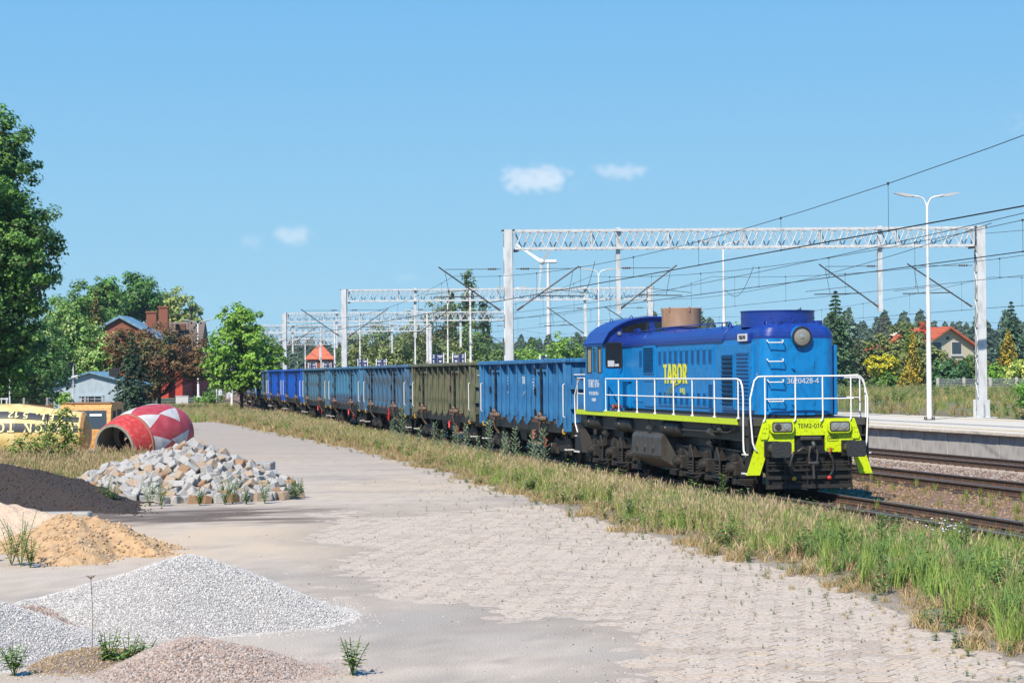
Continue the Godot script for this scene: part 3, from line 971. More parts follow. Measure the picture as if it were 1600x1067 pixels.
func build_locomotive() -> void:
	var L := thing("diesel_locomotive", "blue and lime yellow diesel shunting locomotive heading the goods train", "locomotive")
	var blue: Material = M["loco blue"]
	var navy: Material = M["loco dark blue"]
	var yel: Material = M["signal yellow"]
	var blk: Material = M["running gear black"]
	var frm: Material = M["frame black"]
	var wht: Material = M["white paint"]
	var b := B.new()
	# frame and deck
	b.bx(-1.30, 1.30, 1.22, 1.58, -16.3, -0.72)
	part("main_frame", b, frm, L)
	b = B.new()
	b.bx(-1.46, 1.46, 1.58, 1.745, -16.2, -0.70)
	part("deck", b, M["deck plate"], L)
	for s in [-1, 1]:
		b = B.new()
		b.bx(s * 1.462, s * 1.50, 1.600, 1.735, -16.12, -1.31)
		part("side_sill", b, yel, L)
		# front step well: side plates and treads between the sill and the headstock
		b = B.new()
		var wx := Transform3D(Basis(Vector3(0, 0, 1), Vector3(0, 1, 0), Vector3(-1, 0, 0)), Vector3(s * 1.40, 0, 0))
		b.prism(PackedVector2Array([Vector2(-1.30, 1.735), Vector2(-0.66, 1.735), Vector2(-0.66, 0.50), Vector2(-0.97, 0.50), Vector2(-0.86, 1.10), Vector2(-1.02, 1.36), Vector2(-1.30, 1.56)]), -0.03, 0.03, wx)
		var sw := part("step_plate", b, frm, L)
		for y in [0.53, 0.92, 1.33]:
			b = B.new()
			b.bx(s * 1.10, s * 1.43, y, y + 0.03, -1.0, -0.66)
			part("step_tread", b, M["steel grey"], sw)
		for q in [[0.497, 0.53, -1.02, -0.655], [0.93, 0.955, -0.97, -0.68]]:
			b = B.new()
			b.bx(s * 1.434, s * 1.497, q[0], q[1], q[2], q[3])
			part("step_edge", b, wht, sw)
		# rear step box
		b = B.new()
		b.prism(PackedVector2Array([Vector2(-16.5, 0.47), Vector2(-15.55, 0.47), Vector2(-15.95, 1.15), Vector2(-16.2, 1.3), Vector2(-16.32, 1.3)]), -0.2, 0.2, Transform3D(Basis(Vector3(0, 0, 1), Vector3(0, 1, 0), Vector3(-1, 0, 0)), Vector3(s * 1.25, 0, 0)))
		var rs := part("step_box", b, frm, L)
		for q in [[0.455, 0.50, -16.52, -15.95], [0.93, 0.955, -16.42, -16.2]]:
			b = B.new()
			b.bx(s * 1.40, s * 1.475, q[0], q[1], q[2], q[3])
			part("step_edge", b, wht, rs)

	# headstock plate in lime yellow: band, legs and panels between the buffers
	var zf := -0.62
	b = B.new()
	b.prism(PackedVector2Array([Vector2(-1.08, 1.735), Vector2(1.08, 1.735), Vector2(1.205, 1.36), Vector2(-1.205, 1.36)]), zf - 0.04, zf)
	var hs := part("headstock", b, yel, L)
	for s in [-1, 1]:
		b = B.new()
		b.prism(PackedVector2Array([Vector2(s * 1.06, 1.358), Vector2(s * 1.203, 1.358), Vector2(s * 1.50, 0.48), Vector2(s * 1.19, 0.48), Vector2(s * 1.06, 0.86)]), zf - 0.04, zf)
		part("headstock_leg", b, yel, hs)
		b = B.new()
		b.prism(PackedVector2Array([Vector2(s * 0.37, 1.358), Vector2(s * 0.78, 1.358), Vector2(s * 0.78, 0.98), Vector2(s * 0.37, 0.98)]), zf - 0.04, zf)
		part("headstock_panel", b, yel, hs)
		b = B.new()
		b.prism(PackedVector2Array([Vector2(s * 0.782, 1.358), Vector2(s * 1.058, 1.358), Vector2(s * 1.058, 1.24), Vector2(s * 0.782, 1.24)]), zf - 0.04, zf)
		part("headstock_panel", b, yel, hs)
		# gusset with bolts beside the lamp
		b = B.new()
		b.prism(PackedVector2Array([Vector2(s * 0.98, 1.66), Vector2(s * 1.09, 1.66), Vector2(s * 1.19, 1.34), Vector2(s * 1.17, 1.28), Vector2(s * 1.02, 1.28), Vector2(s * 0.98, 1.36)]), zf + 0.001, zf + 0.03)
		for q in [[1.045, 1.54], [1.10, 1.54], [1.07, 1.44], [1.13, 1.44]]:
			b.cyl(Vector3(s * q[0], q[1], zf + 0.03), Vector3(s * q[0], q[1], zf + 0.045), 0.013, 0.013, 6)
		part("gusset", b, yel, hs)
		# buffer
		b = B.new()
		b.cbox(Vector3(s * 0.92, 1.06, zf + 0.02), Vector3(0.34, 0.36, 0.06), 0.01)
		var bf := part("buffer", b, frm, L)
		b = B.new()
		b.cyl(Vector3(s * 0.90, 1.065, zf + 0.04), Vector3(s * 0.89, 1.065, -0.26), 0.125, 0.115, 16)
		part("sleeve", b, M["steel grey"], bf)
		b = B.new()
		b.cyl(Vector3(s * 0.885, 1.065, -0.26), Vector3(s * 0.88, 1.065, -0.05), 0.09, 0.09, 14)
		b.prism(rr(0.455, 0.365, 0.06), -0.055, -0.012, Transform3D(Basis(), Vector3(s * 0.88, 1.065, 0)))
		b.prism(rr(0.43, 0.34, 0.055), -0.012, 0.0, Transform3D(Basis(), Vector3(s * 0.88, 1.065, 0)))
		part("buffer_head", b, M["buffer face"], bf)
		# twin headlamp
		b = B.new()
		b.prism(rr(0.56, 0.29, 0.09), zf, zf + 0.10, Transform3D(Basis(), Vector3(s * 0.685, 1.555, 0)))
		var hl := part("headlamp", b, yel, L)
		b = B.new()
		b.prism(rr(0.475, 0.225, 0.05), zf + 0.10, zf + 0.112, Transform3D(Basis(), Vector3(s * 0.685, 1.555, 0)))
		part("bezel", b, M["rubber"], hl)
		b = B.new()
		b.prism(rr(0.43, 0.18, 0.035), zf + 0.112, zf + 0.118, Transform3D(Basis(), Vector3(s * 0.685, 1.555, 0)))
		part("lens", b, M["lamp glass"], hl)
		for k in [-1, 1]:
			b = B.new()
			b.lathe([Vector2(0.0, 0.012), Vector2(0.04, 0.014), Vector2(0.075, 0.008), Vector2(0.08, 0.0)], Transform3D(Basis(Vector3.RIGHT, PI / 2), Vector3(s * 0.685 + k * 0.1, 1.555, zf + 0.118)), 18)
			part("bulb_cover", b, M["lamp silver"] if k * s < 0 or (s == 1 and k == 1) else M["lamp dark"], hl)
	text_part("TEM2-016", "lettering", 0.135, M["black letters"], L, Transform3D(Basis(), Vector3(0.02, 1.575, zf + 0.004)), false)
	b = B.new()
	var ring := rr(0.27, 0.13, 0.06, 6)
	for i in ring.size():
		var p0 := ring[i]
		var p1 := ring[(i + 1) % ring.size()]
		b.cyl(Vector3(0.55 + p0.x, 1.285 + p0.y, zf + 0.003), Vector3(0.55 + p1.x, 1.285 + p1.y, zf + 0.003), 0.006, 0.006, 4, false)
	part("plate_outline", b, M["black letters"], L)
	text_part("650kN", "lettering", 0.075, M["black letters"], L, Transform3D(Basis(), Vector3(0.55, 1.285, zf + 0.004)), false)
	text_part("0,5 MPa", "lettering", 0.05, M["black letters"], L, Transform3D(Basis(), Vector3(0.49, 1.045, zf + 0.004)), false)

	# coupling: recess, hook, screw link, hoses
	b = B.new()
	b.bx(-0.37, 0.37, 0.78, 1.36, zf - 0.30, zf - 0.06)
	b.bx(-0.37, 0.37, 0.95, 1.02, zf - 0.06, zf + 0.01)
	part("coupling_box", b, frm, L)
	b = B.new()
	b.cbox(Vector3(0.03, 1.285, zf - 0.02), Vector3(0.50, 0.09, 0.12), 0.02)
	part("drawbar_plate", b, M["steel grey"], L)
	b = B.new()
	b.cbox(Vector3(0.0, 1.05, zf + 0.06), Vector3(0.10, 0.14, 0.22), 0.02)
	b.tube([Vector3(0.0, 1.05, zf + 0.14), Vector3(0.0, 1.09, zf + 0.24), Vector3(0.0, 1.16, zf + 0.26), Vector3(0.0, 1.20, zf + 0.20)], 0.045, 8)
	var hk := part("coupling_hook", b, M["steel grey"], L)
	b = B.new()
	for s in [-1, 1]:
		b.tube([Vector3(s * 0.06, 1.10, zf + 0.20), Vector3(s * 0.10, 0.95, zf + 0.22), Vector3(s * 0.09, 0.72, zf + 0.20)], 0.022, 7)
	b.cyl(Vector3(-0.12, 0.74, zf + 0.2), Vector3(0.12, 0.74, zf + 0.2), 0.035, 0.035, 10)
	b.tube([Vector3(0.0, 0.76, zf + 0.2), Vector3(0.02, 0.40, zf + 0.2)], 0.03, 8)
	b.tube([Vector3(-0.12, 1.03, zf + 0.1), Vector3(-0.22, 1.08, zf + 0.14), Vector3(-0.33, 1.0, zf + 0.12)], 0.028, 7)
	part("screw_coupling", b, M["steel grey"], hk)
	for s in [-1, 1]:
		b = B.new()
		b.tube([Vector3(s * 0.40, 0.98, zf + 0.02), Vector3(s * 0.42, 0.97, zf + 0.10), Vector3(s * 0.50, 0.80, zf + 0.13), Vector3(s * 0.52, 0.60, zf + 0.12), Vector3(s * 0.44, 0.45, zf + 0.11)], 0.028, 8)
		var ho := part("brake_hose", b, M["rubber"], L)
		b = B.new()
		b.ball(Vector3(s * 0.42, 0.40, zf + 0.11), Vector3(0.06, 0.05, 0.045), 8, 5)
		part("hose_coupling", b, M["red paint"] if s > 0 else M["amber paint"], ho)
		b = B.new()
		b.tube([Vector3(s * 0.44, 1.0, zf + 0.05), Vector3(s * 0.47, 0.92, zf + 0.08)] if s < 0 else [Vector3(0.48, 1.08, zf + 0.05), Vector3(0.47, 0.98, zf + 0.06), Vector3(0.46, 0.86, zf + 0.07)], 0.018, 6)
		part("cock_handle", b, M["red paint"] if s > 0 else M["amber paint"], ho)
	# rail guard
	b = B.new()
	b.bx(-1.03, -0.99, 0.17, 0.86, zf - 0.02, zf + 0.03)
	var rg := part("rail_guard", b, frm, L)
	for x in [-0.62, -0.1, 0.5, 0.95]:
		b = B.new()
		b.bx(x, x + 0.045, 0.17, 0.90, zf - 0.05, zf + 0.028)
		part("guard_upright", b, frm, rg)
	for q in [[0.17, 0.26], [0.38, 0.46], [0.56, 0.60], [0.68, 0.71], [0.74, 0.775]]:
		b = B.new()
		b.bx(-1.035, 0.995, q[0], q[1], zf + 0.031, zf + 0.05)
		part("guard_bar", b, M["running gear black"], rg)
	b = B.new()
	b.bx(-1.0, 0.98, 0.15, 0.95, zf - 0.16, zf - 0.13)
	part("guard_back", b, frm, rg)

	# bonnet
	var line := bonnet_line(0.90, -1.22, -12.97, 0.30)
	b = B.new()
	wall_of(b, line, 1.82, 3.556)
	part("bonnet", b, blue, L)
	b = B.new()
	wall_of(b, bonnet_line(0.885, -1.235, -12.97, 0.29), 1.745, 1.825)
	part("bonnet_plinth", b, frm, L)
	b = B.new()
	var steps := [[0.0, 3.556], [0.0, 3.62], [0.025, 3.71], [0.085, 3.80], [0.19, 3.865], [0.34, 3.905], [0.55, 3.93]]
	for i in steps.size() - 1:
		var k0: float = steps[i][0]
		var k1: float = steps[i + 1][0]
		wall_of(b, bonnet_line(0.902 - k0, -1.218 - k0 * 0.8, -12.97, maxf(0.30 - k0 * 0.2, 0.12)), steps[i][1], steps[i + 1][1], [0.0, 0.25, 0.6, 1.4, 3.0, 8.0][i], bonnet_line(0.902 - k1, -1.218 - k1 * 0.8, -12.97, maxf(0.30 - k1 * 0.2, 0.12)))
	b.quad(Vector3(-0.353, 3.929, -12.97), Vector3(-0.353, 3.929, -1.62), Vector3(0.353, 3.929, -1.62), Vector3(0.353, 3.929, -12.97), Vector3.UP)
	var rf := part("bonnet_roof", b, navy, L)
	b = B.new()
	for s in [-1, 1]:
		b.bx(s * 0.895, s * 0.935, 3.535, 3.60, -12.95, -3.95)
	part("drip_rail", b, navy, rf)
	# seams across the roof
	for z in [-3.95, -10.95]:
		b = B.new()
		for s in [-1, 1]:
			b.tube([Vector3(s * 0.908, 3.58, z), Vector3(s * 0.905, 3.64, z), Vector3(s * 0.875, 3.73, z), Vector3(s * 0.81, 3.815, z), Vector3(s * 0.70, 3.88, z), Vector3(s * 0.4, 3.93, z), Vector3(0, 3.94, z)], 0.014, 6)
		part("roof_seam", b, navy, rf)
	# cooling fan ring and hatches
	b = B.new()
	b.lathe([Vector2(0.86, 3.84), Vector2(0.86, 4.19), Vector2(0.875, 4.20), Vector2(0.875, 4.225), Vector2(0.84, 4.225), Vector2(0.82, 3.95)], Transform3D(Basis(), Vector3(0, 0, -2.66)), 48)
	var fan := part("fan_ring", b, navy, L)
	b = B.new()
	b.lathe([Vector2(0.0, 4.0), Vector2(0.83, 4.0)], Transform3D(Basis(), Vector3(0, 0, -2.66)), 32)
	part("fan_floor", b, frm, fan)
	b = B.new()
	for k in 12:
		var f := TAU * k / 12
		b.ball(Vector3(cos(f) * 0.865, 4.05, -2.66 + sin(f) * 0.865), Vector3(0.016, 0.02, 0.016), 6, 4)
	part("rivet", b, navy, fan).set_meta("kind", "stuff")
	b = B.new()
	b.cyl(Vector3(-0.42, 3.88, -1.52), Vector3(-0.42, 3.965, -1.52), 0.13, 0.13, 16)
	part("roof_hatch", b, navy, rf)
	b = B.new()
	b.cyl(Vector3(0.60, 3.86, -1.62), Vector3(0.60, 3.97, -1.62), 0.11, 0.11, 16)
	part("roof_hatch", b, navy, rf)
	b = B.new()
	b.tube([Vector3(-0.05, 3.9, -1.5), Vector3(-0.05, 4.0, -1.5), Vector3(0.28, 4.0, -1.5), Vector3(0.28, 3.9, -1.5)], 0.012, 5)
	b.tube([Vector3(0.12, 3.9, -1.5), Vector3(0.12, 4.0, -1.5)], 0.012, 5)
	part("grab_iron", b, navy, rf)
	for z in [-4.35, -1.75]:
		b = B.new()
		var pts := []
		for i in 9:
			pts.append(Vector3(-0.62, 3.86 + sin(PI * i / 8) * 0.12, z + cos(PI * i / 8) * 0.09))
		b.tube(pts, 0.017, 6)
		part("lifting_eye", b, navy, rf)
	# exhaust drum, rusty
	b = B.new()
	b.lathe([Vector2(0.50, 4.01), Vector2(0.53, 4.03), Vector2(0.53, 4.53), Vector2(0.51, 4.545), Vector2(0.49, 4.53), Vector2(0.48, 4.2)], Transform3D(Basis(), Vector3(0, 0, -10.3)), 40)
	var ex := part("exhaust_drum", b, M["rust brown"], L, "rusty round exhaust drum")
	b = B.new()
	b.cyl(Vector3(0, 3.9, -10.3), Vector3(0, 4.02, -10.3), 0.49, 0.49, 28)
	part("drum_base", b, navy, ex)
	b = B.new()
	for k in 6:
		var f := TAU * k / 6 + 0.4
		b.box(Vector3(cos(f) * 0.54, 4.5, -10.3 + sin(f) * 0.54), Vector3(0.03, 0.13, 0.03), Basis(Vector3.UP, -f))
	part("bracket", b, M["rust brown"], ex).set_meta("kind", "stuff")
	# handrail along the roof edge
	for s in [-1, 1]:
		b = B.new()
		b.tube([Vector3(s * 0.80, 3.86, -12.6), Vector3(s * 0.74, 3.93, -12.3), Vector3(s * 0.72, 4.0, -9.0), Vector3(s * 0.72, 4.0, -4.0), Vector3(s * 0.72, 3.9, -3.85)], 0.016, 6)
		for z in [-11.9, -11.0, -10.0, -8.6, -7.2, -5.8, -4.6]:
			b.tube([Vector3(s * 0.72, 3.86, z), Vector3(s * 0.72, 3.99, z)], 0.014, 5)
		part("roof_handrail", b, navy, rf)

	# bonnet doors: two tiers of narrow doors with louvres, both sides
	for s in [-1, 1]:
		var side := float(s)
		for i in 10:
			var z0 := -9.50 + i * 0.48
			b = B.new()
			b.cbox(Vector3(side * 0.905, 2.70, z0 + 0.24), Vector3(0.03, 1.56, 0.462), 0.005)
			var d := part("bonnet_door", b, blue, L)
			if i != 9 or s == 1:
				louvre(side * 0.921, side, z0 + 0.12, z0 + 0.36, 3.02, 3.36, 9, d, blue, "louvre", 0.014)
				louvre(side * 0.921, side, z0 + 0.12, z0 + 0.36, 1.98, 2.28, 8, d, blue, "louvre", 0.014)
			else:
				louvre(side * 0.921, side, z0 + 0.12, z0 + 0.36, 3.02, 3.36, 9, d, blue, "louvre", 0.014)
				louvre(side * 0.921, side, z0 + 0.10, z0 + 0.40, 1.90, 2.50, 15, d, blue, "louvre", 0.014)
			b = B.new()
			b.cbox(Vector3(side * 0.928, 2.96 if i % 2 else 2.94, z0 + 0.44), Vector3(0.025, 0.09, 0.03), 0.004)
			b.cyl(Vector3(side * 0.926, 3.42, z0 + 0.468), Vector3(side * 0.926, 3.34, z0 + 0.468), 0.010, 0.010, 6)
			b.cyl(Vector3(side * 0.926, 2.06, z0 + 0.468), Vector3(side * 0.926, 1.98, z0 + 0.468), 0.010, 0.010, 6)
			part("latch", b, blue, d).set_meta("kind", "stuff")
		# square louvre near the cab, its door below, and panels
		b = B.new()
		b.cbox(Vector3(side * 0.91, 3.06, -10.24), Vector3(0.05, 0.98, 1.14), 0.006)
		var q := part("louvre_panel", b, blue, L)
		louvre(side * 0.936, side, -10.74, -9.80, 2.80, 3.48, 11, q, blue, "louvre", 0.03)
		b = B.new()
		b.cbox(Vector3(side * 0.905, 2.22, -10.24), Vector3(0.03, 0.66, 1.10), 0.005)
		part("access_panel", b, blue, L)
		b = B.new()
		b.cbox(Vector3(side * 0.903, 2.75, -11.45), Vector3(0.026, 1.50, 1.02), 0.005)
		var q2 := part("access_panel", b, blue, L)
		louvre(side * 0.917, side, -11.24, -10.98, 2.98, 3.40, 10, q2, blue, "louvre", 0.014)
		b = B.new()
		b.cbox(Vector3(side * 0.903, 2.66, -12.40), Vector3(0.026, 1.62, 0.84), 0.005)
		var q3 := part("access_panel", b, blue, L)
		b = B.new()
		b.cbox(Vector3(side * 0.955, 2.18, -12.42), Vector3(0.10, 0.74, 0.60), 0.01)
		part("ventilator_box", b, blue, q3)
		louvre(side * 1.006, side, -12.62, -12.24, 1.86, 2.46, 14, q3, blue, "louvre", 0.02)
		b = B.new()
		b.cbox(Vector3(side * 0.99, 2.565, -12.40), Vector3(0.17, 0.025, 0.66), 0.006)
		part("rain_ledge", b, blue, q3)
		# radiator shutters
		b = B.new()
		b.cbox(Vector3(side * 0.92, 2.68, -2.90), Vector3(0.06, 1.56, 2.30), 0.008)
		var sh := part("radiator_frame", b, blue, L)
		louvre(side * 0.951, side, -3.92, -3.10, 1.99, 3.20, 11, sh, blue, "shutter", 0.05)
		louvre(side * 0.951, side, -2.84, -1.98, 1.99, 3.24, 14, sh, blue, "shutter", 0.022)
		b = B.new()
		for k in 4:
			b.cyl(Vector3(side * 0.955, 2.15 + k * 0.38, -1.80), Vector3(side * 0.955, 2.25 + k * 0.38, -1.80), 0.017, 0.017, 6)
			b.cbox(Vector3(side * 0.955, 2.12 + k * 0.4, -1.84), Vector3(0.02, 0.06, 0.08), 0.004)
		part("hinge", b, blue, sh)
		# lit number box, dark by day
		b = B.new()
		b.cbox(Vector3(side * 0.925, 3.60, -2.33), Vector3(0.12, 0.23, 0.80), 0.02)
		var nb := part("number_box", b, navy, L)
		b = B.new()
		b.prism(rr(0.68, 0.17, 0.02), 0.0, 0.008, Transform3D(Basis(Vector3(0, 0, side * -1), Vector3(0, 1, 0), Vector3(side, 0, 0)), Vector3(side * 0.985, 3.60, -2.33)))
		part("number_pane", b, M["white letters"], nb)
		if s < 0:
			text_part("TEM2-016", "lettering", 0.12, M["black letters"], nb, Transform3D(facing_left(), Vector3(-0.997, 3.60, -2.33)), true, 0.85)
		b = B.new()
		for k in 14:
			b.ball(Vector3(side * 0.902, 1.95 + k * 0.11, -12.90), Vector3(0.012, 0.016, 0.016), 5, 4)
		part("rivet", b, blue, L).set_meta("kind", "stuff")
	# writing on the left side
	for dx in [-0.012, 0.012]:
		text_part("TABOR", "lettering", 0.70, M["yellow letters"], L, Transform3D(facing_left(), Vector3(-0.934 + dx * 0.05, 2.755, -7.88 + dx)), true, 0.92)
	text_part("RAIL", "lettering", 0.21, M["yellow letters"], L, Transform3D(facing_left(), Vector3(-0.929, 2.32, -7.25)), false, 1.15)
	b = B.new()
	for k in 3:
		var pts := []
		for i in 9:
			var t := i / 8.0
			pts.append(Vector3(-0.928, 2.20 + 0.30 * sin(t * PI * 0.5), -8.80 + k * 0.20 + t * (1.05 - k * 0.1)))
		b.tube(pts, 0.010, 4)
	part("logo_arc", b, M["yellow letters"], L)

	# bonnet front: door, lamp, ladder rungs
	b = B.new()
	b.cbox(Vector3(0.06, 2.53, -1.225), Vector3(0.60, 1.46, 0.03), 0.006)
	var dr := part("front_door", b, blue, L)
	b = B.new()
	for y in [2.05, 2.88]:
		b.cyl(Vector3(-0.17, y, -1.21), Vector3(-0.17, y, -1.15), 0.035, 0.03, 10)
	b.cyl(Vector3(0.345, 2.9, -1.205), Vector3(0.345, 3.05, -1.205), 0.014, 0.014, 6)
	b.cyl(Vector3(0.345, 2.05, -1.205), Vector3(0.345, 2.2, -1.205), 0.014, 0.014, 6)
	part("handle", b, blue, dr)
	text_part("3620428-4", "lettering", 0.165, M["white letters"], L, Transform3D(Basis(), Vector3(0.07, 2.585, -1.203)), false, 1.0)
	b = B.new()
	b.cyl(Vector3(0.03, 3.595, -1.32), Vector3(0.03, 3.595, -1.14), 0.245, 0.235, 32)
	var hd := part("headlight", b, blue, L)
	b = B.new()
	b.lathe([Vector2(0.235, 0.0), Vector2(0.235, 0.03), Vector2(0.20, 0.035), Vector2(0.20, 0.0)], Transform3D(Basis(Vector3.RIGHT, PI / 2), Vector3(0.03, 3.595, -1.14)), 32)
	part("rim", b, M["rubber"], hd)
	b = B.new()
	b.lathe([Vector2(0.0, 0.035), Vector2(0.1, 0.03), Vector2(0.20, 0.005)], Transform3D(Basis(Vector3.RIGHT, PI / 2), Vector3(0.03, 3.595, -1.135)), 28)
	part("lens", b, M["lamp glass"], hd)
	b = B.new()
	b.lathe([Vector2(0.0, 0.05), Vector2(0.05, 0.045), Vector2(0.07, 0.02)], Transform3D(Basis(Vector3.RIGHT, PI / 2), Vector3(0.03, 3.595, -1.135)), 18)
	part("bulb_cover", b, M["lamp silver"], hd)
	for y in [2.12, 2.56, 3.03, 3.46]:
		b = B.new()
		b.tube([Vector3(-0.78, y + 0.05, -1.24), Vector3(-0.80, y + 0.05, -1.13), Vector3(-0.79, y, -1.10), Vector3(-0.45, y, -1.08), Vector3(-0.43, y + 0.05, -1.10), Vector3(-0.42, y + 0.05, -1.22)], 0.013, 6)
		part("ladder_rung", b, wht, L)
	# far side locker beside the bonnet front
	b = B.new()
	b.cbox(Vector3(0.955, 2.60, -1.9), Vector3(0.10, 1.60, 0.9), 0.01)
	part("side_locker", b, blue, L)

	# cab: side walls, front and back, arched roof, windows
	b = B.new()
	for s in [-1, 1]:
		b.bx(s * 1.46, s * 1.515, 1.715, 2.79, -14.92, -12.97)
		b.bx(s * 1.46, s * 1.50, 3.555, 3.62, -14.92, -12.97)
		for q in [[-14.92, -14.74], [-14.20, -14.10], [-13.58, -13.50], [-13.13, -12.97]]:
			b.bx(s * 1.46, s * 1.50, 2.79, 3.555, q[0], q[1])
	var cab := part("cab", b, blue, L)
	var arc := PackedVector2Array()
	for i in 17:
		var x := 1.50 - 3.0 * i / 16.0
		arc.append(Vector2(x, 3.60 + 0.76 * pow(1.0 - pow(absf(x) / 1.5, 2.2), 0.62)))
	# front wall as panels round the windows
	b = B.new()
	b.bx(-1.50, -0.88, 1.745, 2.96, -13.01, -12.972)
	b.bx(-1.50, -1.415, 2.96, 3.62, -13.01, -12.972)
	b.bx(-0.945, -0.88, 2.96, 3.66, -13.01, -12.972)
	b.bx(0.88, 1.50, 1.745, 3.62, -13.01, -12.972)
	b.bx(-1.46, 1.46, 1.745, 3.60, -14.92, -14.88)
	part("cab_wall", b, blue, cab)
	b = B.new()
	var up := PackedVector2Array([Vector2(1.50, 3.621)])
	for p in arc:
		if absf(p.x) < 1.49:
			up.append(p - Vector2(0, 0.01))
	up.append(Vector2(-1.50, 3.621))
	up.append(Vector2(-1.42, 3.621)); up.append(Vector2(-1.38, 3.665)); up.append(Vector2(-0.98, 3.665)); up.append(Vector2(-0.94, 3.63)); up.append(Vector2(-0.88, 3.62))
	b.prism(up, -13.02, -12.965)
	b.prism(arc, -14.92, -14.88)
	part("cab_gable", b, navy, cab)
	b = B.new()
	for i in arc.size() - 1:
		var p0 := arc[i]
		var p1 := arc[i + 1]
		var o := Vector3(p0.y - p1.y, p0.x - p1.x, 0)
		for e in [0.0, 0.045]:
			var q0 := p0 + Vector2(p0.x * 0.025, e)
			var q1 := p1 + Vector2(p1.x * 0.025, e)
			b.quad(Vector3(q0.x, q0.y, -15.05), Vector3(q1.x, q1.y, -15.05), Vector3(q1.x, q1.y, -12.88), Vector3(q0.x, q0.y, -12.88), Vector3(p0.x, 1.0, 0) if e > 0.0 else Vector3(-p0.x, -1.0, 0))
		for z in [-15.05, -12.88]:
			b.quad(Vector3(p0.x * 1.025, p0.y, z), Vector3(p1.x * 1.025, p1.y, z), Vector3(p1.x * 1.025, p1.y + 0.045, z), Vector3(p0.x * 1.025, p0.y + 0.045, z), Vector3(0, 0, signf(z + 14.0)))
	part("cab_roof", b, navy, cab)
	# glazing
	for s in [-1, 1]:
		for q in [[-14.74, -14.20], [-14.10, -13.58], [-13.50, -13.13]]:
			b = B.new()
			b.bx(s * 1.482, s * 1.488, 2.79, 3.555, q[0], q[1])
			var wn := part("side_window", b, M["dark glass"] if q[0] == -14.10 else M["curtain"], cab)
			b = B.new()
			for k in [[2.79, 2.83], [3.52, 3.555]]:
				b.bx(s * 1.480, s * 1.515, k[0], k[1], q[0], q[1])
			b.bx(s * 1.480, s * 1.515, 2.83, 3.52, q[0], q[0] + 0.035)
			b.bx(s * 1.480, s * 1.515, 2.83, 3.52, q[1] - 0.035, q[1])
			part("frame", b, blue if q[0] == -14.10 else M["rubber"], wn)
	b = B.new()
	b.prism(rr(0.50, 0.72, 0.07), 0.0, 0.012, Transform3D(Basis(), Vector3(-1.18, 3.31, -12.965)))
	var fw := part("front_window", b, M["rubber"], cab)
	b = B.new()
	b.prism(rr(0.45, 0.67, 0.05), 0.012, 0.016, Transform3D(Basis(), Vector3(-1.18, 3.31, -12.965)))
	part("pane", b, M["dark glass"], fw)
	b = B.new()
	b.box(Vector3(-1.27, 3.07, -12.945), Vector3(0.19, 0.17, 0.004))
	b.box(Vector3(-1.10, 3.025, -12.945), Vector3(0.12, 0.07, 0.004))
	part("paper_sheet", b, M["paper"], fw)
	b = B.new()
	b.tube([Vector3(-0.955, 3.22, -12.94), Vector3(-0.98, 2.95, -12.92), Vector3(-1.05, 2.86, -12.91)], 0.012, 5)
	part("wiper", b, M["rubber"], fw)
	for q in [[-0.93, -0.13], [0.02, 0.80]]:
		b = B.new()
		var pn := PackedVector2Array()
		for i in 9:
			var x: float = lerpf(q[0], q[1], i / 8.0)
			pn.append(Vector2(x, 3.60 + 0.76 * pow(1.0 - pow(absf(x) / 1.5, 2.2), 0.62) - 0.115))
		pn.append(Vector2(q[1], 3.945)); pn.append(Vector2(q[0], 3.945))
		b.prism(pn, -12.965, -12.958)
		part("upper_window", b, M["dark glass"], cab)
	b = B.new()
	b.cyl(Vector3(-1.02, 3.92, -12.97), Vector3(-1.02, 3.92, -12.93), 0.055, 0.05, 14)
	part("marker_lamp", b, M["lamp glass"], cab)
	b = B.new()
	b.cyl(Vector3(-0.62, 3.99, -12.86), Vector3(-0.62, 4.0, -12.3), 0.022, 0.05, 10)
	b.cyl(Vector3(-0.05, 3.95, -12.7), Vector3(-0.05, 4.12, -12.7), 0.03, 0.03, 8)
	part("horn", b, navy, cab)
	for p in [Vector3(-0.85, 4.28, -14.4), Vector3(-0.62, 4.34, -13.1)]:
		b = B.new()
		b.tube([p + Vector3(-0.04, -0.06, 0), p + Vector3(-0.04, 0.05, 0), p + Vector3(0, 0.09, 0), p + Vector3(0.04, 0.05, 0), p + Vector3(0.04, -0.06, 0)], 0.014, 5)
		part("lifting_eye", b, navy, cab)
	text_part("TEM2-016", "lettering", 0.30, M["white letters"], L, Transform3D(facing_left(), Vector3(-1.519, 2.50, -13.96)), false, 0.92)
	text_part("92 51 3 620 428-4", "lettering", 0.14, M["white letters"], L, Transform3D(facing_left(), Vector3(-1.519, 2.22, -13.96)), false, 0.92)
	text_part("PL-TABOR", "lettering", 0.12, M["white letters"], L, Transform3D(facing_left(), Vector3(-1.519, 2.04, -13.96)), false, 0.8)

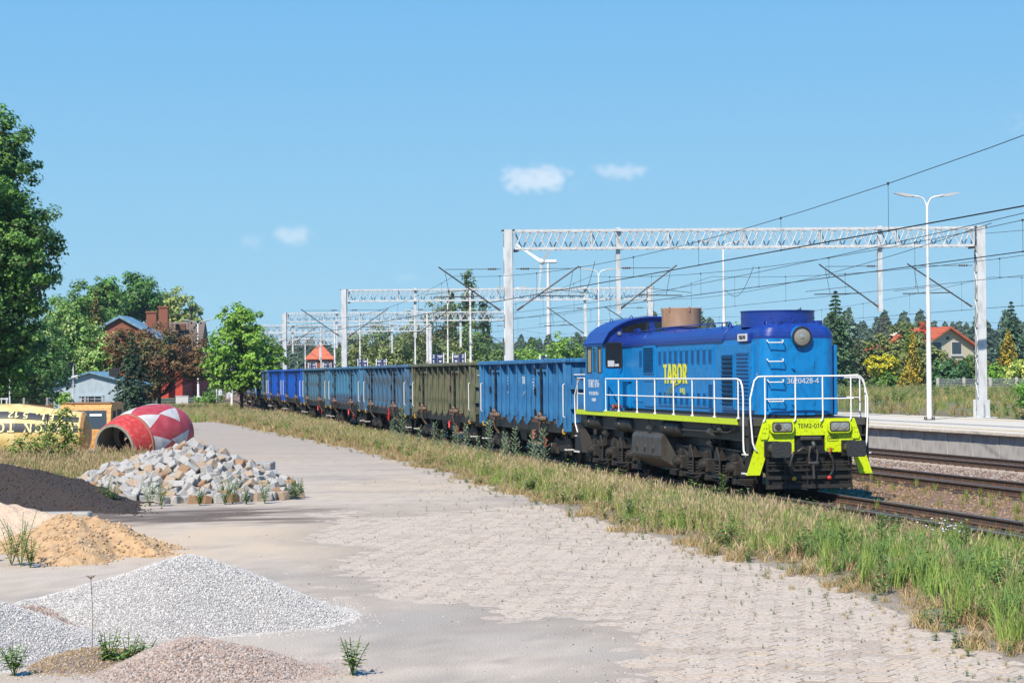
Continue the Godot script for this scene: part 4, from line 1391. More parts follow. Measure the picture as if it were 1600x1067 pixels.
	# handrails
	for s in [-1, 1]:
		var x = s * 1.47
		b = B.new()
		b.tube([Vector3(x, 2.64, -12.8), Vector3(x, 2.64, -1.30), Vector3(x, 2.60, -1.08), Vector3(x, 2.46, -0.95), Vector3(x, 2.2, -0.90), Vector3(x, 1.25, -0.92), Vector3(x, 1.02, -0.90), Vector3(x, 0.90, -0.72)], 0.021, 8)
		b.tube([Vector3(x, 2.185, -12.8), Vector3(x, 2.185, -1.25)], 0.018, 7)
		var hr := part("side_handrail", b, wht, L)
		for z in [-12.8, -11.44, -9.6, -7.92, -6.27, -4.71, -2.98, -1.25]:
			b = B.new()
			b.tube([Vector3(x, 1.74, z), Vector3(x, 2.64, z)], 0.018, 7)
			b.cyl(Vector3(x, 1.736, z), Vector3(x, 1.77, z), 0.05, 0.04, 8)
			part("post", b, wht, hr)
		# rear steps rail
		b = B.new()
		b.tube([Vector3(x, 1.74, -15.2), Vector3(x, 2.66, -15.2), Vector3(x, 2.66, -16.0), Vector3(x, 1.74, -16.05)], 0.020, 7)
		b.tube([Vector3(x, 2.2, -15.2), Vector3(x, 2.2, -16.02)], 0.018, 7)
		b.tube([Vector3(x, 2.66, -15.7), Vector3(x, 2.5, -16.0), Vector3(x, 2.15, -16.38), Vector3(x, 1.3, -16.32), Vector3(x, 1.05, -16.05)], 0.020, 7)
		part("rear_handrail", b, wht, L)
		# front grab rail beside the steps
		b = B.new()
		b.tube([Vector3(s * 1.10, 2.69, zf), Vector3(s * 1.22, 2.68, zf), Vector3(s * 1.30, 2.60, zf), Vector3(s * 1.40, 2.2, zf), Vector3(s * 1.40, 1.85, zf), Vector3(s * 1.36, 1.22, zf + 0.02), Vector3(s * 1.32, 1.08, zf + 0.04), Vector3(s * 1.27, 1.02, zf + 0.02)], 0.021, 8)
		part("grab_rail", b, wht, L)
	b = B.new()
	b.tube([Vector3(-1.10, 2.69, zf), Vector3(1.10, 2.69, zf)], 0.021, 8)
	b.tube([Vector3(-1.06, 2.18, zf), Vector3(1.06, 2.18, zf)], 0.018, 7)
	var fh := part("front_handrail", b, wht, L)
	for x in [-1.05, -0.33, 0.32, 1.0]:
		b = B.new()
		b.tube([Vector3(x, 2.69, zf), Vector3(x, 1.80, zf), Vector3(x - 0.02, 1.72, zf + 0.03), Vector3(x - 0.06, 1.67, zf + 0.03)], 0.018, 7)
		part("post", b, wht, fh)
	b = B.new()
	b.tube([Vector3(-1.22, 2.76, -0.66), Vector3(-1.22, 2.69, -0.7), Vector3(-0.82, 2.69, -1.18), Vector3(-0.82, 2.69, -1.22)], 0.012, 5)
	b.tube([Vector3(1.2, 2.72, -0.66), Vector3(0.8, 2.69, -1.2)], 0.010, 5)
	part("safety_chain", b, wht, fh)

	# fuel tank and air reservoirs
	b = B.new()
	var tp := PackedVector2Array()
	for q in [[-1.46, 1.12], [-1.42, 1.20], [-1.33, 1.24], [1.33, 1.24], [1.42, 1.20], [1.46, 1.12], [1.46, 0.66], [1.43, 0.58], [0.95, 0.30], [-0.95, 0.30], [-1.43, 0.58], [-1.46, 0.66]]:
		tp.append(Vector2(q[0], q[1]))
	b.prism(tp, -10.15, -7.45)
	var ft := part("fuel_tank", b, M["tank grey"], L)
	for s in [-1, 1]:
		for z in [-9.7, -8.95, -8.2]:
			b = B.new()
			b.cyl(Vector3(s * 1.455, 0.84, z), Vector3(s * 1.475, 0.84, z), 0.115, 0.11, 20)
			b.cyl(Vector3(s * 1.475, 0.84, z), Vector3(s * 1.49, 0.84, z), 0.06, 0.06, 12)
			part("filler_cover", b, M["steel grey"], ft)
		for z in [-14.7, -11.4, -6.95]:
			b = B.new()
			b.lathe([Vector2(0.0, -0.86), Vector2(0.12, -0.84), Vector2(0.19, -0.79), Vector2(0.215, -0.72), Vector2(0.215, 0.72), Vector2(0.19, 0.79), Vector2(0.12, 0.84), Vector2(0.0, 0.86)], Transform3D(Basis(Vector3.RIGHT, PI / 2), Vector3(s * 1.20, 1.385, z)), 22)
			var ar := part("air_reservoir", b, M["running gear black"], L)
			b = B.new()
			for k in [-0.45, 0.45]:
				b.lathe([Vector2(0.219, k - 0.03), Vector2(0.226, k - 0.03), Vector2(0.226, k + 0.03), Vector2(0.219, k + 0.03)], Transform3D(Basis(Vector3.RIGHT, PI / 2), Vector3(s * 1.20, 1.385, z)), 22)
			part("strap", b, frm, ar)
			b = B.new()
			b.cbox(Vector3(s * 1.42, 1.40, z - 0.25), Vector3(0.03, 0.05, 0.06), 0.006)
			part("drain_cock", b, M["rust brown"], ar)
	# hanging pipes under the sill
	b = B.new()
	for q in [[-2.7, 1.45, 0.06], [-3.4, 1.38, 0.09], [-8.7, 1.35, 0.05], [-14.1, 1.56, 0.06]]:
		b.cyl(Vector3(-1.42, q[1], q[0] - 0.12), Vector3(-1.42, q[1], q[0] + 0.12), q[2], q[2], 10)
		b.tube([Vector3(-1.42, 1.62, q[0]), Vector3(-1.40, q[1], q[0])], 0.02, 5)
	b.tube([Vector3(-1.38, 1.52, -1.6), Vector3(-1.40, 1.40, -2.2), Vector3(-1.40, 1.38, -5.8)], 0.02, 6)
	part("brake_pipe", b, M["steel grey"], L)

	# two three-axle bogies
	for c in [-4.5, -13.1]:
		var bg := Node3D.new()
		bg.name = "bogie"
		L.add_child(bg, true)
		for s in [-1, 1]:
			b = B.new()
			b.prism(PackedVector2Array([Vector2(-2.75, 0.98), Vector2(2.75, 0.98), Vector2(2.75, 0.78), Vector2(2.45, 0.72), Vector2(-2.45, 0.72), Vector2(-2.75, 0.78)]), -0.09, 0.09, Transform3D(Basis(Vector3(0, 0, 1), Vector3(0, 1, 0), Vector3(-1, 0, 0)), Vector3(s * 1.03, 0, c)))
			for az in [-2.1, 0.0, 2.1]:
				# horn guide arch above each axle box
				var hg := PackedVector2Array()
				for i in 9:
					hg.append(Vector2(cos(PI * i / 8) * 0.40, 0.58 + sin(PI * i / 8) * 0.42))
				hg.append(Vector2(-0.40, 0.38)); hg.append(Vector2(-0.26, 0.38))
				for i in 9:
					hg.append(Vector2(-cos(PI * i / 8) * 0.26, 0.58 + sin(PI * i / 8) * 0.27))
				hg.append(Vector2(0.26, 0.38)); hg.append(Vector2(0.40, 0.38))
				b.prism(hg, -0.06, 0.06, Transform3D(Basis(Vector3(0, 0, 1), Vector3(0, 1, 0), Vector3(-1, 0, 0)), Vector3(s * 1.10, 0, c + az)))
			part("side_frame", b, blk, bg)
			for az in [-2.1, 0.0, 2.1]:
				b = B.new()
				b.cbox(Vector3(s * 1.14, 0.545, c + az), Vector3(0.24, 0.36, 0.36), 0.04)
				b.cyl(Vector3(s * 1.22, 0.545, c + az), Vector3(s * 1.36, 0.545, c + az), 0.165, 0.15, 18)
				b.cyl(Vector3(s * 1.36, 0.545, c + az), Vector3(s * 1.39, 0.545, c + az), 0.10, 0.09, 12)
				b.cbox(Vector3(s * 1.17, 0.80, c + az), Vector3(0.12, 0.16, 0.10), 0.02)
				b.cbox(Vector3(s * 1.15, 0.26, c + az), Vector3(0.16, 0.16, 0.22), 0.02)
				part("axle_box", b, blk, bg)
				var wo := part("wheel", wheel_mesh(0.525), blk, bg)
				wo.transform = Transform3D(Basis(Vector3.UP, 0.0 if s < 0 else PI), Vector3(s * 0.76, 0.527, c + az))
			for az in [-1.05, 1.05]:
				b = B.new()
				coil(b, Vector3(s * 1.16, 0.34, c + az), 0.15, 0.36, 5, 0.03)
				var sp := part("spring", b, blk, bg)
				b = B.new()
				b.cbox(Vector3(s * 1.16, 0.72, c + az), Vector3(0.36, 0.035, 0.46), 0.008)
				b.prism(PackedVector2Array([Vector2(-0.2, 0.74), Vector2(0.2, 0.74), Vector2(0.02, 1.02), Vector2(-0.02, 1.02)]), -0.015, 0.015, Transform3D(Basis(Vector3(0, 0, 1), Vector3(0, 1, 0), Vector3(-1, 0, 0)), Vector3(s * 1.27, 0, c + az)))
				b.prism(PackedVector2Array([Vector2(-0.15, 0.74), Vector2(0.15, 0.74), Vector2(0.02, 0.98), Vector2(-0.02, 0.98)]), -0.015, 0.015, Transform3D(Basis(), Vector3(s * 1.16, 0, c + az + 0.12)))
				b.cbox(Vector3(s * 1.16, 0.31, c + az), Vector3(0.34, 0.05, 0.75), 0.015)
				b.cbox(Vector3(s * 1.28, 0.52, c + az + 0.24), Vector3(0.04, 0.42, 0.05), 0.008)
				part("spring_seat", b, blk, sp)
				b = B.new()
				b.tube([Vector3(s * 1.2, 0.30, c + az - 0.75), Vector3(s * 1.24, 0.24, c + az - 0.4), Vector3(s * 1.24, 0.22, c + az + 0.4), Vector3(s * 1.2, 0.30, c + az + 0.75)], 0.035, 6)
				part("equaliser", b, blk, bg)
			# friction damper and brake cylinder
			var dz := 0.55 if c > -9.0 else -0.55
			b = B.new()
			b.cyl(Vector3(s * 1.06, 1.10, c + dz), Vector3(s * 1.24, 1.10, c + dz), 0.19, 0.19, 20)
			b.cyl(Vector3(s * 1.24, 1.10, c + dz), Vector3(s * 1.31, 1.10, c + dz), 0.10, 0.08, 12)
			b.cyl(Vector3(s * 1.31, 1.09, c + dz - 0.02), Vector3(s * 1.33, 1.05, c + dz + 0.34), 0.06, 0.04, 10)
			part("damper", b, blk, bg)
			b = B.new()
			b.bx(s * 1.0, s * 1.12, 1.0, 1.20, c - 0.9, c + 0.9)
			b.tube([Vector3(s * 1.17, 0.94, c - 2.6), Vector3(s * 1.17, 0.94, c - 1.4)], 0.02, 5)
			b.tube([Vector3(s * 1.17, 1.0, c + 0.9), Vector3(s * 1.18, 0.96, c + 2.6)], 0.025, 5)
			part("bolster", b, blk, bg)
		for az in [-2.1, 0.0, 2.1]:
			b = B.new()
			b.cyl(Vector3(-1.0, 0.527, c + az), Vector3(1.0, 0.527, c + az), 0.09, 0.09, 12)
			part("axle", b, blk, bg)
		# brake blocks and leaf springs seen low at the ends
		b = B.new()
		for s in [-1, 1]:
			for az in [-2.72, 2.72]:
				for k in 3:
					b.bx(s * 0.9, s * 1.22, 0.20 + k * 0.05, 0.235 + k * 0.05, c + az - 0.28, c + az + 0.28)
			for az in [-1.5, -0.6, 0.6, 1.5]:
				b.cbox(Vector3(s * 0.76, 0.5, c + az), Vector3(0.10, 0.5, 0.10), 0.02)
		part("brake_gear", b, blk, bg)
	b = B.new()
	b.bx(-0.9, 0.9, 0.6, 1.22, -16.0, -1.2)
	part("underframe_core", b, frm, L)
	b = B.new()
	var pile := []
	for i in 60:
		pile.append(Vector3(-1.30 + rnd(-0.10, 0.10), 1.77 + rnd(0.0, 0.16), -12.4 + rnd(-0.28, 0.45)))
	b.tube(pile, 0.014, 5)
	var rope := part("rope_coil", b, mat("rope red brown", Color(0.33, 0.085, 0.05), 0.9))
	tag(rope, "coil of red brown rope lying on the locomotive walkway by the cab", "rope")

# ---------------------------------------------------------------- open goods wagons
func shared(key: String, make: Callable) -> Mesh:
	if not meshes.has(key):
		var b := B.new()
		make.call(b)
		meshes[key] = b.mesh()
	return meshes[key]

const LEN := 13.1
const RIBS := [1.12, 2.42, 4.22, 5.55, 6.85, 8.15, 9.45, 11.22, 12.35]

func wagon(label: String, paint: String, gussets: bool, z: float) -> Node3D:
	var w := thing("open_wagon", label, "wagon", Vector3(drift(z - 6.5), 0, z), heading(z - 6.5), "open wagons of the goods train")
	var p: Material = M[paint]
	var blk: Material = M["running gear black"]
	var lx := Transform3D(Basis(Vector3(0, 0, 1), Vector3(0, 1, 0), Vector3(-1, 0, 0)), Vector3.ZERO)
	for s in [-1, 1]:
		var sd := float(s)
		part("side_wall", shared("side_wall%d" % s, func(b: B):
			b.bx(sd * 1.285, sd * 1.31, 1.38, 3.13, -LEN + 0.03, -0.03)), p, w)
		for k in RIBS.size():
			var rz: float = -RIBS[k]
			var gus: bool = gussets and k != 1 and k != 2 and k != 6 and k != 7
			var o := part("rib", shared("rib%d%s" % [s, gus], func(b: B):
				var pf := PackedVector2Array([Vector2(1.312, 3.13), Vector2(1.46, 3.13), Vector2(1.46, 1.95), Vector2(1.51, 1.92), Vector2(1.51, 1.28), Vector2(1.46, 1.12), Vector2(1.312, 1.30)] if gus else [Vector2(1.312, 3.13), Vector2(1.46, 3.13), Vector2(1.46, 1.30), Vector2(1.312, 1.30)])
				var q := PackedVector2Array()
				for v in pf:
					q.append(Vector2(v.x * sd, v.y))
				b.prism(q, -0.035, 0.035)
				b.bx(sd * 1.461, sd * 1.472, 1.40, 3.13, -0.06, 0.06)), p, w)
			o.position.z = rz
		# corner posts
		for e in [0.0, -LEN]:
			var o2 := part("corner_post", shared("corner%d" % s, func(b: B):
				b.cbox(Vector3(sd * 1.39, 2.08, 0), Vector3(0.20, 2.12, 0.30), 0.012)), p, w)
			o2.position.z = e + (-0.16 if e == 0.0 else 0.16)
		# discharge doors with bars, hinges and rusty latches
		for d in [[2.42, 4.22], [9.45, 11.22]]:
			var zc: float = -(d[0] + d[1]) * 0.5
			var dr := part("door", shared("door%d" % s, func(b: B):
				for e in [-1, 1]:
					var zz: float = e * 0.42
					b.bx(sd * 1.312, sd * 1.36, 1.42, 2.98, zz - 0.36, zz + 0.36)
					b.bx(sd * 1.361, sd * 1.45, 2.86, 2.94, zz - 0.32, zz + 0.32)
					b.bx(sd * 1.361, sd * 1.45, 1.50, 2.86, zz + e * 0.26 - 0.05, zz + e * 0.26 + 0.05)
					b.bx(sd * 1.361, sd * 1.43, 1.50, 2.86, zz - e * 0.27 - 0.03, zz - e * 0.27 + 0.03)), p, w)
			dr.position.z = zc
			var lk := part("locking_bar", shared("bar%d" % s, func(b: B):
				b.cyl(Vector3(sd * 1.475, 1.42, 0), Vector3(sd * 1.475, 3.06, 0), 0.028, 0.028, 8)
				for y in [1.62, 2.1, 2.62, 2.95]:
					b.cbox(Vector3(sd * 1.47, y, 0), Vector3(0.07, 0.12, 0.10), 0.01)
				for y in [1.55, 2.25, 2.9]:
					b.cbox(Vector3(sd * 1.475, y, -0.86), Vector3(0.04, 0.22, 0.12), 0.01)), M["frame black"], dr)
			lk.name = "locking_bar"
			part("latch", shared("latch%d" % s, func(b: B):
				for e in [-0.34, 0.30]:
					b.cbox(Vector3(sd * 1.49, 1.38, e), Vector3(0.16, 0.13, 0.46), 0.03, Basis(Vector3(1, 0, 0), 0.1 * e))
				b.cbox(Vector3(sd * 1.52, 1.50, 0.0), Vector3(0.10, 0.12, 0.30), 0.03)
				b.tube([Vector3(sd * 1.44, 1.33, 0.1), Vector3(sd * 1.50, 1.20, -0.05), Vector3(sd * 1.45, 0.95, -0.22), Vector3(sd * 1.30, 0.72, -0.25)], 0.045, 6)), M["dump latch"], dr)
		# ladder grips at the near end
		for e in [-0.33, -LEN + 0.33]:
			var gr := part("grab_handle", shared("grip%d" % s, func(b: B):
				b.tube([Vector3(sd * 1.49, 2.48, 0.24), Vector3(sd * 1.54, 2.46, 0.24), Vector3(sd * 1.54, 1.50, 0.24), Vector3(sd * 1.49, 1.46, 0.24)], 0.017, 6)), M["white paint"], w)
			gr.position.z = e
		part("stencil_marks", shared("marks%d" % s, func(b: B):
			var r := RandomNumberGenerator.new()
			r.seed = 5
			for q in [[0.55, 1.55, 3], [0.70, 2.2, 4], [4.95, 2.2, 5], [7.5, 1.62, 2], [8.8, 2.15, 6], [12.75, 2.1, 8], [1.7, 1.5, 3]]:
				for i in q[2]:
					var ln := r.randf_range(0.15, 0.5)
					b.bx(sd * 1.311, sd * 1.314, q[1] + i * 0.10, q[1] + i * 0.10 + 0.045, -q[0] - ln * 0.5, -q[0] + ln * 0.5)), M["white letters"], w)
	# end walls with two cross ribs, top rim, floor
	for e in [0.0, -LEN]:
		var out := 1.0 if e == 0.0 else -1.0
		var en := part("end_wall", shared("end%d" % int(out), func(b: B):
			b.bx(-1.34, 1.34, 1.30, 3.13, -0.02, 0.02)), p, w)
		en.position.z = e - out * 0.06
		part("end_rib", shared("endrib%d" % int(out), func(b: B):
			for y in [1.72, 2.32]:
				b.prism(PackedVector2Array([Vector2(-1.34, y), Vector2(1.34, y), Vector2(1.34, y + 0.12), Vector2(-1.34, y + 0.12)]), out * 0.021, out * 0.13)
			for x in [-0.55, 0.55]:
				b.bx(x - 0.05, x + 0.05, 1.30, 1.719, out * 0.021, out * 0.10)), p, en)
		part("end_handrail", shared("endgrip%d" % int(out), func(b: B):
			b.tube([Vector3(-1.2, 2.76, out * 0.03), Vector3(-1.2, 2.76, out * 0.12), Vector3(-0.6, 2.76, out * 0.12), Vector3(-0.6, 2.76, out * 0.03)], 0.016, 5)), M["white paint"], en)
	part("top_rim", shared("rim", func(b: B):
		for sd in [-1.0, 1.0]:
			b.cbox(Vector3(sd * 1.435, 3.195, -LEN / 2), Vector3(0.17, 0.13, LEN + 0.12), 0.02)
		for e in [0.02, -LEN - 0.02]:
			b.cbox(Vector3(0, 3.194, e), Vector3(2.69, 0.128, 0.14), 0.02)), p, w)
	part("load_floor", shared("floor", func(b: B):
		b.bx(-1.27, 1.27, 1.22, 1.30, -LEN + 0.09, -0.09)
		b.bx(-1.283, -1.275, 1.31, 3.12, -LEN + 0.09, -0.09)
		b.bx(1.275, 1.283, 1.31, 3.12, -LEN + 0.09, -0.09)), M["wagon inside rust"], w)
	part("underframe", shared("under", func(b: B):
		for sd in [-1.0, 1.0]:
			b.bx(sd * 1.15, sd * 1.30, 0.95, 1.22, -LEN, 0.0)
		b.bx(-0.25, 0.25, 0.85, 1.2, -LEN + 0.2, -0.2)
		for e in [0.0, -LEN]:
			b.bx(-1.30, 1.30, 0.85, 1.21, e - 0.11, e + 0.11)
		b.prism(PackedVector2Array([Vector2(-8.8, 1.1), Vector2(-4.3, 1.1), Vector2(-4.9, 0.55), Vector2(-8.2, 0.55)]), -1.0, 1.0, lx)
		b.cyl(Vector3(-0.6, 0.75, -5.3), Vector3(-0.6, 0.75, -6.4), 0.18, 0.18, 14)
		b.bx(-1.1, -0.5, 0.55, 0.8, -7.4, -7.0)), M["frame black"], w)
	for e in [0.0, -LEN]:
		var out := 1.0 if e == 0.0 else -1.0
		for s in [-1, 1]:
			part("buffer", shared("wbuf%d%d" % [int(out), s], func(b: B):
				b.cyl(Vector3(s * 0.875, 1.05, e + out * 0.1), Vector3(s * 0.875, 1.05, e + out * 0.48), 0.11, 0.09, 14)
				b.cyl(Vector3(s * 0.875, 1.05, e + out * 0.48), Vector3(s * 0.875, 1.05, e + out * 0.56), 0.22, 0.215, 20)), M["steel grey"], w)
		part("coupler", shared("wcoup%d" % int(out), func(b: B):
			b.cbox(Vector3(0, 1.02, e + out * 0.3), Vector3(0.10, 0.14, 0.42), 0.02)
			b.tube([Vector3(0, 1.0, e + out * 0.5), Vector3(0.03, 0.8, e + out * 0.6), Vector3(0, 0.72, e + out * 0.72)], 0.04, 6)), M["steel grey"], w)
		for s in [-1, 1]:
			part("shunter_step", shared("wstep%d%d" % [int(out), s], func(b: B):
				b.bx(s * 1.20, s * 1.418, 0.465, 0.49, e - out * 0.42, e - out * 0.12)
				b.bx(s * 1.418, s * 1.426, 0.455, 0.50, e - out * 0.42, e - out * 0.12)), M["white paint"], w)
			part("step_hanger", shared("whang%d%d" % [int(out), s], func(b: B):
				b.bx(s * 1.38, s * 1.405, 0.49, 1.0, e - out * 0.40, e - out * 0.37)
				b.bx(s * 1.38, s * 1.405, 0.49, 1.0, e - out * 0.17, e - out * 0.14)), M["frame black"], w)
			part("lashing_hook", shared("whook%d%d" % [int(out), s], func(b: B):
				b.tube([Vector3(s * 1.44, 1.10, e - out * 0.5), Vector3(s * 1.46, 1.02, e - out * 0.5), Vector3(s * 1.44, 0.95, e - out * 0.5), Vector3(s * 1.38, 0.96, e - out * 0.5)], 0.024, 6)), M["amber paint"], w)
	# two bogies
	for c in [-2.05, -LEN + 2.05]:
		var bg := Node3D.new()
		bg.name = "bogie"
		w.add_child(bg, true)
		bg.position.z = c
		for s in [-1, 1]:
			part("side_frame", shared("wside%d" % s, func(b: B):
				b.prism(PackedVector2Array([Vector2(-1.25, 0.62), Vector2(-0.95, 0.80), Vector2(-0.35, 0.70), Vector2(0.35, 0.70), Vector2(0.95, 0.80), Vector2(1.25, 0.62), Vector2(1.2, 0.50), Vector2(0.6, 0.52), Vector2(0.35, 0.36), Vector2(-0.35, 0.36), Vector2(-0.6, 0.52), Vector2(-1.2, 0.50)]), -0.06, 0.06, Transform3D(lx.basis, Vector3(s * 1.02, 0, 0)))
				for az in [-0.9, 0.9]:
					b.cbox(Vector3(s * 1.06, 0.46, az), Vector3(0.22, 0.28, 0.30), 0.03)
					b.cyl(Vector3(s * 1.15, 0.46, az), Vector3(s * 1.2, 0.46, az), 0.13, 0.12, 14)
					b.cyl(Vector3(s * 1.07, 0.28, az - 0.27), Vector3(s * 1.07, 0.50, az - 0.27), 0.09, 0.09, 10)
					b.cyl(Vector3(s * 1.07, 0.28, az + 0.27), Vector3(s * 1.07, 0.50, az + 0.27), 0.09, 0.09, 10)), blk, bg)
			for az in [-0.9, 0.9]:
				var wo := part("wheel", wheel_mesh(0.46), blk, bg)
				wo.transform = Transform3D(Basis(Vector3.UP, 0.0 if s < 0 else PI), Vector3(s * 0.76, 0.462, az))
		part("axles", shared("waxle", func(b: B):
			for az in [-0.9, 0.9]:
				b.cyl(Vector3(-1.0, 0.462, az), Vector3(1.0, 0.462, az), 0.08, 0.08, 10)
			b.bx(-1.0, 1.0, 0.5, 0.85, -0.2, 0.2)), blk, bg)
	return w

func build_wagons() -> void:
	var list := [
		["azure blue open wagon coupled right behind the locomotive", "wagon azure", true],
		["olive green open wagon with rust patches, second behind the locomotive", "wagon olive", true],
		["slate blue open wagon streaked with rust, third behind the locomotive", "wagon slate", false],
		["light blue open wagon with faded navy middle panels, fourth behind the locomotive", "wagon pale blue", false],
		["teal grey open wagon between the light blue and the royal blue ones", "wagon teal grey", false],
		["clean royal blue open wagon just right of the young maple crown", "wagon royal blue", false],
		["royal blue open wagon half behind the young maple crown", "wagon royal blue", false],
		["grey blue open wagon behind the maple trunk", "wagon slate", false],
		["blue open wagon far down the train left of the maple trunk", "wagon azure", false],
		["teal open wagon near the tail of the train", "wagon teal grey", false],
		["last visible open wagon at the tail of the train", "wagon slate", false]]
	for i in list.size():
		var z := -17.45 - i * 14.72
		var w := wagon(list[i][0], list[i][1], list[i][2], z)
		if i == 0 or i == 3:
			text_part("TABOR", "lettering", 0.34 if i == 0 else 0.40, M["white letters"], w, Transform3D(facing_left(), Vector3(-1.316, 2.58, -6.2)), true, 0.95)
			var b := B.new()
			for k in 2:
				var pts := []
				for j in 7:
					var t := j / 6.0
					pts.append(Vector3(-1.316, 2.10 + 0.24 * sin(t * PI * 0.5), -6.55 + k * 0.10 + t * 0.75))
				b.tube(pts, 0.016, 4)
			part("logo_arc", b, M["white letters"], w)
		if i < 5:
			# brake change lever, brake wheel or end rail of this wagon
			var b := B.new()
			if i == 2:
				b.lathe([Vector2(0.25, -0.02), Vector2(0.29, 0.0), Vector2(0.25, 0.02)], Transform3D(Basis(Vector3(0, 0, 1), PI / 2), Vector3(-1.45, 0.95, -5.2)), 22)
				for k in 4:
					b.tube([Vector3(-1.45, 0.95, -5.2), Vector3(-1.45, 0.95 + 0.27 * cos(k * PI / 2), -5.2 + 0.27 * sin(k * PI / 2))], 0.02, 5)
				part("hand_brake_wheel", b, M["red paint"], w)
			else:
				b.tube([Vector3(-1.40, 0.95, -4.6), Vector3(-1.48, 0.93, -4.4), Vector3(-1.48, 0.70, -4.35)], 0.045, 6)
				b.cbox(Vector3(-1.42, 0.60, -2.9), Vector3(0.05, 0.26, 0.10), 0.01, Basis(Vector3.RIGHT, 0.4))
				part("brake_lever", b, M["red paint"], w)
		if i == 1:
			var b := B.new()
			b.tube([Vector3(-1.20, 1.10, 0.45), Vector3(-1.20, 2.20, 0.45), Vector3(-1.15, 2.32, 0.45), Vector3(-1.0, 2.36, 0.42), Vector3(-0.4, 2.36, 0.42)], 0.022, 7)
			part("platform_rail", b, M["white paint"], w)
	# patches of newer primer and rust rubbed bare on single side panels
	var bare := mat("bare primer", Color.WHITE, 0.85, 0.0, noise_tex(0.03, [[0.3, Color(0.085, 0.095, 0.06)], [0.5, Color(0.26, 0.17, 0.11)], [0.75, Color(0.42, 0.27, 0.17)]], 37), Vector3(0.9, 0.35, 0.9))
	var w1 := get_node("open_wagon_001")
	for q in [[5.05, 5.42, 1.95, 2.85], [6.1, 6.6, 1.6, 2.75], [7.35, 7.8, 1.5, 2.7], [1.45, 1.75, 1.6, 2.8]]:
		var b := B.new()
		b.bx(-1.311, -1.314, q[2], q[3], -q[1], -q[0])
		part("rust_patch", b, bare, w1)
	var rust := mat("orange rust", Color.WHITE, 0.9, 0.0, noise_tex(0.03, [[0.25, Color(0.10, 0.09, 0.09)], [0.5, Color(0.36, 0.12, 0.035)], [0.8, Color(0.52, 0.19, 0.06)]], 38), Vector3(1.2, 0.4, 1.2))
	var w2 := get_node("open_wagon_002")
	for q in [[0.75, 1.0, 1.45, 2.3], [4.4, 4.6, 2.4, 3.0], [3.2, 3.3, 1.5, 2.9]]:
		var b := B.new()
		b.bx(-1.311, -1.314, q[2], q[3], -q[1], -q[0])
		part("rust_patch", b, rust, w2)

# ---------------------------------------------------------------- catenary gantries and wires
func truss(b: B, p: Vector3, q: Vector3, depth: float, width: float, bays: int) -> void:
	var d := (q - p)
	var u := d.normalized()
	var side := u.cross(Vector3.UP).normalized() * width * 0.5
	for s in [-1.0, 1.0]:
		for y in [0.0, -depth]:
			var a: Vector3 = p + side * s + Vector3(0, y, 0)
			var c: Vector3 = q + side * s + Vector3(0, y, 0)
			b.box((a + c) * 0.5, Vector3(0.10, 0.10, d.length()), Basis(u.cross(Vector3.UP), Vector3.UP, -u).orthonormalized())
		for i in bays:
			var a2: Vector3 = p + d * (float(i) / bays) + side * s
			var m2: Vector3 = p + d * ((i + 0.5) / bays) + side * s
			var c2: Vector3 = p + d * ((i + 1.0) / bays) + side * s
			var dn := Vector3(0, -depth, 0)
			if s > 0:
				b.cyl(a2 + dn, m2, 0.032, 0.032, 5, false)
				b.cyl(m2, c2 + dn, 0.032, 0.032, 5, false)
			else:
				b.cyl(a2, m2 + dn, 0.032, 0.032, 5, false)
				b.cyl(m2 + dn, c2, 0.032, 0.032, 5, false)
	for i in range(0, bays + 1, 5):
		var a3: Vector3 = p + d * (float(i) / bays)
		for s in [-1.0, 1.0]:
			b.cyl(a3 + side * s, a3 + side * s + Vector3(0, -depth, 0), 0.035, 0.035, 5, false)
		b.cyl(a3 + side, a3 - side, 0.03, 0.03, 5, false)

func lattice_mast(parent: Node, base: Vector3, h: float, u: Vector3) -> void:
	# two channels joined by zigzag bars; the channel webs face along the track
	var side := u.cross(Vector3.UP).normalized()
	var b := B.new()
	for s in [-1.0, 1.0]:
		b.box(base + side * s * 0.30 + Vector3(0, h / 2, 0), Vector3(0.34, h, 0.012), Basis(u, Vector3.UP, -side))
		for e in [-1.0, 1.0]:
			b.box(base + u * e * 0.175 + side * s * 0.255 + Vector3(0, h / 2, 0), Vector3(0.012, h, 0.10), Basis(u, Vector3.UP, -side))
	var o := part("mast", b, M["galvanised"], parent)
	b = B.new()
	var n := int(h / 0.62)
	for i in n:
		var y0 := 0.35 + i * (h - 0.5) / n
		var y1 := 0.35 + (i + 1) * (h - 0.5) / n
		for e in [-1.0, 1.0]:
			var a: Vector3 = base + u * e * 0.182 + side * 0.25 * (1.0 if i % 2 else -1.0) + Vector3(0, y0, 0)
			var c: Vector3 = base + u * e * 0.182 - side * 0.25 * (1.0 if i % 2 else -1.0) + Vector3(0, y1, 0)
			b.cyl(a, c, 0.028, 0.028, 5)
	part("lacing_bars", b, M["galvanised"], o)
	b = B.new()
	b.cbox(base + Vector3(0, 0.04, 0), Vector3(1.15, 0.06, 0.9), 0.01)
	for s in [-1.0, 1.0]:
		b.box(base + side * s * 0.322 + Vector3(0, 0.45, 0), Vector3(0.58, 0.78, 0.02), Basis(u, Vector3.UP, -side))
		b.box(base + side * s * 0.39 + Vector3(0, 0.4, 0), Vector3(0.03, 0.62, 0.12), Basis(u, Vector3.UP, -side))
	part("foot", b, M["galvanised"], o)

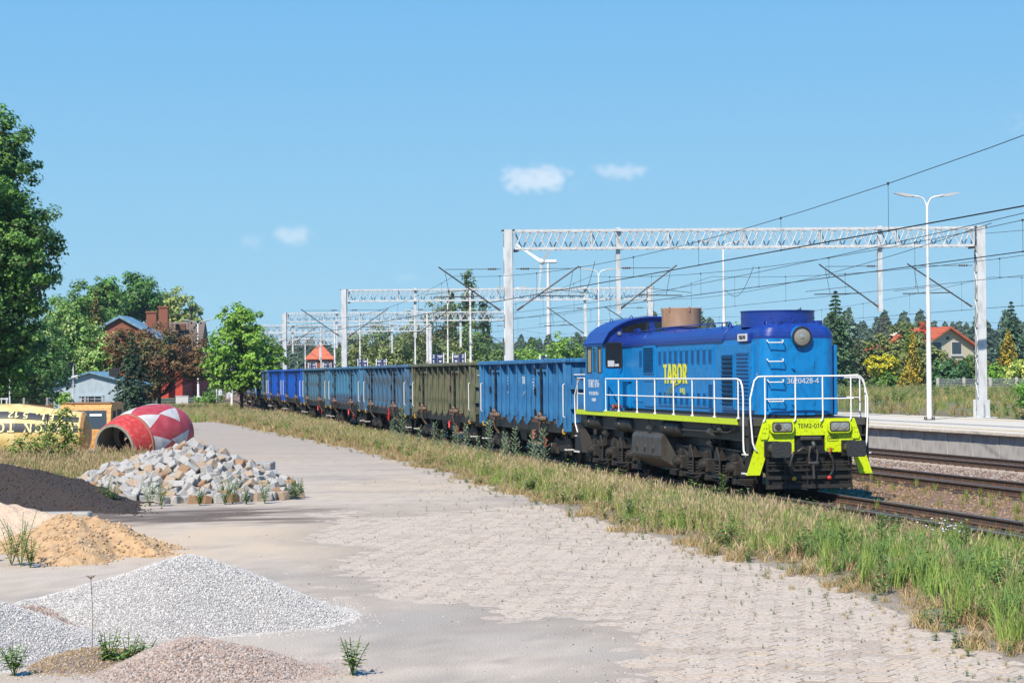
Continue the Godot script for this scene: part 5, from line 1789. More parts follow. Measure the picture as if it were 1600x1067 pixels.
func cantilever(parent: Node, post: Vector3, dx: float, u: Vector3) -> void:
	# slanted tube rising from an insulator on the post to over the track, with registration arm
	var tip := post + u * dx + Vector3(0, 1.75, 0)
	var low := post + Vector3(0, 0.0, 0)
	var b := B.new()
	b.cyl(low.lerp(tip, 0.12), tip + (tip - low).normalized() * 0.35, 0.032, 0.032, 8)
	var o := part("cantilever", b, M["steel grey"], parent)
	b = B.new()
	for k in 5:
		var p := low.lerp(tip, 0.03 + k * 0.022)
		b.ball(p, Vector3(0.06, 0.045, 0.06), 8, 4)
	var tie := post + Vector3(0, 1.85, 0)
	for k in 4:
		b.ball(tie.lerp(tip + Vector3(0, 0.1, 0), 0.1 + 0.04 * k), Vector3(0.05, 0.05, 0.05), 8, 4)
	part("insulator", b, M["insulator"], o)
	b = B.new()
	b.tube([tie, tip + Vector3(0, 0.1, 0)], 0.014, 5)
	b.tube([tip + Vector3(0, -0.05, 0), tip + u * -signf(dx) * 0.2 + Vector3(0, -1.1, 0)], 0.010, 4)
	b.cyl(low.lerp(tip, 0.55), tip + u * signf(dx) * 0.9 + Vector3(0, -1.0, 0), 0.012, 0.012, 5)
	b.cyl(low.lerp(tip, 0.35) + Vector3(0, 0.05, 0), tip + u * signf(dx) * 0.5 + Vector3(0, -1.12, 0), 0.026, 0.026, 6)
	part("stay_wire", b, M["wire"], o)

func build_gantries() -> void:
	var G := [[Vector3(2.75, -0.3, -44.7), Vector3(23.1, 0.66, -40.6), 9.11, "nearest grey lattice portal spanning the tracks over the wagons"],
		[Vector3(3.2, -0.3, -100.9), Vector3(24.3, 0.2, -96.3), 8.86, "second grey lattice portal behind the nearest one"],
		[Vector3(4.5, -0.3, -151.9), Vector3(25.2, 0.2, -147.3), 8.78, "third grey lattice portal, right of the maple crown"],
		[Vector3(5.6, -0.3, -198.6), Vector3(26.1, 0.2, -194.2), 8.80, "fourth lattice portal down the line"],
		[Vector3(6.6, -0.3, -243.6), Vector3(27.0, 0.2, -239.1), 8.78, "fifth lattice portal down the line"],
		[Vector3(9.6, -0.3, -298.0), Vector3(30.0, 0.2, -294.0), 8.8, "farthest lattice portal down the line"]]
	for g in G:
		var a: Vector3 = g[0]
		var c: Vector3 = g[1]
		var top: float = g[2]
		var t := thing("catenary_portal", g[3], "gantry", a, 0.0, "catenary portals over the tracks")
		t.position = Vector3.ZERO
		var u := Vector3(c.x - a.x, 0, c.z - a.z).normalized()
		lattice_mast(t, a, top - a.y, u)
		lattice_mast(t, c, top - c.y + 0.02, u)
		var b := B.new()
		truss(b, Vector3(a.x, top - 0.08, a.z) + u * 0.3, Vector3(c.x, top - 0.04, c.z) - u * 0.3, 0.78, 0.5, 30)
		part("crossbeam", b, M["galvanised"], t)
		b = B.new()
		for q in [a, c]:
			b.cbox(Vector3(q.x, top - 0.02, q.z), Vector3(0.5, 0.06, 0.5), 0.01)
			b.cbox(Vector3(q.x, top - 0.9, q.z) + u * (0.35 if q == a else -0.35), Vector3(0.12, 0.14, 0.55), 0.01)
		part("corner_plate", b, M["steel grey"], t)
		for f in [0.232, 0.787]:
			var p := a.lerp(c, f)
			b = B.new()
			b.box(Vector3(p.x, (top + 0.06 + 5.40) / 2, p.z), Vector3(0.19, top + 0.06 - 5.40, 0.24), Basis(u, Vector3.UP, u.cross(Vector3.UP)))
			var dp := part("drop_post", b, M["galvanised"], t)
			cantilever(dp, Vector3(p.x, 5.55, p.z), 2.3 if f < 0.5 else -2.4, u)
		cantilever(t, Vector3(a.x, 5.55, a.z) - u * 0.32, -2.45, u)
		cantilever(t, Vector3(a.x, 5.55, a.z) + u * 0.32, 2.5, u)
		cantilever(t, Vector3(c.x, 5.55, c.z) - u * 0.32, -2.6, u)

func span(b: B, p: Vector3, q: Vector3, sag: float, r: float, n := 8) -> void:
	var pts := []
	for i in n + 1:
		var t := float(i) / n
		pts.append(p.lerp(q, t) + Vector3(0, -sag * 4.0 * t * (1.0 - t), 0))
	b.tube(pts, r, 4)

func build_wires() -> void:
	# contact wire, carrying wire and droppers over each track, hung at the portals
	var zs := [14.0, -44.0, -99.0, -150.0, -196.0, -241.0, -296.0, -350.0]
	var rows := [[0.0, "overhead wires above the goods train"], [6.1, "overhead wires above the old track"], [11.65, "overhead wires above the platform track"], [25.0, "overhead wires beyond the platform"]]
	for k in 4:
		var x: float = rows[k][0]
		var w := thing("overhead_line", rows[k][1], "wire", Vector3.ZERO, 0.0, "overhead lines")
		var mw := B.new()
		var cw := B.new()
		var dw := B.new()
		for i in zs.size() - 1:
			var z0: float = zs[i]
			var z1: float = zs[i + 1]
			var st := 0.2 if i % 2 else -0.2
			var a := Vector3(x + drift(z0) + st, 7.05, z0)
			var c := Vector3(x + drift(z1) - st, 7.05, z1)
			span(mw, a, c, 0.85, 0.008, 12)
			span(cw, a - Vector3(0, 1.42, 0), c - Vector3(0, 1.42, 0), 0.02, 0.008, 4)
			if k != 2:
				span(cw, a - Vector3(0.06, 1.42, 0), c - Vector3(0.06, 1.42, 0), 0.02, 0.009, 4)
			if i < 4:
				for j in 9:
					var t := (j + 0.5) / 9.0
					var p := a.lerp(c, t)
					dw.cyl(p + Vector3(0, -0.85 * 4.0 * t * (1.0 - t), 0), p + Vector3(0, -1.43, 0), 0.005, 0.005, 4, false)
					dw.cbox(p + Vector3(0, -0.85 * 4.0 * t * (1.0 - t), 0), Vector3(0.03, 0.06, 0.06), 0.008)
					dw.cbox(p + Vector3(0, -1.43, 0), Vector3(0.03, 0.04, 0.07), 0.008)
		# the wires run on past the camera
		span(mw, Vector3(x - 0.2, 7.05, 14.0), Vector3(x + 0.2, 7.05, 70.0), 0.85, 0.011, 10)
		span(cw, Vector3(x - 0.2, 5.63, 14.0), Vector3(x + 0.2, 5.63, 70.0), 0.02, 0.011, 3)
		part("carrying_wire", mw, M["wire"], w)
		part("contact_wire", cw, M["wire"], w)
		part("dropper", dw, M["wire"], w)
	# one more carrying cable crossing over at a slant, and the equalising loops
	for q in [[Vector3(6.4, 7.4, 20.0), Vector3(11.4, 6.9, -99.0), 0.8, "long cable slanting from the old track to the platform track"], [Vector3(25.0, 8.9, 20.0), Vector3(24.0, 8.9, -42.0), 0.5, "high cable leaving the top of the right portal mast"], [Vector3(9.0, 6.9, -10.0), Vector3(17.8, 7.0, -70.0), 0.5, "thin cable slanting across the platform track"]]:
		var ob := B.new()
		span(ob, q[0], q[1], q[2], 0.010, 12)
		tag(part("overhead_cable", ob, M["wire"]), q[3], "wire", "overhead lines")
	for q in [[Vector3(0.1, 6.35, -20.0), Vector3(0.1, 5.65, -22.5)], [Vector3(6.1, 6.3, -22.0), Vector3(6.1, 5.65, -25.0)]]:
		var pts := []
		for i in 9:
			var t := i / 8.0
			pts.append(q[0].lerp(q[1], t) + Vector3(0.05, -0.55 * sin(PI * t), 0))
		var lb := B.new()
		lb.tube(pts, 0.009, 4)
		tag(part("jumper_loop", lb, M["wire"]), "jumper loop hanging from the wires above the train" if q[0].x < 1.0 else "jumper loop hanging from the wires above the old track", "wire", "overhead lines")

# ---------------------------------------------------------------- lamps, boards, signs
func lamp_post(at: Vector3, h: float, label: String, turn := 0.0) -> void:
	var t := thing("platform_lamp", label, "street lamp", at, turn, "twin arm lamps")
	var b := B.new()
	b.cyl(Vector3(0, 0, 0), Vector3(0, h * 0.62, 0), 0.115, 0.085, 14)
	b.cyl(Vector3(0, h * 0.62, 0), Vector3(0, h - 0.55, 0), 0.06, 0.05, 12)
	part("pole", b, M["post white"], t)
	b = B.new()
	b.cbox(Vector3(0, 0.015, 0), Vector3(0.42, 0.03, 0.42), 0.008)
	for q in [[-0.16, -0.16], [0.16, -0.16], [0.16, 0.16], [-0.16, 0.16]]:
		b.cyl(Vector3(q[0], 0.03, q[1]), Vector3(q[0], 0.13, q[1]), 0.025, 0.025, 6)
	part("foot_plate", b, M["frame black"], t)
	for s in [-1, 1]:
		b = B.new()
		b.tube([Vector3(0, h - 0.6, 0), Vector3(s * 0.05, h - 0.35, 0), Vector3(s * 0.16, h - 0.16, 0), Vector3(s * 0.34, h - 0.08, 0), Vector3(s * 0.58, h - 0.06, 0)], 0.035, 8)
		var arm := part("arm", b, M["post white"], t)
		b = B.new()
		b.cyl(Vector3(s * 0.52, h - 0.06, 0), Vector3(s * 0.70, h - 0.03, 0), 0.055, 0.055, 10)
		b.prism(PackedVector2Array([Vector2(s * 0.66, h - 0.09), Vector2(s * 0.86, h - 0.08), Vector2(s * 1.32, h + 0.045), Vector2(s * 1.36, h + 0.07), Vector2(s * 1.1, h + 0.07), Vector2(s * 0.78, h + 0.03), Vector2(s * 0.66, h - 0.01)]), -0.14, 0.14)
		var lh := part("lamp_head", b, M["lamp head"], arm)
		lh.set_meta("label", "flat lamp head")

func board(at: Vector3, label: String, flip: bool) -> void:
	var t := thing("platform_board", label, "sign", at, -0.20, "navy platform boards")
	var b := B.new()
	b.cbox(Vector3(0, 3.93, 0), Vector3(0.92, 0.84, 0.09), 0.01)
	part("panel", b, M["sign navy"], t)
	for s in [-1, 1]:
		b = B.new()
		b.cbox(Vector3(s * 0.51, 2.2, 0), Vector3(0.09, 4.5, 0.10), 0.01)
		part("post", b, M["post white"], t)
	var sx := 1.0 if flip else -1.0
	text_part("2", "lettering", 0.36, M["white letters"], t, Transform3D(Basis(), Vector3(sx * 0.30, 4.16, 0.048)))
	text_part("1", "lettering", 0.36, M["white letters"], t, Transform3D(Basis(), Vector3(sx * 0.30, 3.74, 0.048)))
	b = B.new()
	b.bx(-sx * 0.02 - 0.005, -sx * 0.02 + 0.005, 3.6, 4.3, 0.045, 0.05)
	for q in [[4.18, 0.40], [4.06, 0.28], [3.78, 0.22], [3.70, 0.14]]:
		b.bx(-sx * 0.24 - q[1] * 0.5, -sx * 0.24 + q[1] * 0.5, q[0], q[0] + 0.065, 0.045, 0.05)
	part("print", b, M["white letters"], t)

func build_station_furniture() -> void:
	var zs := [-36.0, -66.0, -95.3, -124.5, -153.8, -183.0, -212.0, -241.0]
	var lb := ["nearest twin arm white lamp post on the platform", "twin arm lamp post seen above the locomotive bonnet", "twin arm lamp post left of the exhaust drum", "twin arm lamp post just right of the nearest portal mast", "twin arm lamp post in front of the poplar", "sixth twin arm lamp post down the platform", "seventh twin arm lamp post down the platform", "farthest twin arm lamp post down the platform"]
	for i in zs.size():
		lamp_post(Vector3([18.6, 19.7, 20.3, 20.6, 20.6, 22.4, 24.2, 26.2][i], 0.765, zs[i]), 9.3, lb[i], -0.2)
	# plain slim masts down the line
	var md := [[Vector3(12.9, 0.75, -104.0), 8.4, "slim white mast left of the poplar"], [Vector3(9.8, -0.2, -104.6), 7.6, "slim white mast rising behind the olive wagon"], [Vector3(9.0, -0.2, -150.0), 8.0, "slim white mast in front of the round trees"], [Vector3(14.6, 0.75, -172.0), 8.0, "slim white mast behind the slate wagon"], [Vector3(17.5, 0.75, -228.0), 8.5, "slim white mast before the red roofed signal house"], [Vector3(19.4, 0.75, -262.0), 8.5, "slim white mast left of the signal house"], [Vector3(13.3, 0.3, -290.0), 8.5, "far slim white mast near the maple"]]
	for q in md:
		var t := thing("slim_mast", q[2], "mast", q[0], 0.0, "slim masts along the platform")
		var b := B.new()
		b.cyl(Vector3.ZERO, Vector3(0, q[1], 0), 0.10, 0.07, 10)
		part("pole", b, M["post white"], t)
		b = B.new()
		b.cbox(Vector3(0, q[1] * 0.52, 0.1), Vector3(0.22, 0.22, 0.16), 0.03)
		b.cyl(Vector3(-0.3, q[1] - 0.1, 0), Vector3(0.3, q[1] - 0.1, 0), 0.03, 0.03, 6)
		part("camera_box", b, M["lamp head"], t)
	var bd := [[13.2, -119.2, true, "navy platform board nearest, left one of the near pair"], [14.9, -118.8, false, "navy platform board, right one of the near pair"], [13.6, -84.0, true, "small navy board behind the azure wagon"], [14.6, -170.1, true, "navy board behind the slate wagon, left one"], [16.5, -169.7, false, "navy board behind the slate wagon, right one"], [16.1, -226.1, true, "far navy board, left one, before the signal house"], [18.0, -225.7, false, "far navy board, right one, before the signal house"]]
	for q in bd:
		board(Vector3(q[0], 0.1 if q[1] < -90.0 else -0.45, q[1]), q[3], not q[2])
		if q[1] > -90.0:
			get_child(get_child_count() - 1).rotation.y = 0.95
	# station name sign on two posts beside the maple
	var t := thing("station_sign", "navy station name sign partly hidden by the young maple", "sign", Vector3(0.95, -0.2, -173.0), -0.2)
	var b := B.new()
	b.cbox(Vector3(0, 3.05, 0), Vector3(2.5, 1.05, 0.08), 0.01)
	part("panel", b, M["sign navy"], t)
	for s in [-1.33, 1.33]:
		b = B.new()
		b.cyl(Vector3(s, 0, 0), Vector3(s, 3.7, 0), 0.06, 0.06, 10)
		part("post", b, M["post white"], t)
	text_part("Łas", "lettering", 0.70, M["white letters"], t, Transform3D(Basis(), Vector3(-0.55, 3.05, 0.045)))
	t = thing("slim_mast", "thick white post rising through the maple crown", "mast", Vector3(-0.1, -0.25, -157.0), 0.0, "slim masts along the platform")
	b = B.new()
	b.cyl(Vector3.ZERO, Vector3(0, 8.5, 0), 0.15, 0.09, 12)
	part("pole", b, M["post white"], t)
	t = thing("platform_lamp", "twin arm lamp post at the corner of the brick building", "street lamp", Vector3(-2.2, -0.25, -174.0), -0.2, "twin arm lamps")
	b = B.new()
	b.cyl(Vector3.ZERO, Vector3(0, 8.6, 0), 0.14, 0.08, 12)
	b.cbox(Vector3(0.05, 0.5, 0), Vector3(0.5, 1.0, 0.5), 0.03)
	part("pole", b, M["post white"], t)
	b = B.new()
	for s in [-1, 1]:
		b.tube([Vector3(0, 8.4, 0), Vector3(s * 0.2, 8.75, 0), Vector3(s * 0.5, 8.85, 0), Vector3(s * 1.2, 8.95, 0)], 0.05, 6)
		b.cbox(Vector3(s * 1.2, 8.98, 0), Vector3(0.8, 0.08, 0.28), 0.02, Basis(Vector3.BACK, s * 0.12))
	part("arm", b, M["lamp head"], t)

# ---------------------------------------------------------------- the builder's yard
func heap(called: String, label: String, category: String, m: Material, ridges: Array, slope: float, ox: float, oz: float, w: float, d: float, cell: float, rough: float, sd: int, soft := 0.25) -> Array:
	# ridges: [x0, z0, h0, x1, z1, h1]; height falls away from the ridge line at the slope the material rests at
	var f := noise(sd, 0.9, 4)
	var g := noise(sd + 50, 4.5, 3)
	var nx := int(w / cell) + 1
	var nz := int(d / cell) + 1
	var pts := []
	var hs := []
	for j in nz:
		for i in nx:
			var x := ox + i * cell
			var z := oz + j * cell
			var h := -9.0
			for r in ridges:
				var a := Vector2(r[0], r[1])
				var c := Vector2(r[3], r[4])
				var t := clampf((Vector2(x, z) - a).dot(c - a) / maxf((c - a).length_squared(), 1e-6), 0.0, 1.0)
				var dist := Vector2(x, z).distance_to(a.lerp(c, t))
				var k := lerpf(r[2], r[5], t) - slope * (sqrt(dist * dist + soft * soft) - soft)
				h = maxf(h, k)
			h += f.get_noise_2d(x, z) * rough * clampf(h * 3.0 + 0.6, 0.0, 1.0) + g.get_noise_2d(x, z) * rough * 0.22
			# the toe fans out over the yard
			var y := -0.25 + (h if h > 0.0 else h * 0.35)
			pts.append(Vector3(x, maxf(y, -0.32), z))
			hs.append(h)
	var b := B.new()
	b.grid(pts, nx, nz)
	var o := part(called, b, m)
	tag(o, label, category)
	return [pts, hs, nx, nz, o]

func scatter_stones(hp: Array, count: int, size: float, cols: Array, called: String, label: String) -> void:
	var pts: Array = hp[0]
	var hs: Array = hp[1]
	var nx: int = hp[2]
	var nz: int = hp[3]
	var sb := B.new()
	sb.cbox(Vector3.ZERO, Vector3(1.0, 0.75, 0.85), 0.22)
	var xfs := []
	var cs := []
	var tries := 0
	while xfs.size() < count and tries < count * 6:
		tries += 1
		var i := rng.randi() % (nx - 1)
		var j := rng.randi() % (nz - 1)
		var k := j * nx + i
		if hs[k] < -0.04 and rnd(0, 1) > 0.09 * (1.0 + hs[k] * 3.0):
			continue
		if hs[k] < -0.3:
			continue
		var u := rnd(0, 1)
		var v := rnd(0, 1)
		var p: Vector3 = pts[k].lerp(pts[k + 1], u).lerp(pts[k + nx].lerp(pts[k + nx + 1], u), v)
		p.y = maxf(p.y, -0.245) + size * 0.15
		var s := size * rnd(0.55, 1.2)
		xfs.append(Transform3D(Basis(Vector3(rnd(-1, 1), rnd(-1, 1), rnd(-1, 1)).normalized(), rnd(0, TAU)).scaled(Vector3(s, s, s)), p))
		var c: Color = cols[rng.randi() % cols.size()]
		cs.append(c * rnd(0.8, 1.1))
	var o := many(called, sb.mesh(), M["ballast stone"], xfs, cs, hp[4])
	o.set_meta("label", label)

func build_yard() -> void:
	var white := [Color(0.58, 0.565, 0.55), Color(0.68, 0.66, 0.645), Color(0.50, 0.49, 0.48), Color(0.62, 0.59, 0.55), Color(0.36, 0.355, 0.35)]
	var pink := [Color(0.44, 0.36, 0.32), Color(0.36, 0.285, 0.25), Color(0.52, 0.46, 0.42), Color(0.30, 0.255, 0.24), Color(0.46, 0.33, 0.26)]
	var hp := heap("gravel_heap", "large heap of white stone chippings in the foreground", "gravel heap", M["white chippings"], [[-14.95, 17.0, 0.80, -15.2, 17.2, 0.74], [-15.2, 17.2, 0.74, -16.8, 17.0, 0.30]], 0.45, -17.6, 13.8, 5.0, 8.0, 0.08, 0.03, 61)
	scatter_stones(hp, 46000, 0.021, white, "white_chippings", "loose white stone chippings")
	hp = heap("gravel_heap", "heap of white chippings cut off by the left picture edge", "gravel heap", M["white chippings"], [[-18.2, 19.2, 0.82, -18.9, 19.4, 0.9]], 0.40, -19.2, 16.8, 4.0, 5.4, 0.08, 0.03, 62)
	scatter_stones(hp, 22000, 0.021, white, "white_chippings", "loose white stone chippings")
	hp = heap("gravel_heap", "low heap of pinkish brown gravel at the bottom edge", "gravel heap", M["pink chippings"], [[-15.15, 21.75, 0.36, -14.75, 22.0, 0.27]], 0.46, -16.8, 20.0, 4.2, 3.6, 0.07, 0.02, 63)
	scatter_stones(hp, 15000, 0.028, pink, "brown_gravel", "loose pinkish brown gravel")
	hp = heap("gravel_heap", "small ochre brown gravel patch between the white heaps", "gravel heap", M["pink chippings"], [[-16.15, 20.9, 0.17, -15.7, 21.1, 0.15]], 0.30, -17.0, 19.9, 2.0, 2.2, 0.07, 0.02, 64)
	scatter_stones(hp, 4200, 0.024, [Color(0.36, 0.25, 0.13), Color(0.30, 0.21, 0.13), Color(0.44, 0.36, 0.27)], "ochre_gravel", "loose ochre gravel")
	hp = heap("gravel_heap", "low spill of grey brown gravel left of the large white heap", "gravel heap", M["pink chippings"], [[-16.9, 17.5, 0.26, -16.45, 18.4, 0.12]], 0.32, -17.8, 16.4, 2.2, 2.8, 0.07, 0.02, 65)
	scatter_stones(hp, 4500, 0.03, pink, "brown_gravel", "loose grey brown gravel")
	var sh := heap("sand_heap", "heap of orange building sand with a crumbling edge", "sand heap", M["orange sand"], [[-16.35, 5.6, 0.62, -15.85, 6.2, 0.56], [-15.85, 6.2, 0.56, -15.0, 7.8, 0.12], [-16.2, 6.2, 0.55, -16.3, 8.6, 0.22]], 0.44, -19.0, 2.5, 6.0, 9.5, 0.06, 0.16, 66, 0.06)
	scatter_stones(sh, 900, 0.055, [Color(0.50, 0.34, 0.20), Color(0.44, 0.30, 0.17), Color(0.56, 0.40, 0.25)], "sand_crumbs", "crumbled lumps of orange sand")
	heap("sand_heap", "pale sand heap at the left edge behind the orange sand", "sand heap", M["pale sand"], [[-19.0, 3.6, 0.85, -17.2, 3.9, 0.66], [-17.2, 3.9, 0.66, -16.1, 4.4, 0.30]], 0.42, -20.5, 0.6, 6.2, 8.5, 0.08, 0.13, 67, 0.08)
	var soil := heap("soil_heap", "long heap of dark brown topsoil on the left", "soil heap", M["topsoil"], [[-21.0, -9.5, 1.2, -17.9, -8.5, 0.95], [-17.9, -8.5, 0.95, -16.4, -6.0, 0.42], [-16.4, -6.0, 0.42, -14.9, -3.6, 0.03]], 0.27, -22.0, -13.0, 8.6, 13.6, 0.11, 0.10, 68)
	scatter_stones(soil, 1500, 0.05, [Color(0.05, 0.036, 0.03), Color(0.065, 0.047, 0.038), Color(0.035, 0.026, 0.022)], "soil_clods", "clods of dark topsoil")

	# low concrete blocks dividing the bays
	for q in [[Vector3(-17.2, -0.13, 1.35), Vector3(2.6, 0.55, 0.4), -0.22, "low concrete divider between the topsoil and the pale sand"], [Vector3(-18.6, -0.08, 7.9), Vector3(1.9, 0.45, 0.4), -0.3, "low concrete divider at the left edge beside the orange sand"], [Vector3(-10.75, 0.02, -16.8), Vector3(0.62, 0.56, 1.4), -0.2, "concrete block behind the right end of the granite pile"]]:
		var b := B.new()
		b.cbox(Vector3.ZERO, q[1], 0.025)
		var o := part("concrete_block", b, M["concrete block"])
		o.position = q[0]
		o.rotation.y = q[2]
		tag(o, q[3], "concrete block", "concrete blocks of the yard bays")

	# grit and pebbles strewn over the yard
	var gb := B.new()
	gb.cbox(Vector3.ZERO, Vector3(1.0, 0.7, 0.8), 0.2)
	var gx := []
	var gc := []
	for k in 3600:
		var z := 24.0 - pow(rnd(0, 1), 1.3) * 60.0
		var x := edge_x(z) - rnd(0.0, 1.0) * (11.0 if z < 12.0 else 8.5)
		if x < -14.2 and z > 13.0:
			continue
		var sz := rnd(0.008, 0.022) * (1.0 if rnd(0, 1) < 0.93 else 1.8)
		gx.append(Transform3D(Basis(ball_dir(), rnd(0, TAU)).scaled(Vector3(sz, sz, sz)), Vector3(x, -0.243, z)))
		gc.append([Color(0.28, 0.25, 0.23), Color(0.40, 0.35, 0.31), Color(0.17, 0.15, 0.14), Color(0.58, 0.53, 0.48)][rng.randi() % 4])
	many("yard_grit", gb.mesh(), M["ballast stone"], gx, gc, get_node("yard_pavement")).set_meta("label", "grit and pebbles strewn over the yard")
	build_setts()
	build_mixer()
	build_silo()
	build_truck_cab()

	# battered traffic cone
	var t := thing("traffic_cone", "small faded orange traffic cone beside the granite pile", "traffic cone", Vector3(-10.82, -0.245, -8.9), 0.3)
	var b := B.new()
	b.lathe([Vector2(0.11, 0.02), Vector2(0.03, 0.50), Vector2(0.0, 0.505)], Transform3D(Basis(Vector3.BACK, 0.08), Vector3.ZERO), 16)
	part("cone", b, M["cone orange"], t)
	b = B.new()
	b.lathe([Vector2(0.096, 0.13), Vector2(0.078, 0.24)], Transform3D(Basis(Vector3.BACK, 0.08), Vector3.ZERO), 16)
	b.lathe([Vector2(0.062, 0.33), Vector2(0.048, 0.42)], Transform3D(Basis(Vector3.BACK, 0.08), Vector3.ZERO), 16)
	part("white_band", b, M["mixer white"], t)
	b = B.new()
	b.cbox(Vector3(0, 0.015, 0), Vector3(0.26, 0.03, 0.26), 0.006)
	part("base", b, M["cone orange"], t)

# granite setts tipped into a pile, each its own block
const CREST := [[-16.9, -11.2, 0.05], [-15.75, -10.6, 0.62], [-14.95, -10.2, 0.86], [-14.0, -9.9, 1.10], [-13.2, -9.7, 1.30], [-12.55, -9.3, 1.02], [-11.9, -8.8, 0.66], [-11.1, -8.2, 0.10]]

func sett_height(x: float, z: float) -> float:
	var best := -1.0
	for i in CREST.size() - 1:
		var a := Vector2(CREST[i][0], CREST[i][1])
		var c := Vector2(CREST[i + 1][0], CREST[i + 1][1])
		var t := clampf((Vector2(x, z) - a).dot(c - a) / (c - a).length_squared(), 0.0, 1.0)
		var d := Vector2(x, z).distance_to(a.lerp(c, t))
		best = maxf(best, lerpf(CREST[i][2], CREST[i + 1][2], t) - maxf(0.0, d - 0.12) * 0.42)
	return best

func build_setts() -> void:
	var core := B.new()
	var pts := []
	for j in 26:
		for i in 34:
			var x := -17.6 + i * 0.22
			var z := -13.4 + j * 0.33
			pts.append(Vector3(x, maxf(-0.32, -0.25 + sett_height(x, z) - 0.16), z))
	core.grid(pts, 34, 26)
	tag(part("rubble_mound", core, mat("rubble grey", Color(0.36, 0.345, 0.325), 1.0, 0.0, M.grain_tex, Vector3(1, 1, 1))), "grey rubble inside the pile of granite setts", "rubble")
	var sizes := [Vector3(0.24, 0.20, 0.22), Vector3(0.21, 0.19, 0.20), Vector3(0.27, 0.19, 0.21), Vector3(0.19, 0.18, 0.19), Vector3(0.25, 0.22, 0.23)]
	var shapes := []
	for k in sizes.size():
		for v in 2:
			# split stone: each corner a little off, edges knocked blunt
			var b := B.new()
			rough_block(b, sizes[k], 0.018, 300 + k * 7 + v)
			shapes.append(b.mesh())
	var mats: Array = [M["granite grey"], M["granite tan"], M["granite ochre"]]
	var words := ["light grey granite sett lying in the tipped pile", "tan granite sett lying in the tipped pile", "ochre brown granite sett lying in the tipped pile"]
	var spots := []
	var row := 0
	var z := -5.6
	while z > -11.6:
		var x := -17.3 + (0.12 if row % 2 else 0.0)
		while x < -10.7:
			var px := x + rnd(-0.05, 0.05)
			var pz := z + rnd(-0.05, 0.05)
			var h := sett_height(px, pz)
			if h > 0.02:
				spots.append(Vector3(px, h, pz))
			x += 0.262
		z -= 0.235
		row += 1
	# nearest and highest first, the camera sees about 290
	spots.sort_custom(func(a, c): return a.z * 1.0 + a.y * 0.2 > c.z * 1.0 + c.y * 0.2)
	var n := mini(spots.size(), 298)
	for i in n:
		var p: Vector3 = spots[i]
		var k := rng.randi() % shapes.size()
		var roll := rnd(0, 1)
		var mi := 0 if roll < 0.74 else (1 if roll < 0.93 else 2)
		var o := part("granite_sett", shapes[k], mats[mi])
		var tilt := 0.75 if p.y > 0.12 else 0.12
		o.transform = Transform3D(Basis(Vector3.UP, rnd(0, TAU)) * Basis(Vector3.RIGHT, rnd(-tilt, tilt)) * Basis(Vector3.BACK, rnd(-tilt, tilt)), Vector3(p.x, -0.25 + maxf(0.10, p.y - 0.02 + rnd(-0.03, 0.05)), p.z))
		tag(o, words[mi], "granite sett", ["grey setts of the pile", "tan setts of the pile", "ochre setts of the pile"][mi])

func rough_block(b: B, s: Vector3, e: float, sd: int) -> void:
	var r := RandomNumberGenerator.new()
	r.seed = sd
	var off := []
	for i in 8:
		off.append(Vector3(r.randf_range(-1, 1), r.randf_range(-1, 1), r.randf_range(-1, 1)) * 0.018)
	var h := s * 0.5
	var t := B.new()
	t.cbox(Vector3.ZERO, s, e)
	for i in range(0, t.v.size(), 3):
		var q := []
		for k in 3:
			var p := t.v[i + k]
			var c := (1 if p.x > 0 else 0) + (2 if p.y > 0 else 0) + (4 if p.z > 0 else 0)
			q.append(p + off[c])
		b.tri(q[0], q[1], q[2], (q[0] + q[1] + q[2]) / 3.0)

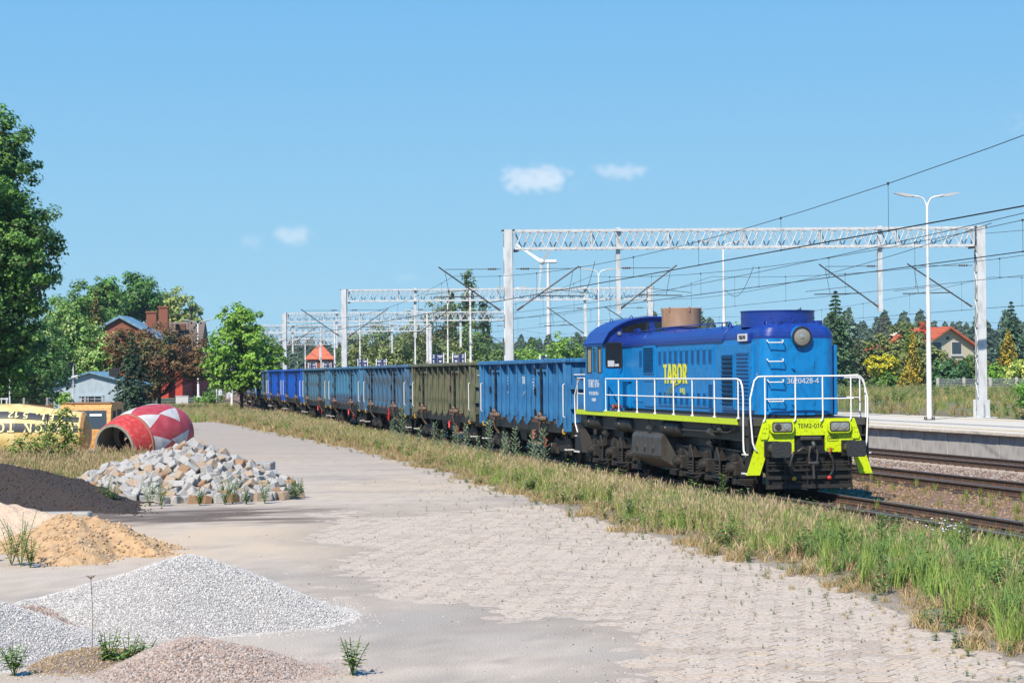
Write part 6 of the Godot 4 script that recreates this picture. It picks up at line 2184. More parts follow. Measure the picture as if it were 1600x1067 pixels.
# concrete mixer drum lying on the ground
func build_mixer() -> void:
	var axis := Vector3(0.64, 0.15, -0.76).normalized()
	var t := thing("mixer_drum", "red and white concrete mixer drum lying behind the granite pile", "mixer drum", Vector3(-14.62, 0.32, -30.1))
	var up := Vector3(0, 1, 0)
	var sx := axis.cross(up).normalized()
	var bs := Basis(sx, axis, sx.cross(axis).normalized())
	var xf := Transform3D(bs, Vector3.ZERO)
	# profile along the axis: mouth ring, lip cone, body, back end
	var body := [Vector2(1.05, 0.82), Vector2(1.13, 1.2), Vector2(1.18, 1.8), Vector2(1.17, 2.4), Vector2(1.06, 3.0), Vector2(0.86, 3.5), Vector2(0.55, 3.75), Vector2(0.0, 3.8)]
	var b := B.new()
	b.lathe(body, xf, 48)
	part("body", b, M["mixer red"], t)
	b = B.new()
	b.lathe([Vector2(0.86, 0.0), Vector2(0.89, 0.05), Vector2(0.96, 0.35), Vector2(1.05, 0.80)], xf, 48)
	part("mouth_cone", b, M["mixer lip red"], t)
	b = B.new()
	b.lathe([Vector2(1.05, 0.79), Vector2(1.075, 0.80), Vector2(1.075, 0.85), Vector2(1.05, 0.87)], xf, 48)
	part("seam_ring", b, M["rust brown"], t)
	b = B.new()
	b.lathe([Vector2(0.85, 0.03), Vector2(0.85, -0.03), Vector2(0.77, -0.03), Vector2(0.76, 0.04), Vector2(0.80, 0.35), Vector2(0.95, 1.2)], xf, 48)
	part("mouth_ring", b, M["cement crust"], t)
	# mixing blades caked with cement inside the mouth
	b = B.new()
	for k in 2:
		var prev := []
		for i in 13:
			var f := 0.6 + k * PI + i * 0.23
			var a := 0.06 + i * 0.09
			var ro := Vector3(cos(f), 0, sin(f))
			prev.append([xf * (ro * 0.80 + Vector3(0, a, 0)), xf * (ro * (0.42 + 0.02 * i) + Vector3(0, a + 0.08, 0))])
		for i in 12:
			b.quad(prev[i][0], prev[i + 1][0], prev[i + 1][1], prev[i][1])
	part("blade", b, M["cement crust"], t)
	# painted white triangles wrapping the body
	var at := func(h: float, f: float) -> Vector3:
		for i in body.size() - 1:
			if h >= body[i].y and h <= body[i + 1].y:
				var r: float = lerpf(body[i].x, body[i + 1].x, (h - body[i].y) / (body[i + 1].y - body[i].y)) + 0.006
				return xf * Vector3(cos(f) * r, h, sin(f) * r)
		return Vector3.ZERO
	var tris := []
	for k in 7:
		var f0 := k * TAU / 7.0 + 0.55
		tris.append([[0.90, f0], [0.90, f0 + 0.62], [1.75, f0 + 0.31]])
		tris.append([[2.50, f0 - 0.10], [1.72, f0 + 0.36], [2.95, f0 + 0.50]])
	for q in tris:
		b = B.new()
		var n := 8
		for i in n:
			for j in n - i:
				var co := func(u: int, v: int) -> Vector3:
					var s := float(u) / n
					var w := float(v) / n
					return at.call(q[0][0] + (q[1][0] - q[0][0]) * s + (q[2][0] - q[0][0]) * w, q[0][1] + (q[1][1] - q[0][1]) * s + (q[2][1] - q[0][1]) * w)
				var p0: Vector3 = co.call(i, j)
				var p1: Vector3 = co.call(i + 1, j)
				var p2: Vector3 = co.call(i, j + 1)
				b.tri(p0, p1, p2, p0 - xf * Vector3(0, 1.6, 0))
				if j < n - i - 1:
					var p3: Vector3 = co.call(i + 1, j + 1)
					b.tri(p1, p3, p2, p0 - xf * Vector3(0, 1.6, 0))
		part("white_triangle", b, M["mixer white"], t)

# yellow cement silo lying on its side, its lettering upside down
func build_silo() -> void:
	var u := Vector3(0.9764, 0, 0.2158)
	var t := thing("cement_silo", "yellow cement silo lying on its side with upside down lettering", "silo", Vector3(-18.9, 0.72, -35.6), 0.0)
	t.basis = Basis(u, Vector3.UP, u.cross(Vector3.UP))
	# local x runs along the silo to the right, z towards the camera
	var turn := Transform3D(Basis(Vector3(0, -1, 0), Vector3(1, 0, 0), Vector3(0, 0, 1)), Vector3.ZERO)
	var rad := func(x: float) -> float:
		return 1.13 if x < 1.0 else lerpf(1.13, 0.80, (x - 1.0) / 2.35)
	var pf := []
	for x in [-4.5, -2.0, 0.0, 1.0, 1.8, 2.6, 3.35]:
		pf.append(Vector2(rad.call(x), x))
	var b := B.new()
	b.lathe(pf, turn, 40)
	part("shell", b, M["tank yellow"], t)
	b = B.new()
	b.lathe([Vector2(0.83, 3.34), Vector2(0.83, 3.38), Vector2(0.70, 3.48), Vector2(0.4, 3.58), Vector2(0.0, 3.62)], turn, 36)
	part("end_dish", b, M["cab orange"], t)
	# dark painted bands facing the camera: angle from the horizontal
	for q in [[0.10, 0.40], [0.56, 0.86]]:
		b = B.new()
		for i in 24:
			var x0 := -4.4 + 7.7 * i / 24.0
			var x1 := -4.4 + 7.7 * (i + 1) / 24.0
			for k in 4:
				var f0 := lerpf(q[0], q[1], k / 4.0)
				var f1 := lerpf(q[0], q[1], (k + 1) / 4.0)
				var r0: float = rad.call(x0) + 0.012
				var r1: float = rad.call(x1) + 0.012
				b.quad(Vector3(x0, sin(f0) * r0, cos(f0) * r0), Vector3(x1, sin(f0) * r1, cos(f0) * r1), Vector3(x1, sin(f1) * r1, cos(f1) * r1), Vector3(x0, sin(f1) * r0, cos(f1) * r0), Vector3(0, 0.3, 1))
		part("painted_band", b, M["tank band"], t)
	# letters one by one so that they follow the shell
	for q in [["BETON TO", 3.02, 0.25, 0.47, 0.375], ["TEL. 512 4", 2.65, 0.71, 0.40, 0.325]]:
		var x: float = q[1]
		for ch in q[0]:
			if ch != " ":
				var r: float = rad.call(x) + 0.02
				var f: float = q[2]
				var n := Vector3(0, sin(f), cos(f))
				var upv := Vector3(0, cos(f), -sin(f))
				text_part(ch, "lettering", q[3], M["tank letter"], t, Transform3D(Basis(Vector3(-1, 0, 0), -upv, n), Vector3(x, 0, 0) + n * r))
			x -= q[4] * (0.62 if ch in [".", " ", "1", "L"] else 1.0)
	b = B.new()
	for x in [-3.0, 0.6, 2.9]:
		b.cbox(Vector3(x, -0.95, 0), Vector3(0.22, 0.5, 1.3), 0.03)
	part("saddle", b, M["old timber"], t)
	# rusty steel scraps lying on the far side
	b = B.new()
	b.cbox(Vector3(1.55, 1.03, -0.55), Vector3(1.1, 0.10, 0.12), 0.01, Basis(Vector3.BACK, -0.1))
	b.cbox(Vector3(2.0, 1.0, -0.6), Vector3(0.16, 0.22, 0.16), 0.02)
	part("rusty_bracket", b, M["clip rust"], t)

func build_truck_cab() -> void:
	var t := thing("truck_cab", "dismounted orange yellow truck cab standing behind the silo", "truck cab", Vector3(-15.35, -0.3, -41.6), -0.28)
	var b := B.new()
	# body as a bent outline pushed across the width: z towards the camera is the front
	var pf := PackedVector2Array([Vector2(-1.5, 0.25), Vector2(0.55, 0.25), Vector2(0.62, 1.0), Vector2(0.48, 1.88), Vector2(0.30, 2.02), Vector2(-1.4, 2.06), Vector2(-1.5, 1.95)])
	b.prism(pf, -1.05, 1.05, Transform3D(Basis(Vector3(0, 0, 1), Vector3(0, 1, 0), Vector3(-1, 0, 0)), Vector3.ZERO))
	part("body", b, M["cab orange"], t)
	b = B.new()
	b.cbox(Vector3(0, 2.07, -0.55), Vector3(2.0, 0.05, 1.75), 0.02)
	for x in [-0.6, -0.2, 0.2, 0.6]:
		b.cbox(Vector3(x, 2.10, -0.6), Vector3(0.07, 0.02, 1.5), 0.008)
	part("roof", b, M["cab roof dusty"], t)
	b = B.new()
	b.quad(Vector3(-0.9, 1.05, 0.632), Vector3(0.9, 1.05, 0.632), Vector3(0.86, 1.78, 0.515), Vector3(-0.86, 1.78, 0.515), Vector3(0, 0.15, 1))
	var ws := part("windscreen", b, M["window blue grey"], t)
	b = B.new()
	b.box(Vector3(0.45, 1.60, 0.57), Vector3(0.5, 0.10, 0.01), Basis(Vector3.RIGHT, -0.16))
	part("sun_strip", b, M["window frame"], ws)
	for s in [-1, 1]:
		b = B.new()
		b.quad(Vector3(s * 1.056, 1.15, 0.30), Vector3(s * 1.056, 1.15, -0.25), Vector3(s * 1.056, 1.75, -0.25), Vector3(s * 1.056, 1.75, 0.22), Vector3(s, 0, 0))
		part("side_window", b, M["window blue grey"], t)
		b = B.new()
		b.quad(Vector3(s * 1.056, 1.15, -0.5), Vector3(s * 1.056, 1.15, -1.2), Vector3(s * 1.056, 1.80, -1.2), Vector3(s * 1.056, 1.80, -0.5), Vector3(s, 0, 0))
		part("side_window", b, M["window blue grey"], t)
	b = B.new()
	b.tube([Vector3(0.1, 2.08, 0.2), Vector3(0.1, 2.32, 0.2)], 0.015, 5)
	part("aerial", b, M["rubber"], t)

# ---------------------------------------------------------------- plants: builders
func leaf_quad(b: B, p: Vector3, n: Vector3, s: float, c: Color, slim := 0.6) -> void:
	var u := n.cross(Vector3(rnd(-1, 1), rnd(-1, 1), rnd(-1, 1))).normalized()
	if u.length_squared() < 0.5:
		u = n.cross(Vector3.UP if absf(n.y) < 0.9 else Vector3.RIGHT).normalized()
	var w := n.cross(u)
	var k := b.v.size()
	var a := p - u * s
	var d := p + u * s
	var e := p + w * s * slim + n * s * 0.15
	var f := p - w * s * slim + n * s * 0.15
	b.v.append(a); b.v.append(e); b.v.append(d)
	b.v.append(a); b.v.append(d); b.v.append(f)
	var n1 := (d - a).cross(e - a).normalized()
	var n2 := (f - a).cross(d - a).normalized()
	b.n.append(n1); b.n.append(n1); b.n.append(n1); b.n.append(n2); b.n.append(n2); b.n.append(n2)
	for i in 6:
		b.c.append(c)

func ball_dir() -> Vector3:
	var z := rnd(-1, 1)
	var f := rnd(0, TAU)
	var r := sqrt(1.0 - z * z)
	return Vector3(r * cos(f), z, r * sin(f))

# crowns: [centre, radii] in metres from the base; cols: palette; leaves gather in clumps on boughs
func broadleaf(label: String, at: Vector3, crowns: Array, leaves: int, size: float, cols: Array, trunk: float, group := "", called := "broadleaf_tree", clump := 0.26, open := 0.0) -> Node3D:
	var t := thing(called, label, "tree", at, 0.0, group)
	var b := B.new()
	var tb := B.new()
	var top := 0.0
	for q in crowns:
		top = maxf(top, q[0].y)
	if trunk > 0.0:
		tb.tube([Vector3(0, -0.3, 0), Vector3(0.05, top * 0.3, 0.02), Vector3(-0.04, top * 0.6, 0.05), Vector3(0.02, top, 0)], trunk, 8)
	var vol := 0.0
	for q in crowns:
		vol += pow(q[1].x * q[1].y * q[1].z, 0.7)
	for q in crowns:
		var cn: Vector3 = q[0]
		var rd: Vector3 = q[1]
		var share := int(leaves * pow(rd.x * rd.y * rd.z, 0.7) / vol)
		var mean := (rd.x + rd.y + rd.z) / 3.0
		var nc := clampi(int(26.0 / (clump * clump * 4.0)), 30, 260)
		var per := maxi(share / nc, 6)
		for k in nc:
			var d := ball_dir()
			var rr_ := pow(rnd(0.0, 1.0), 0.42) * rnd(0.86, 1.12)
			if open > 0.0 and rnd(0, 1) < open:
				continue
			var cc := cn + Vector3(d.x * rd.x, d.y * rd.y, d.z * rd.z) * rr_
			var cr := mean * clump * rnd(0.55, 1.25)
			var base: Color = cols[rng.randi() % cols.size()]
			base = base * rnd(1.4, 2.15)
			base = Color(base.r * 1.05, base.g * 1.1, base.b * 0.85)
			if trunk > 0.0 and k % 5 == 0:
				var root := Vector3(0, clampf(cc.y - absf(cc.x) - absf(cc.z), top * 0.22, top * 0.85), 0)
				tb.tube([root, root.lerp(cc, 0.5) + Vector3(0, 0.12 * mean, 0), cc], maxf(trunk * 0.16, 0.006), 4)
			for i in per:
				var e := ball_dir()
				var p := cc + Vector3(e.x, e.y * 0.75, e.z) * cr * pow(rnd(0.05, 1.0), 0.45)
				var nrm := (e * 0.8 + d * 0.5 + Vector3(0, 0.55, 0) + ball_dir() * 0.75).normalized()
				leaf_quad(b, p, nrm, size * rnd(0.65, 1.3), base * rnd(0.8, 1.2))
	part("crown", b, M["leaf"], t)
	if trunk > 0.0:
		part("trunk", tb, M["bark"], t)
	return t

func conifer(label: String, at: Vector3, h: float, r: float, cols: Array, twigs: int, size: float, group := "", called := "spruce_tree", droop := 0.25, low := 0.06) -> Node3D:
	var t := thing(called, label, "tree", at, 0.0, group)
	var tb := B.new()
	tb.cyl(Vector3(0, -0.3, 0), Vector3(0, h * 0.97, 0), maxf(r * 0.07, 0.06), 0.015, 7)
	var b := B.new()
	var tiers := clampi(int(h / (r * 0.13)), 16, 34)
	var per := twigs / tiers
	for k in tiers:
		var f := float(k) / (tiers - 1)
		var y := h * lerpf(low, 0.985, f)
		var len := r * pow(1.0 - f, 0.85) * rnd(0.86, 1.1) + 0.05
		var arms := clampi(int(5 + 8 * (1.0 - f)), 5, 12)
		for a in arms:
			var th := TAU * (a + rnd(-0.3, 0.3)) / arms + k * 0.7
			var la := len * rnd(0.72, 1.12)
			var dir := Vector3(cos(th), 0, sin(th))
			if f < 0.75:
				tb.tube([Vector3(0, y, 0), Vector3(0, y, 0) + dir * la * 0.9 + Vector3(0, -droop * la * 0.8, 0)], 0.02, 3)
			var base: Color = cols[rng.randi() % cols.size()]
			base = base * rnd(1.5, 2.1)
			for i in maxi(int(per / arms * (0.45 + (1.0 - f) * 1.1)), 3):
				var s := pow(rnd(0.05, 1.0), 0.6)
				var side := dir.cross(Vector3.UP)
				var p := Vector3(0, y, 0) + dir * la * s + side * rnd(-1, 1) * la * 0.22 * (1.1 - s * 0.6) + Vector3(0, -droop * la * s * s + rnd(-0.5, 0.5) * la * 0.10, 0)
				var nrm := (Vector3(0, 0.8, 0) + dir * rnd(-0.2, 0.7) + ball_dir() * 0.6).normalized()
				leaf_quad(b, p, nrm, size * rnd(0.7, 1.25), base * rnd(0.78, 1.22), 0.42)
	part("crown", b, M["needle"], t)
	part("trunk", tb, M["bark"], t)
	return t

const G_MID := [Color(0.060, 0.115, 0.022), Color(0.075, 0.140, 0.030), Color(0.050, 0.095, 0.020)]
const G_DARK := [Color(0.030, 0.066, 0.016), Color(0.040, 0.085, 0.020), Color(0.024, 0.052, 0.014)]
const G_LIGHT := [Color(0.110, 0.185, 0.035), Color(0.135, 0.215, 0.050), Color(0.085, 0.150, 0.030)]
const G_MAPLE := [Color(0.095, 0.175, 0.022), Color(0.075, 0.145, 0.020), Color(0.115, 0.195, 0.030)]
const G_OLIVE := [Color(0.080, 0.095, 0.030), Color(0.100, 0.115, 0.040), Color(0.065, 0.080, 0.028)]
const G_WILLOW := [Color(0.150, 0.180, 0.060), Color(0.170, 0.195, 0.075), Color(0.120, 0.150, 0.050)]
const C_COPPER := [Color(0.085, 0.042, 0.020), Color(0.072, 0.045, 0.018), Color(0.10, 0.052, 0.024), Color(0.060, 0.058, 0.020)]
const C_GOLD := [Color(0.25, 0.185, 0.014), Color(0.20, 0.155, 0.014), Color(0.28, 0.21, 0.02), Color(0.09, 0.10, 0.018)]
const C_YELLOW := [Color(0.31, 0.26, 0.012), Color(0.27, 0.235, 0.012), Color(0.17, 0.18, 0.015)]
const C_SPRUCE := [Color(0.018, 0.040, 0.018), Color(0.024, 0.050, 0.022), Color(0.014, 0.032, 0.016)]
const C_SPRUCE_MID := [Color(0.030, 0.070, 0.024), Color(0.040, 0.085, 0.028)]
const C_BLUE := [Color(0.090, 0.140, 0.110), Color(0.110, 0.165, 0.130), Color(0.075, 0.120, 0.095)]
const C_BRONZE := [Color(0.110, 0.080, 0.020), Color(0.085, 0.066, 0.020), Color(0.055, 0.055, 0.020)]

# ---------------------------------------------------------------- left background
func build_left_background() -> void:
	# low block shed
	var t := thing("utility_shed", "low pale blue shed with shallow gabled roof behind the silo", "shed", Vector3(-14.2, -0.3, -123.0), -0.16)
	var b := B.new()
	var gab := PackedVector2Array([Vector2(-3.4, 0), Vector2(3.4, 0), Vector2(3.4, 2.55), Vector2(0.1, 3.45), Vector2(-3.4, 2.30)])
	b.prism(gab, -9.0, 0.0)
	part("wall", b, M["shed blue white"], t)
	b = B.new()
	for q in [[Vector2(0.1, 3.47), Vector2(-4.15, 2.08)], [Vector2(0.1, 3.47), Vector2(4.0, 2.42)]]:
		var p0: Vector2 = q[0]
		var p1: Vector2 = q[1]
		b.prism(PackedVector2Array([p0, p1, p1 + Vector2(0, 0.14), p0 + Vector2(0, 0.14)]), -9.2, 0.35)
	part("roof", b, M["sheet blue"], t)
	b = B.new()
	b.bx(-0.55, 1.05, 0.55, 1.62, 0.0, 0.03)
	var wn := part("window", b, M["window blue grey"], t)
	b = B.new()
	for x in [-0.55, -0.02, 0.5, 1.03]:
		b.bx(x - 0.02, x + 0.02, 0.55, 1.62, 0.035, 0.06)
	for y in [0.8, 1.1, 1.4]:
		b.bx(-0.55, 1.05, y - 0.015, y + 0.015, 0.065, 0.08)
	part("window_bars", b, M["galvanised"], wn)
	b = B.new()
	b.bx(-0.75, 1.2, 1.62, 1.76, 0.0, 0.1)
	b.bx(1.06, 1.2, 0.5, 1.62, 0.0, 0.06)
	part("window_frame", b, M["shed blue white"], wn)
	b = B.new()
	b.cbox(Vector3(1.9, 3.4, -1.2), Vector3(0.8, 0.9, 0.8), 0.04)
	part("chimney", b, M["frame black"], t)

	# old brick station building: gabled wing in front of a long tiled hall
	t = thing("brick_building", "old brick station building with red painted base behind the trees", "building", Vector3(-8.7, 0.4, -196.0), -0.20)
	b = B.new()
	b.prism(PackedVector2Array([Vector2(-5.2, 2.9), Vector2(4.6, 2.9), Vector2(4.6, 6.2), Vector2(-0.9, 9.2), Vector2(-5.2, 6.9)]), -8.0, 0.0)
	b.bx(4.62, 6.0, 2.9, 6.0, -16.0, -1.2)
	part("wall", b, M["brick"], t)
	b = B.new()
	b.bx(-5.2, 4.6, 0.0, 2.9, -8.0, 0.03)
	b.bx(4.6, 6.02, 0.0, 2.9, -16.0, -1.17)
	part("painted_base", b, M["brick red paint"], t)
	b = B.new()
	for q in [[Vector2(-0.9, 9.2), Vector2(-5.8, 6.5)], [Vector2(-0.9, 9.2), Vector2(5.2, 5.85)]]:
		var p0: Vector2 = q[0]
		var p1: Vector2 = q[1]
		b.prism(PackedVector2Array([p0, p1, p1 + Vector2(0, 0.32), p0 + Vector2(0, 0.32)]), -8.2, 0.45)
	part("roof", b, M["sheet blue"], t)
	b = B.new()
	b.quad(Vector3(-5.5, 9.0, -15.0), Vector3(6.9, 9.15, -15.0), Vector3(6.9, 4.6, -9.5), Vector3(-5.5, 4.6, -9.5), Vector3(0, 1, 1))
	b.quad(Vector3(-5.5, 9.0, -15.0), Vector3(6.9, 9.15, -15.0), Vector3(6.9, 4.6, -20.5), Vector3(-5.5, 4.6, -20.5), Vector3(0, 1, -1))
	b.tri(Vector3(6.8, 9.1, -15.0), Vector3(6.8, 4.6, -9.6), Vector3(6.8, 4.6, -20.4), Vector3(1, 0, 0))
	var rf := part("tiled_roof", b, M["old roof tile"], t)
	b = B.new()
	for i in 15:
		var f := i / 15.0
		b.bx(-5.5, 6.9, lerpf(4.62, 9.0, f), lerpf(4.62, 9.0, f) + 0.09, lerpf(-9.46, -14.96, f), lerpf(-9.46, -14.96, f) + 0.10)
	part("tile_course", b, M["old roof tile"], rf)
	b = B.new()
	b.bx(-5.4, 6.7, 0.0, 4.7, -20.0, -10.0)
	part("hall_wall", b, M["brick red paint"], t)
	for q in [[-5.0, 10.6, -9.0, 0.9], [1.1, 10.2, -10.5, 1.2], [2.5, 10.8, -10.6, 1.1]]:
		b = B.new()
		b.cbox(Vector3(q[0], q[1] - 1.4, q[2]), Vector3(q[3], 2.8, 0.9), 0.03)
		b.cbox(Vector3(q[0], q[1] - 0.05, q[2]), Vector3(q[3] + 0.2, 0.22, 1.1), 0.03)
		part("chimney", b, M["brick"], t)
	b = B.new()
	b.cyl(Vector3(5.4, 8.8, -13.5), Vector3(5.4, 10.6, -13.5), 0.10, 0.10, 8)
	b.cyl(Vector3(5.4, 10.6, -13.5), Vector3(5.4, 10.9, -13.5), 0.45, 0.08, 10)
	b.cyl(Vector3(5.4, 10.1, -13.5), Vector3(5.4, 10.6, -13.5), 0.2, 0.2, 8)
	part("vent_pipe", b, M["frame black"], t)
	b = B.new()
	b.tube([Vector3(3.2, 8.4, -12.5), Vector3(3.2, 9.9, -12.5), Vector3(5.2, 9.9, -12.5), Vector3(5.2, 8.4, -12.5)], 0.04, 4)
	b.cbox(Vector3(4.2, 8.4, -12.9), Vector3(1.2, 0.8, 0.6), 0.03)
	part("roof_frame", b, M["clip rust"], t)
	b = B.new()
	var gl := [Vector3(2.2, 0.9, 0.05), Vector3(2.2, 1.9, 0.05), Vector3(2.5, 2.3, 0.05), Vector3(2.9, 1.8, 0.05), Vector3(3.2, 2.2, 0.05), Vector3(3.6, 1.7, 0.05), Vector3(3.5, 1.0, 0.05), Vector3(2.6, 0.8, 0.05), Vector3(3.1, 1.5, 0.05)]
	b.tube(gl, 0.035, 4)
	part("scrawl", b, M["frame black"], t)
	# white cabinet by its corner
	b = B.new()
	b.cbox(Vector3(0, 0.5, 0), Vector3(1.35, 0.95, 0.6), 0.03)
	b.cbox(Vector3(0, 1.0, 0), Vector3(1.45, 0.06, 0.7), 0.02)
	var o := part("equipment_cabinet", b, M["window frame"])
	o.position = Vector3(-3.2, -0.3, -186.0)
	tag(o, "white equipment cabinet by the red corner of the brick building", "cabinet")

	# floodlight poles with cameras, fence posts
	for q in [[Vector3(-19.3, -0.3, -80.5), 4.3, "floodlight pole with a camera at the left edge"], [Vector3(-15.6, -0.3, -89.8), 4.0, "floodlight pole with a camera before the blue shed"]]:
		t = thing("floodlight_pole", q[2], "pole", q[0], 0.0, "floodlight poles")
		b = B.new()
		b.cyl(Vector3.ZERO, Vector3(0, q[1], 0), 0.055, 0.045, 8)
		part("pole", b, M["galvanised"], t)
		b = B.new()
		b.cbox(Vector3(-0.16, q[1] - 0.02, 0.1), Vector3(0.30, 0.22, 0.12), 0.02, Basis(Vector3.UP, 0.5))
		part("floodlight", b, M["frame black"], t)
		b = B.new()
		b.cbox(Vector3(0.08, q[1] - 0.82, 0.14), Vector3(0.42, 0.13, 0.14), 0.02, Basis(Vector3.BACK, 0.25))
		b.cyl(Vector3(0.22, q[1] - 0.85, 0.1), Vector3(0.22, q[1] - 0.95, 0.1), 0.08, 0.08, 10)
		part("camera", b, M["window frame"], t)
	for i in 4:
		t = thing("fence_post", ["concrete fence post at the left edge by the gate", "concrete fence post left of the blue shed", "concrete fence post before the shed corner", "concrete fence post beside the shed window"][i], "fence post", Vector3([-19.6, -18.6, -17.2, -14.9][i], -0.3, [-86.0, -86.5, -87.0, -88.0][i]), 0.0, "concrete fence posts")
		b = B.new()
		b.cbox(Vector3(0, 0.95, 0), Vector3(0.13, 1.9, 0.13), 0.01)
		part("post", b, M["concrete block"], t)
	t = thing("yard_gate", "grey steel gate with a white notice at the left edge", "gate", Vector3(-20.4, -0.3, -82.0), -0.2)
	b = B.new()
	for x in [-0.9, -0.6, -0.3, 0.0, 0.3, 0.6, 0.9]:
		b.bx(x - 0.03, x + 0.03, 0.1, 1.9, -0.03, 0.03)
	b.bx(-1.0, 1.0, 1.85, 1.95, -0.04, 0.04)
	b.bx(-1.0, 1.0, 0.2, 0.28, -0.04, 0.04)
	part("bars", b, M["galvanised"], t)
	b = B.new()
	b.bx(0.1, 0.75, 0.9, 1.4, 0.04, 0.06)
	part("notice", b, M["white letters"], t)
	# woven wire panels
	t = thing("wire_fence", "dark wire mesh fence left of the blue shed", "fence", Vector3(-18.3, -0.3, -86.6), -0.2)
	b = B.new()
	for i in 34:
		var x := -1.5 + i * 0.09
		b.cyl(Vector3(x, 0.1, 0), Vector3(x, 1.8, 0), 0.006, 0.006, 3, false)
	for i in 16:
		b.cyl(Vector3(-1.5, 0.1 + i * 0.113, 0), Vector3(1.5, 0.1 + i * 0.113, 0), 0.006, 0.006, 3, false)
	part("mesh", b, M["wire"], t)

	# trees, left to right
	broadleaf("tall dark green lime tree filling the left edge", Vector3(-21.6, -0.3, -66.0), [[Vector3(0, 10.0, 0), Vector3(4.7, 6.6, 4.5)], [Vector3(3.0, 9.4, 0.5), Vector3(2.6, 3.2, 3.0)], [Vector3(1.7, 14.2, -0.5), Vector3(2.5, 3.3, 2.5)], [Vector3(1.2, 4.5, 0), Vector3(3.0, 3.6, 3.2)], [Vector3(2.3, 5.8, 1.0), Vector3(2.0, 1.8, 2.2)]], 82000, 0.115, [Color(0.036, 0.082, 0.014), Color(0.046, 0.102, 0.020), Color(0.028, 0.064, 0.012), Color(0.062, 0.125, 0.028)], 0.35, "", "lime_tree", 0.20)
	broadleaf("shady tree under the tall lime behind the gate", Vector3(-19.9, -0.3, -98.0), [[Vector3(0, 3.2, 0), Vector3(3.4, 3.4, 3.0)], [Vector3(2.2, 4.0, -2), Vector3(2.4, 3.2, 2.4)]], 12000, 0.12, G_DARK, 0.2, "trees behind the yard")
	broadleaf("deep green tree left of the blue shed", Vector3(-18.6, -0.3, -138.0), [[Vector3(0, 4.0, 0), Vector3(3.6, 4.2, 3.2)]], 9000, 0.15, G_DARK, 0.2, "trees behind the yard")
	broadleaf("light green flowering bush tree above the shed roof", Vector3(-14.9, -0.3, -150.0), [[Vector3(0, 5.6, 0), Vector3(3.0, 3.8, 3.0)], [Vector3(1.6, 3.6, 1.0), Vector3(2.2, 3.0, 2.2)], [Vector3(-1.2, 8.0, 0), Vector3(1.9, 1.9, 2.0)]], 15000, 0.15, [Color(0.105, 0.175, 0.045), Color(0.135, 0.20, 0.070), Color(0.065, 0.125, 0.030), Color(0.17, 0.22, 0.10)], 0.2, "trees behind the yard")
	broadleaf("open crowned green tree behind the light green one", Vector3(-14.4, -0.3, -205.0), [[Vector3(0, 9.6, 0), Vector3(3.6, 4.8, 3.4)], [Vector3(3.0, 12.0, 0), Vector3(2.4, 2.8, 2.4)]], 14000, 0.19, G_MID, 0.25, "trees behind the yard", "broadleaf_tree", 0.26, 0.12)
	conifer("bronze green conifer left of the brick gable", Vector3(-12.9, -0.3, -160.0), 11.6, 2.1, C_BRONZE, 7000, 0.17, "", "cypress_tree", -0.1, 0.05)
	broadleaf("round dark green horse chestnut behind the brick building", Vector3(-7.0, -0.3, -238.0), [[Vector3(0, 10.6, 0), Vector3(5.0, 6.8, 5.2)], [Vector3(-4.0, 13.0, 2), Vector3(2.8, 3.0, 2.8)], [Vector3(1.6, 13.6, 0), Vector3(3.0, 3.2, 3.0)]], 19000, 0.21, [Color(0.042, 0.100, 0.020), Color(0.055, 0.125, 0.026), Color(0.034, 0.078, 0.018)], 0.35, "trees behind the yard", "chestnut_tree")
	broadleaf("pale yellowish willow above the tiled roof", Vector3(0.2, -0.3, -258.0), [[Vector3(0, 12.0, 0), Vector3(3.3, 4.0, 3.3)], [Vector3(2.4, 10.4, 0), Vector3(1.8, 4.0, 2.2)], [Vector3(-2.2, 13.4, 0), Vector3(1.8, 2.0, 1.8)]], 11000, 0.21, G_WILLOW, 0.2, "trees behind the yard", "willow_tree", 0.22, 0.25)
	broadleaf("copper leaved plum tree before the brick building", Vector3(-7.6, -0.3, -146.0), [[Vector3(0.2, 5.2, 0), Vector3(4.0, 2.8, 3.0)], [Vector3(3.6, 4.4, 0.5), Vector3(2.0, 1.8, 2.0)], [Vector3(-3.0, 5.6, 0), Vector3(2.0, 2.0, 1.8)], [Vector3(-0.8, 2.6, 1.0), Vector3(1.6, 1.5, 1.6)]], 17000, 0.135, C_COPPER, 0.16, "", "plum_tree", 0.24, 0.08)
	conifer("dark spruce standing before the blue shed end", Vector3(-11.3, -0.3, -108.0), 6.3, 2.15, C_SPRUCE, 9000, 0.13, "", "spruce_tree", 0.3, 0.03)
	broadleaf("young maple with bright green leaves beside the train", Vector3(-1.55, -0.27, -130.0), [[Vector3(0.2, 5.7, 0), Vector3(2.8, 3.0, 2.6)], [Vector3(-1.7, 4.4, 0.4), Vector3(1.7, 1.6, 1.6)], [Vector3(2.1, 4.3, 0.2), Vector3(2.0, 1.7, 1.7)], [Vector3(-0.3, 7.6, 0), Vector3(1.7, 1.6, 1.7)], [Vector3(-0.9, 2.7, 0.5), Vector3(2.0, 0.9, 1.6)], [Vector3(1.1, 2.9, 0.5), Vector3(1.6, 0.9, 1.5)]], 15000, 0.15, G_MAPLE, 0.16, "", "maple_tree", 0.23, 0.10)
	broadleaf("distant greenery closing the line left of the maple", Vector3(9.5, -0.3, -345.0), [[Vector3(0, 4.0, 0), Vector3(6, 4.5, 4)], [Vector3(9, 3.5, 2), Vector3(6, 4.0, 4)]], 5000, 0.32, G_OLIVE, 0.2, "distant trees along the line")
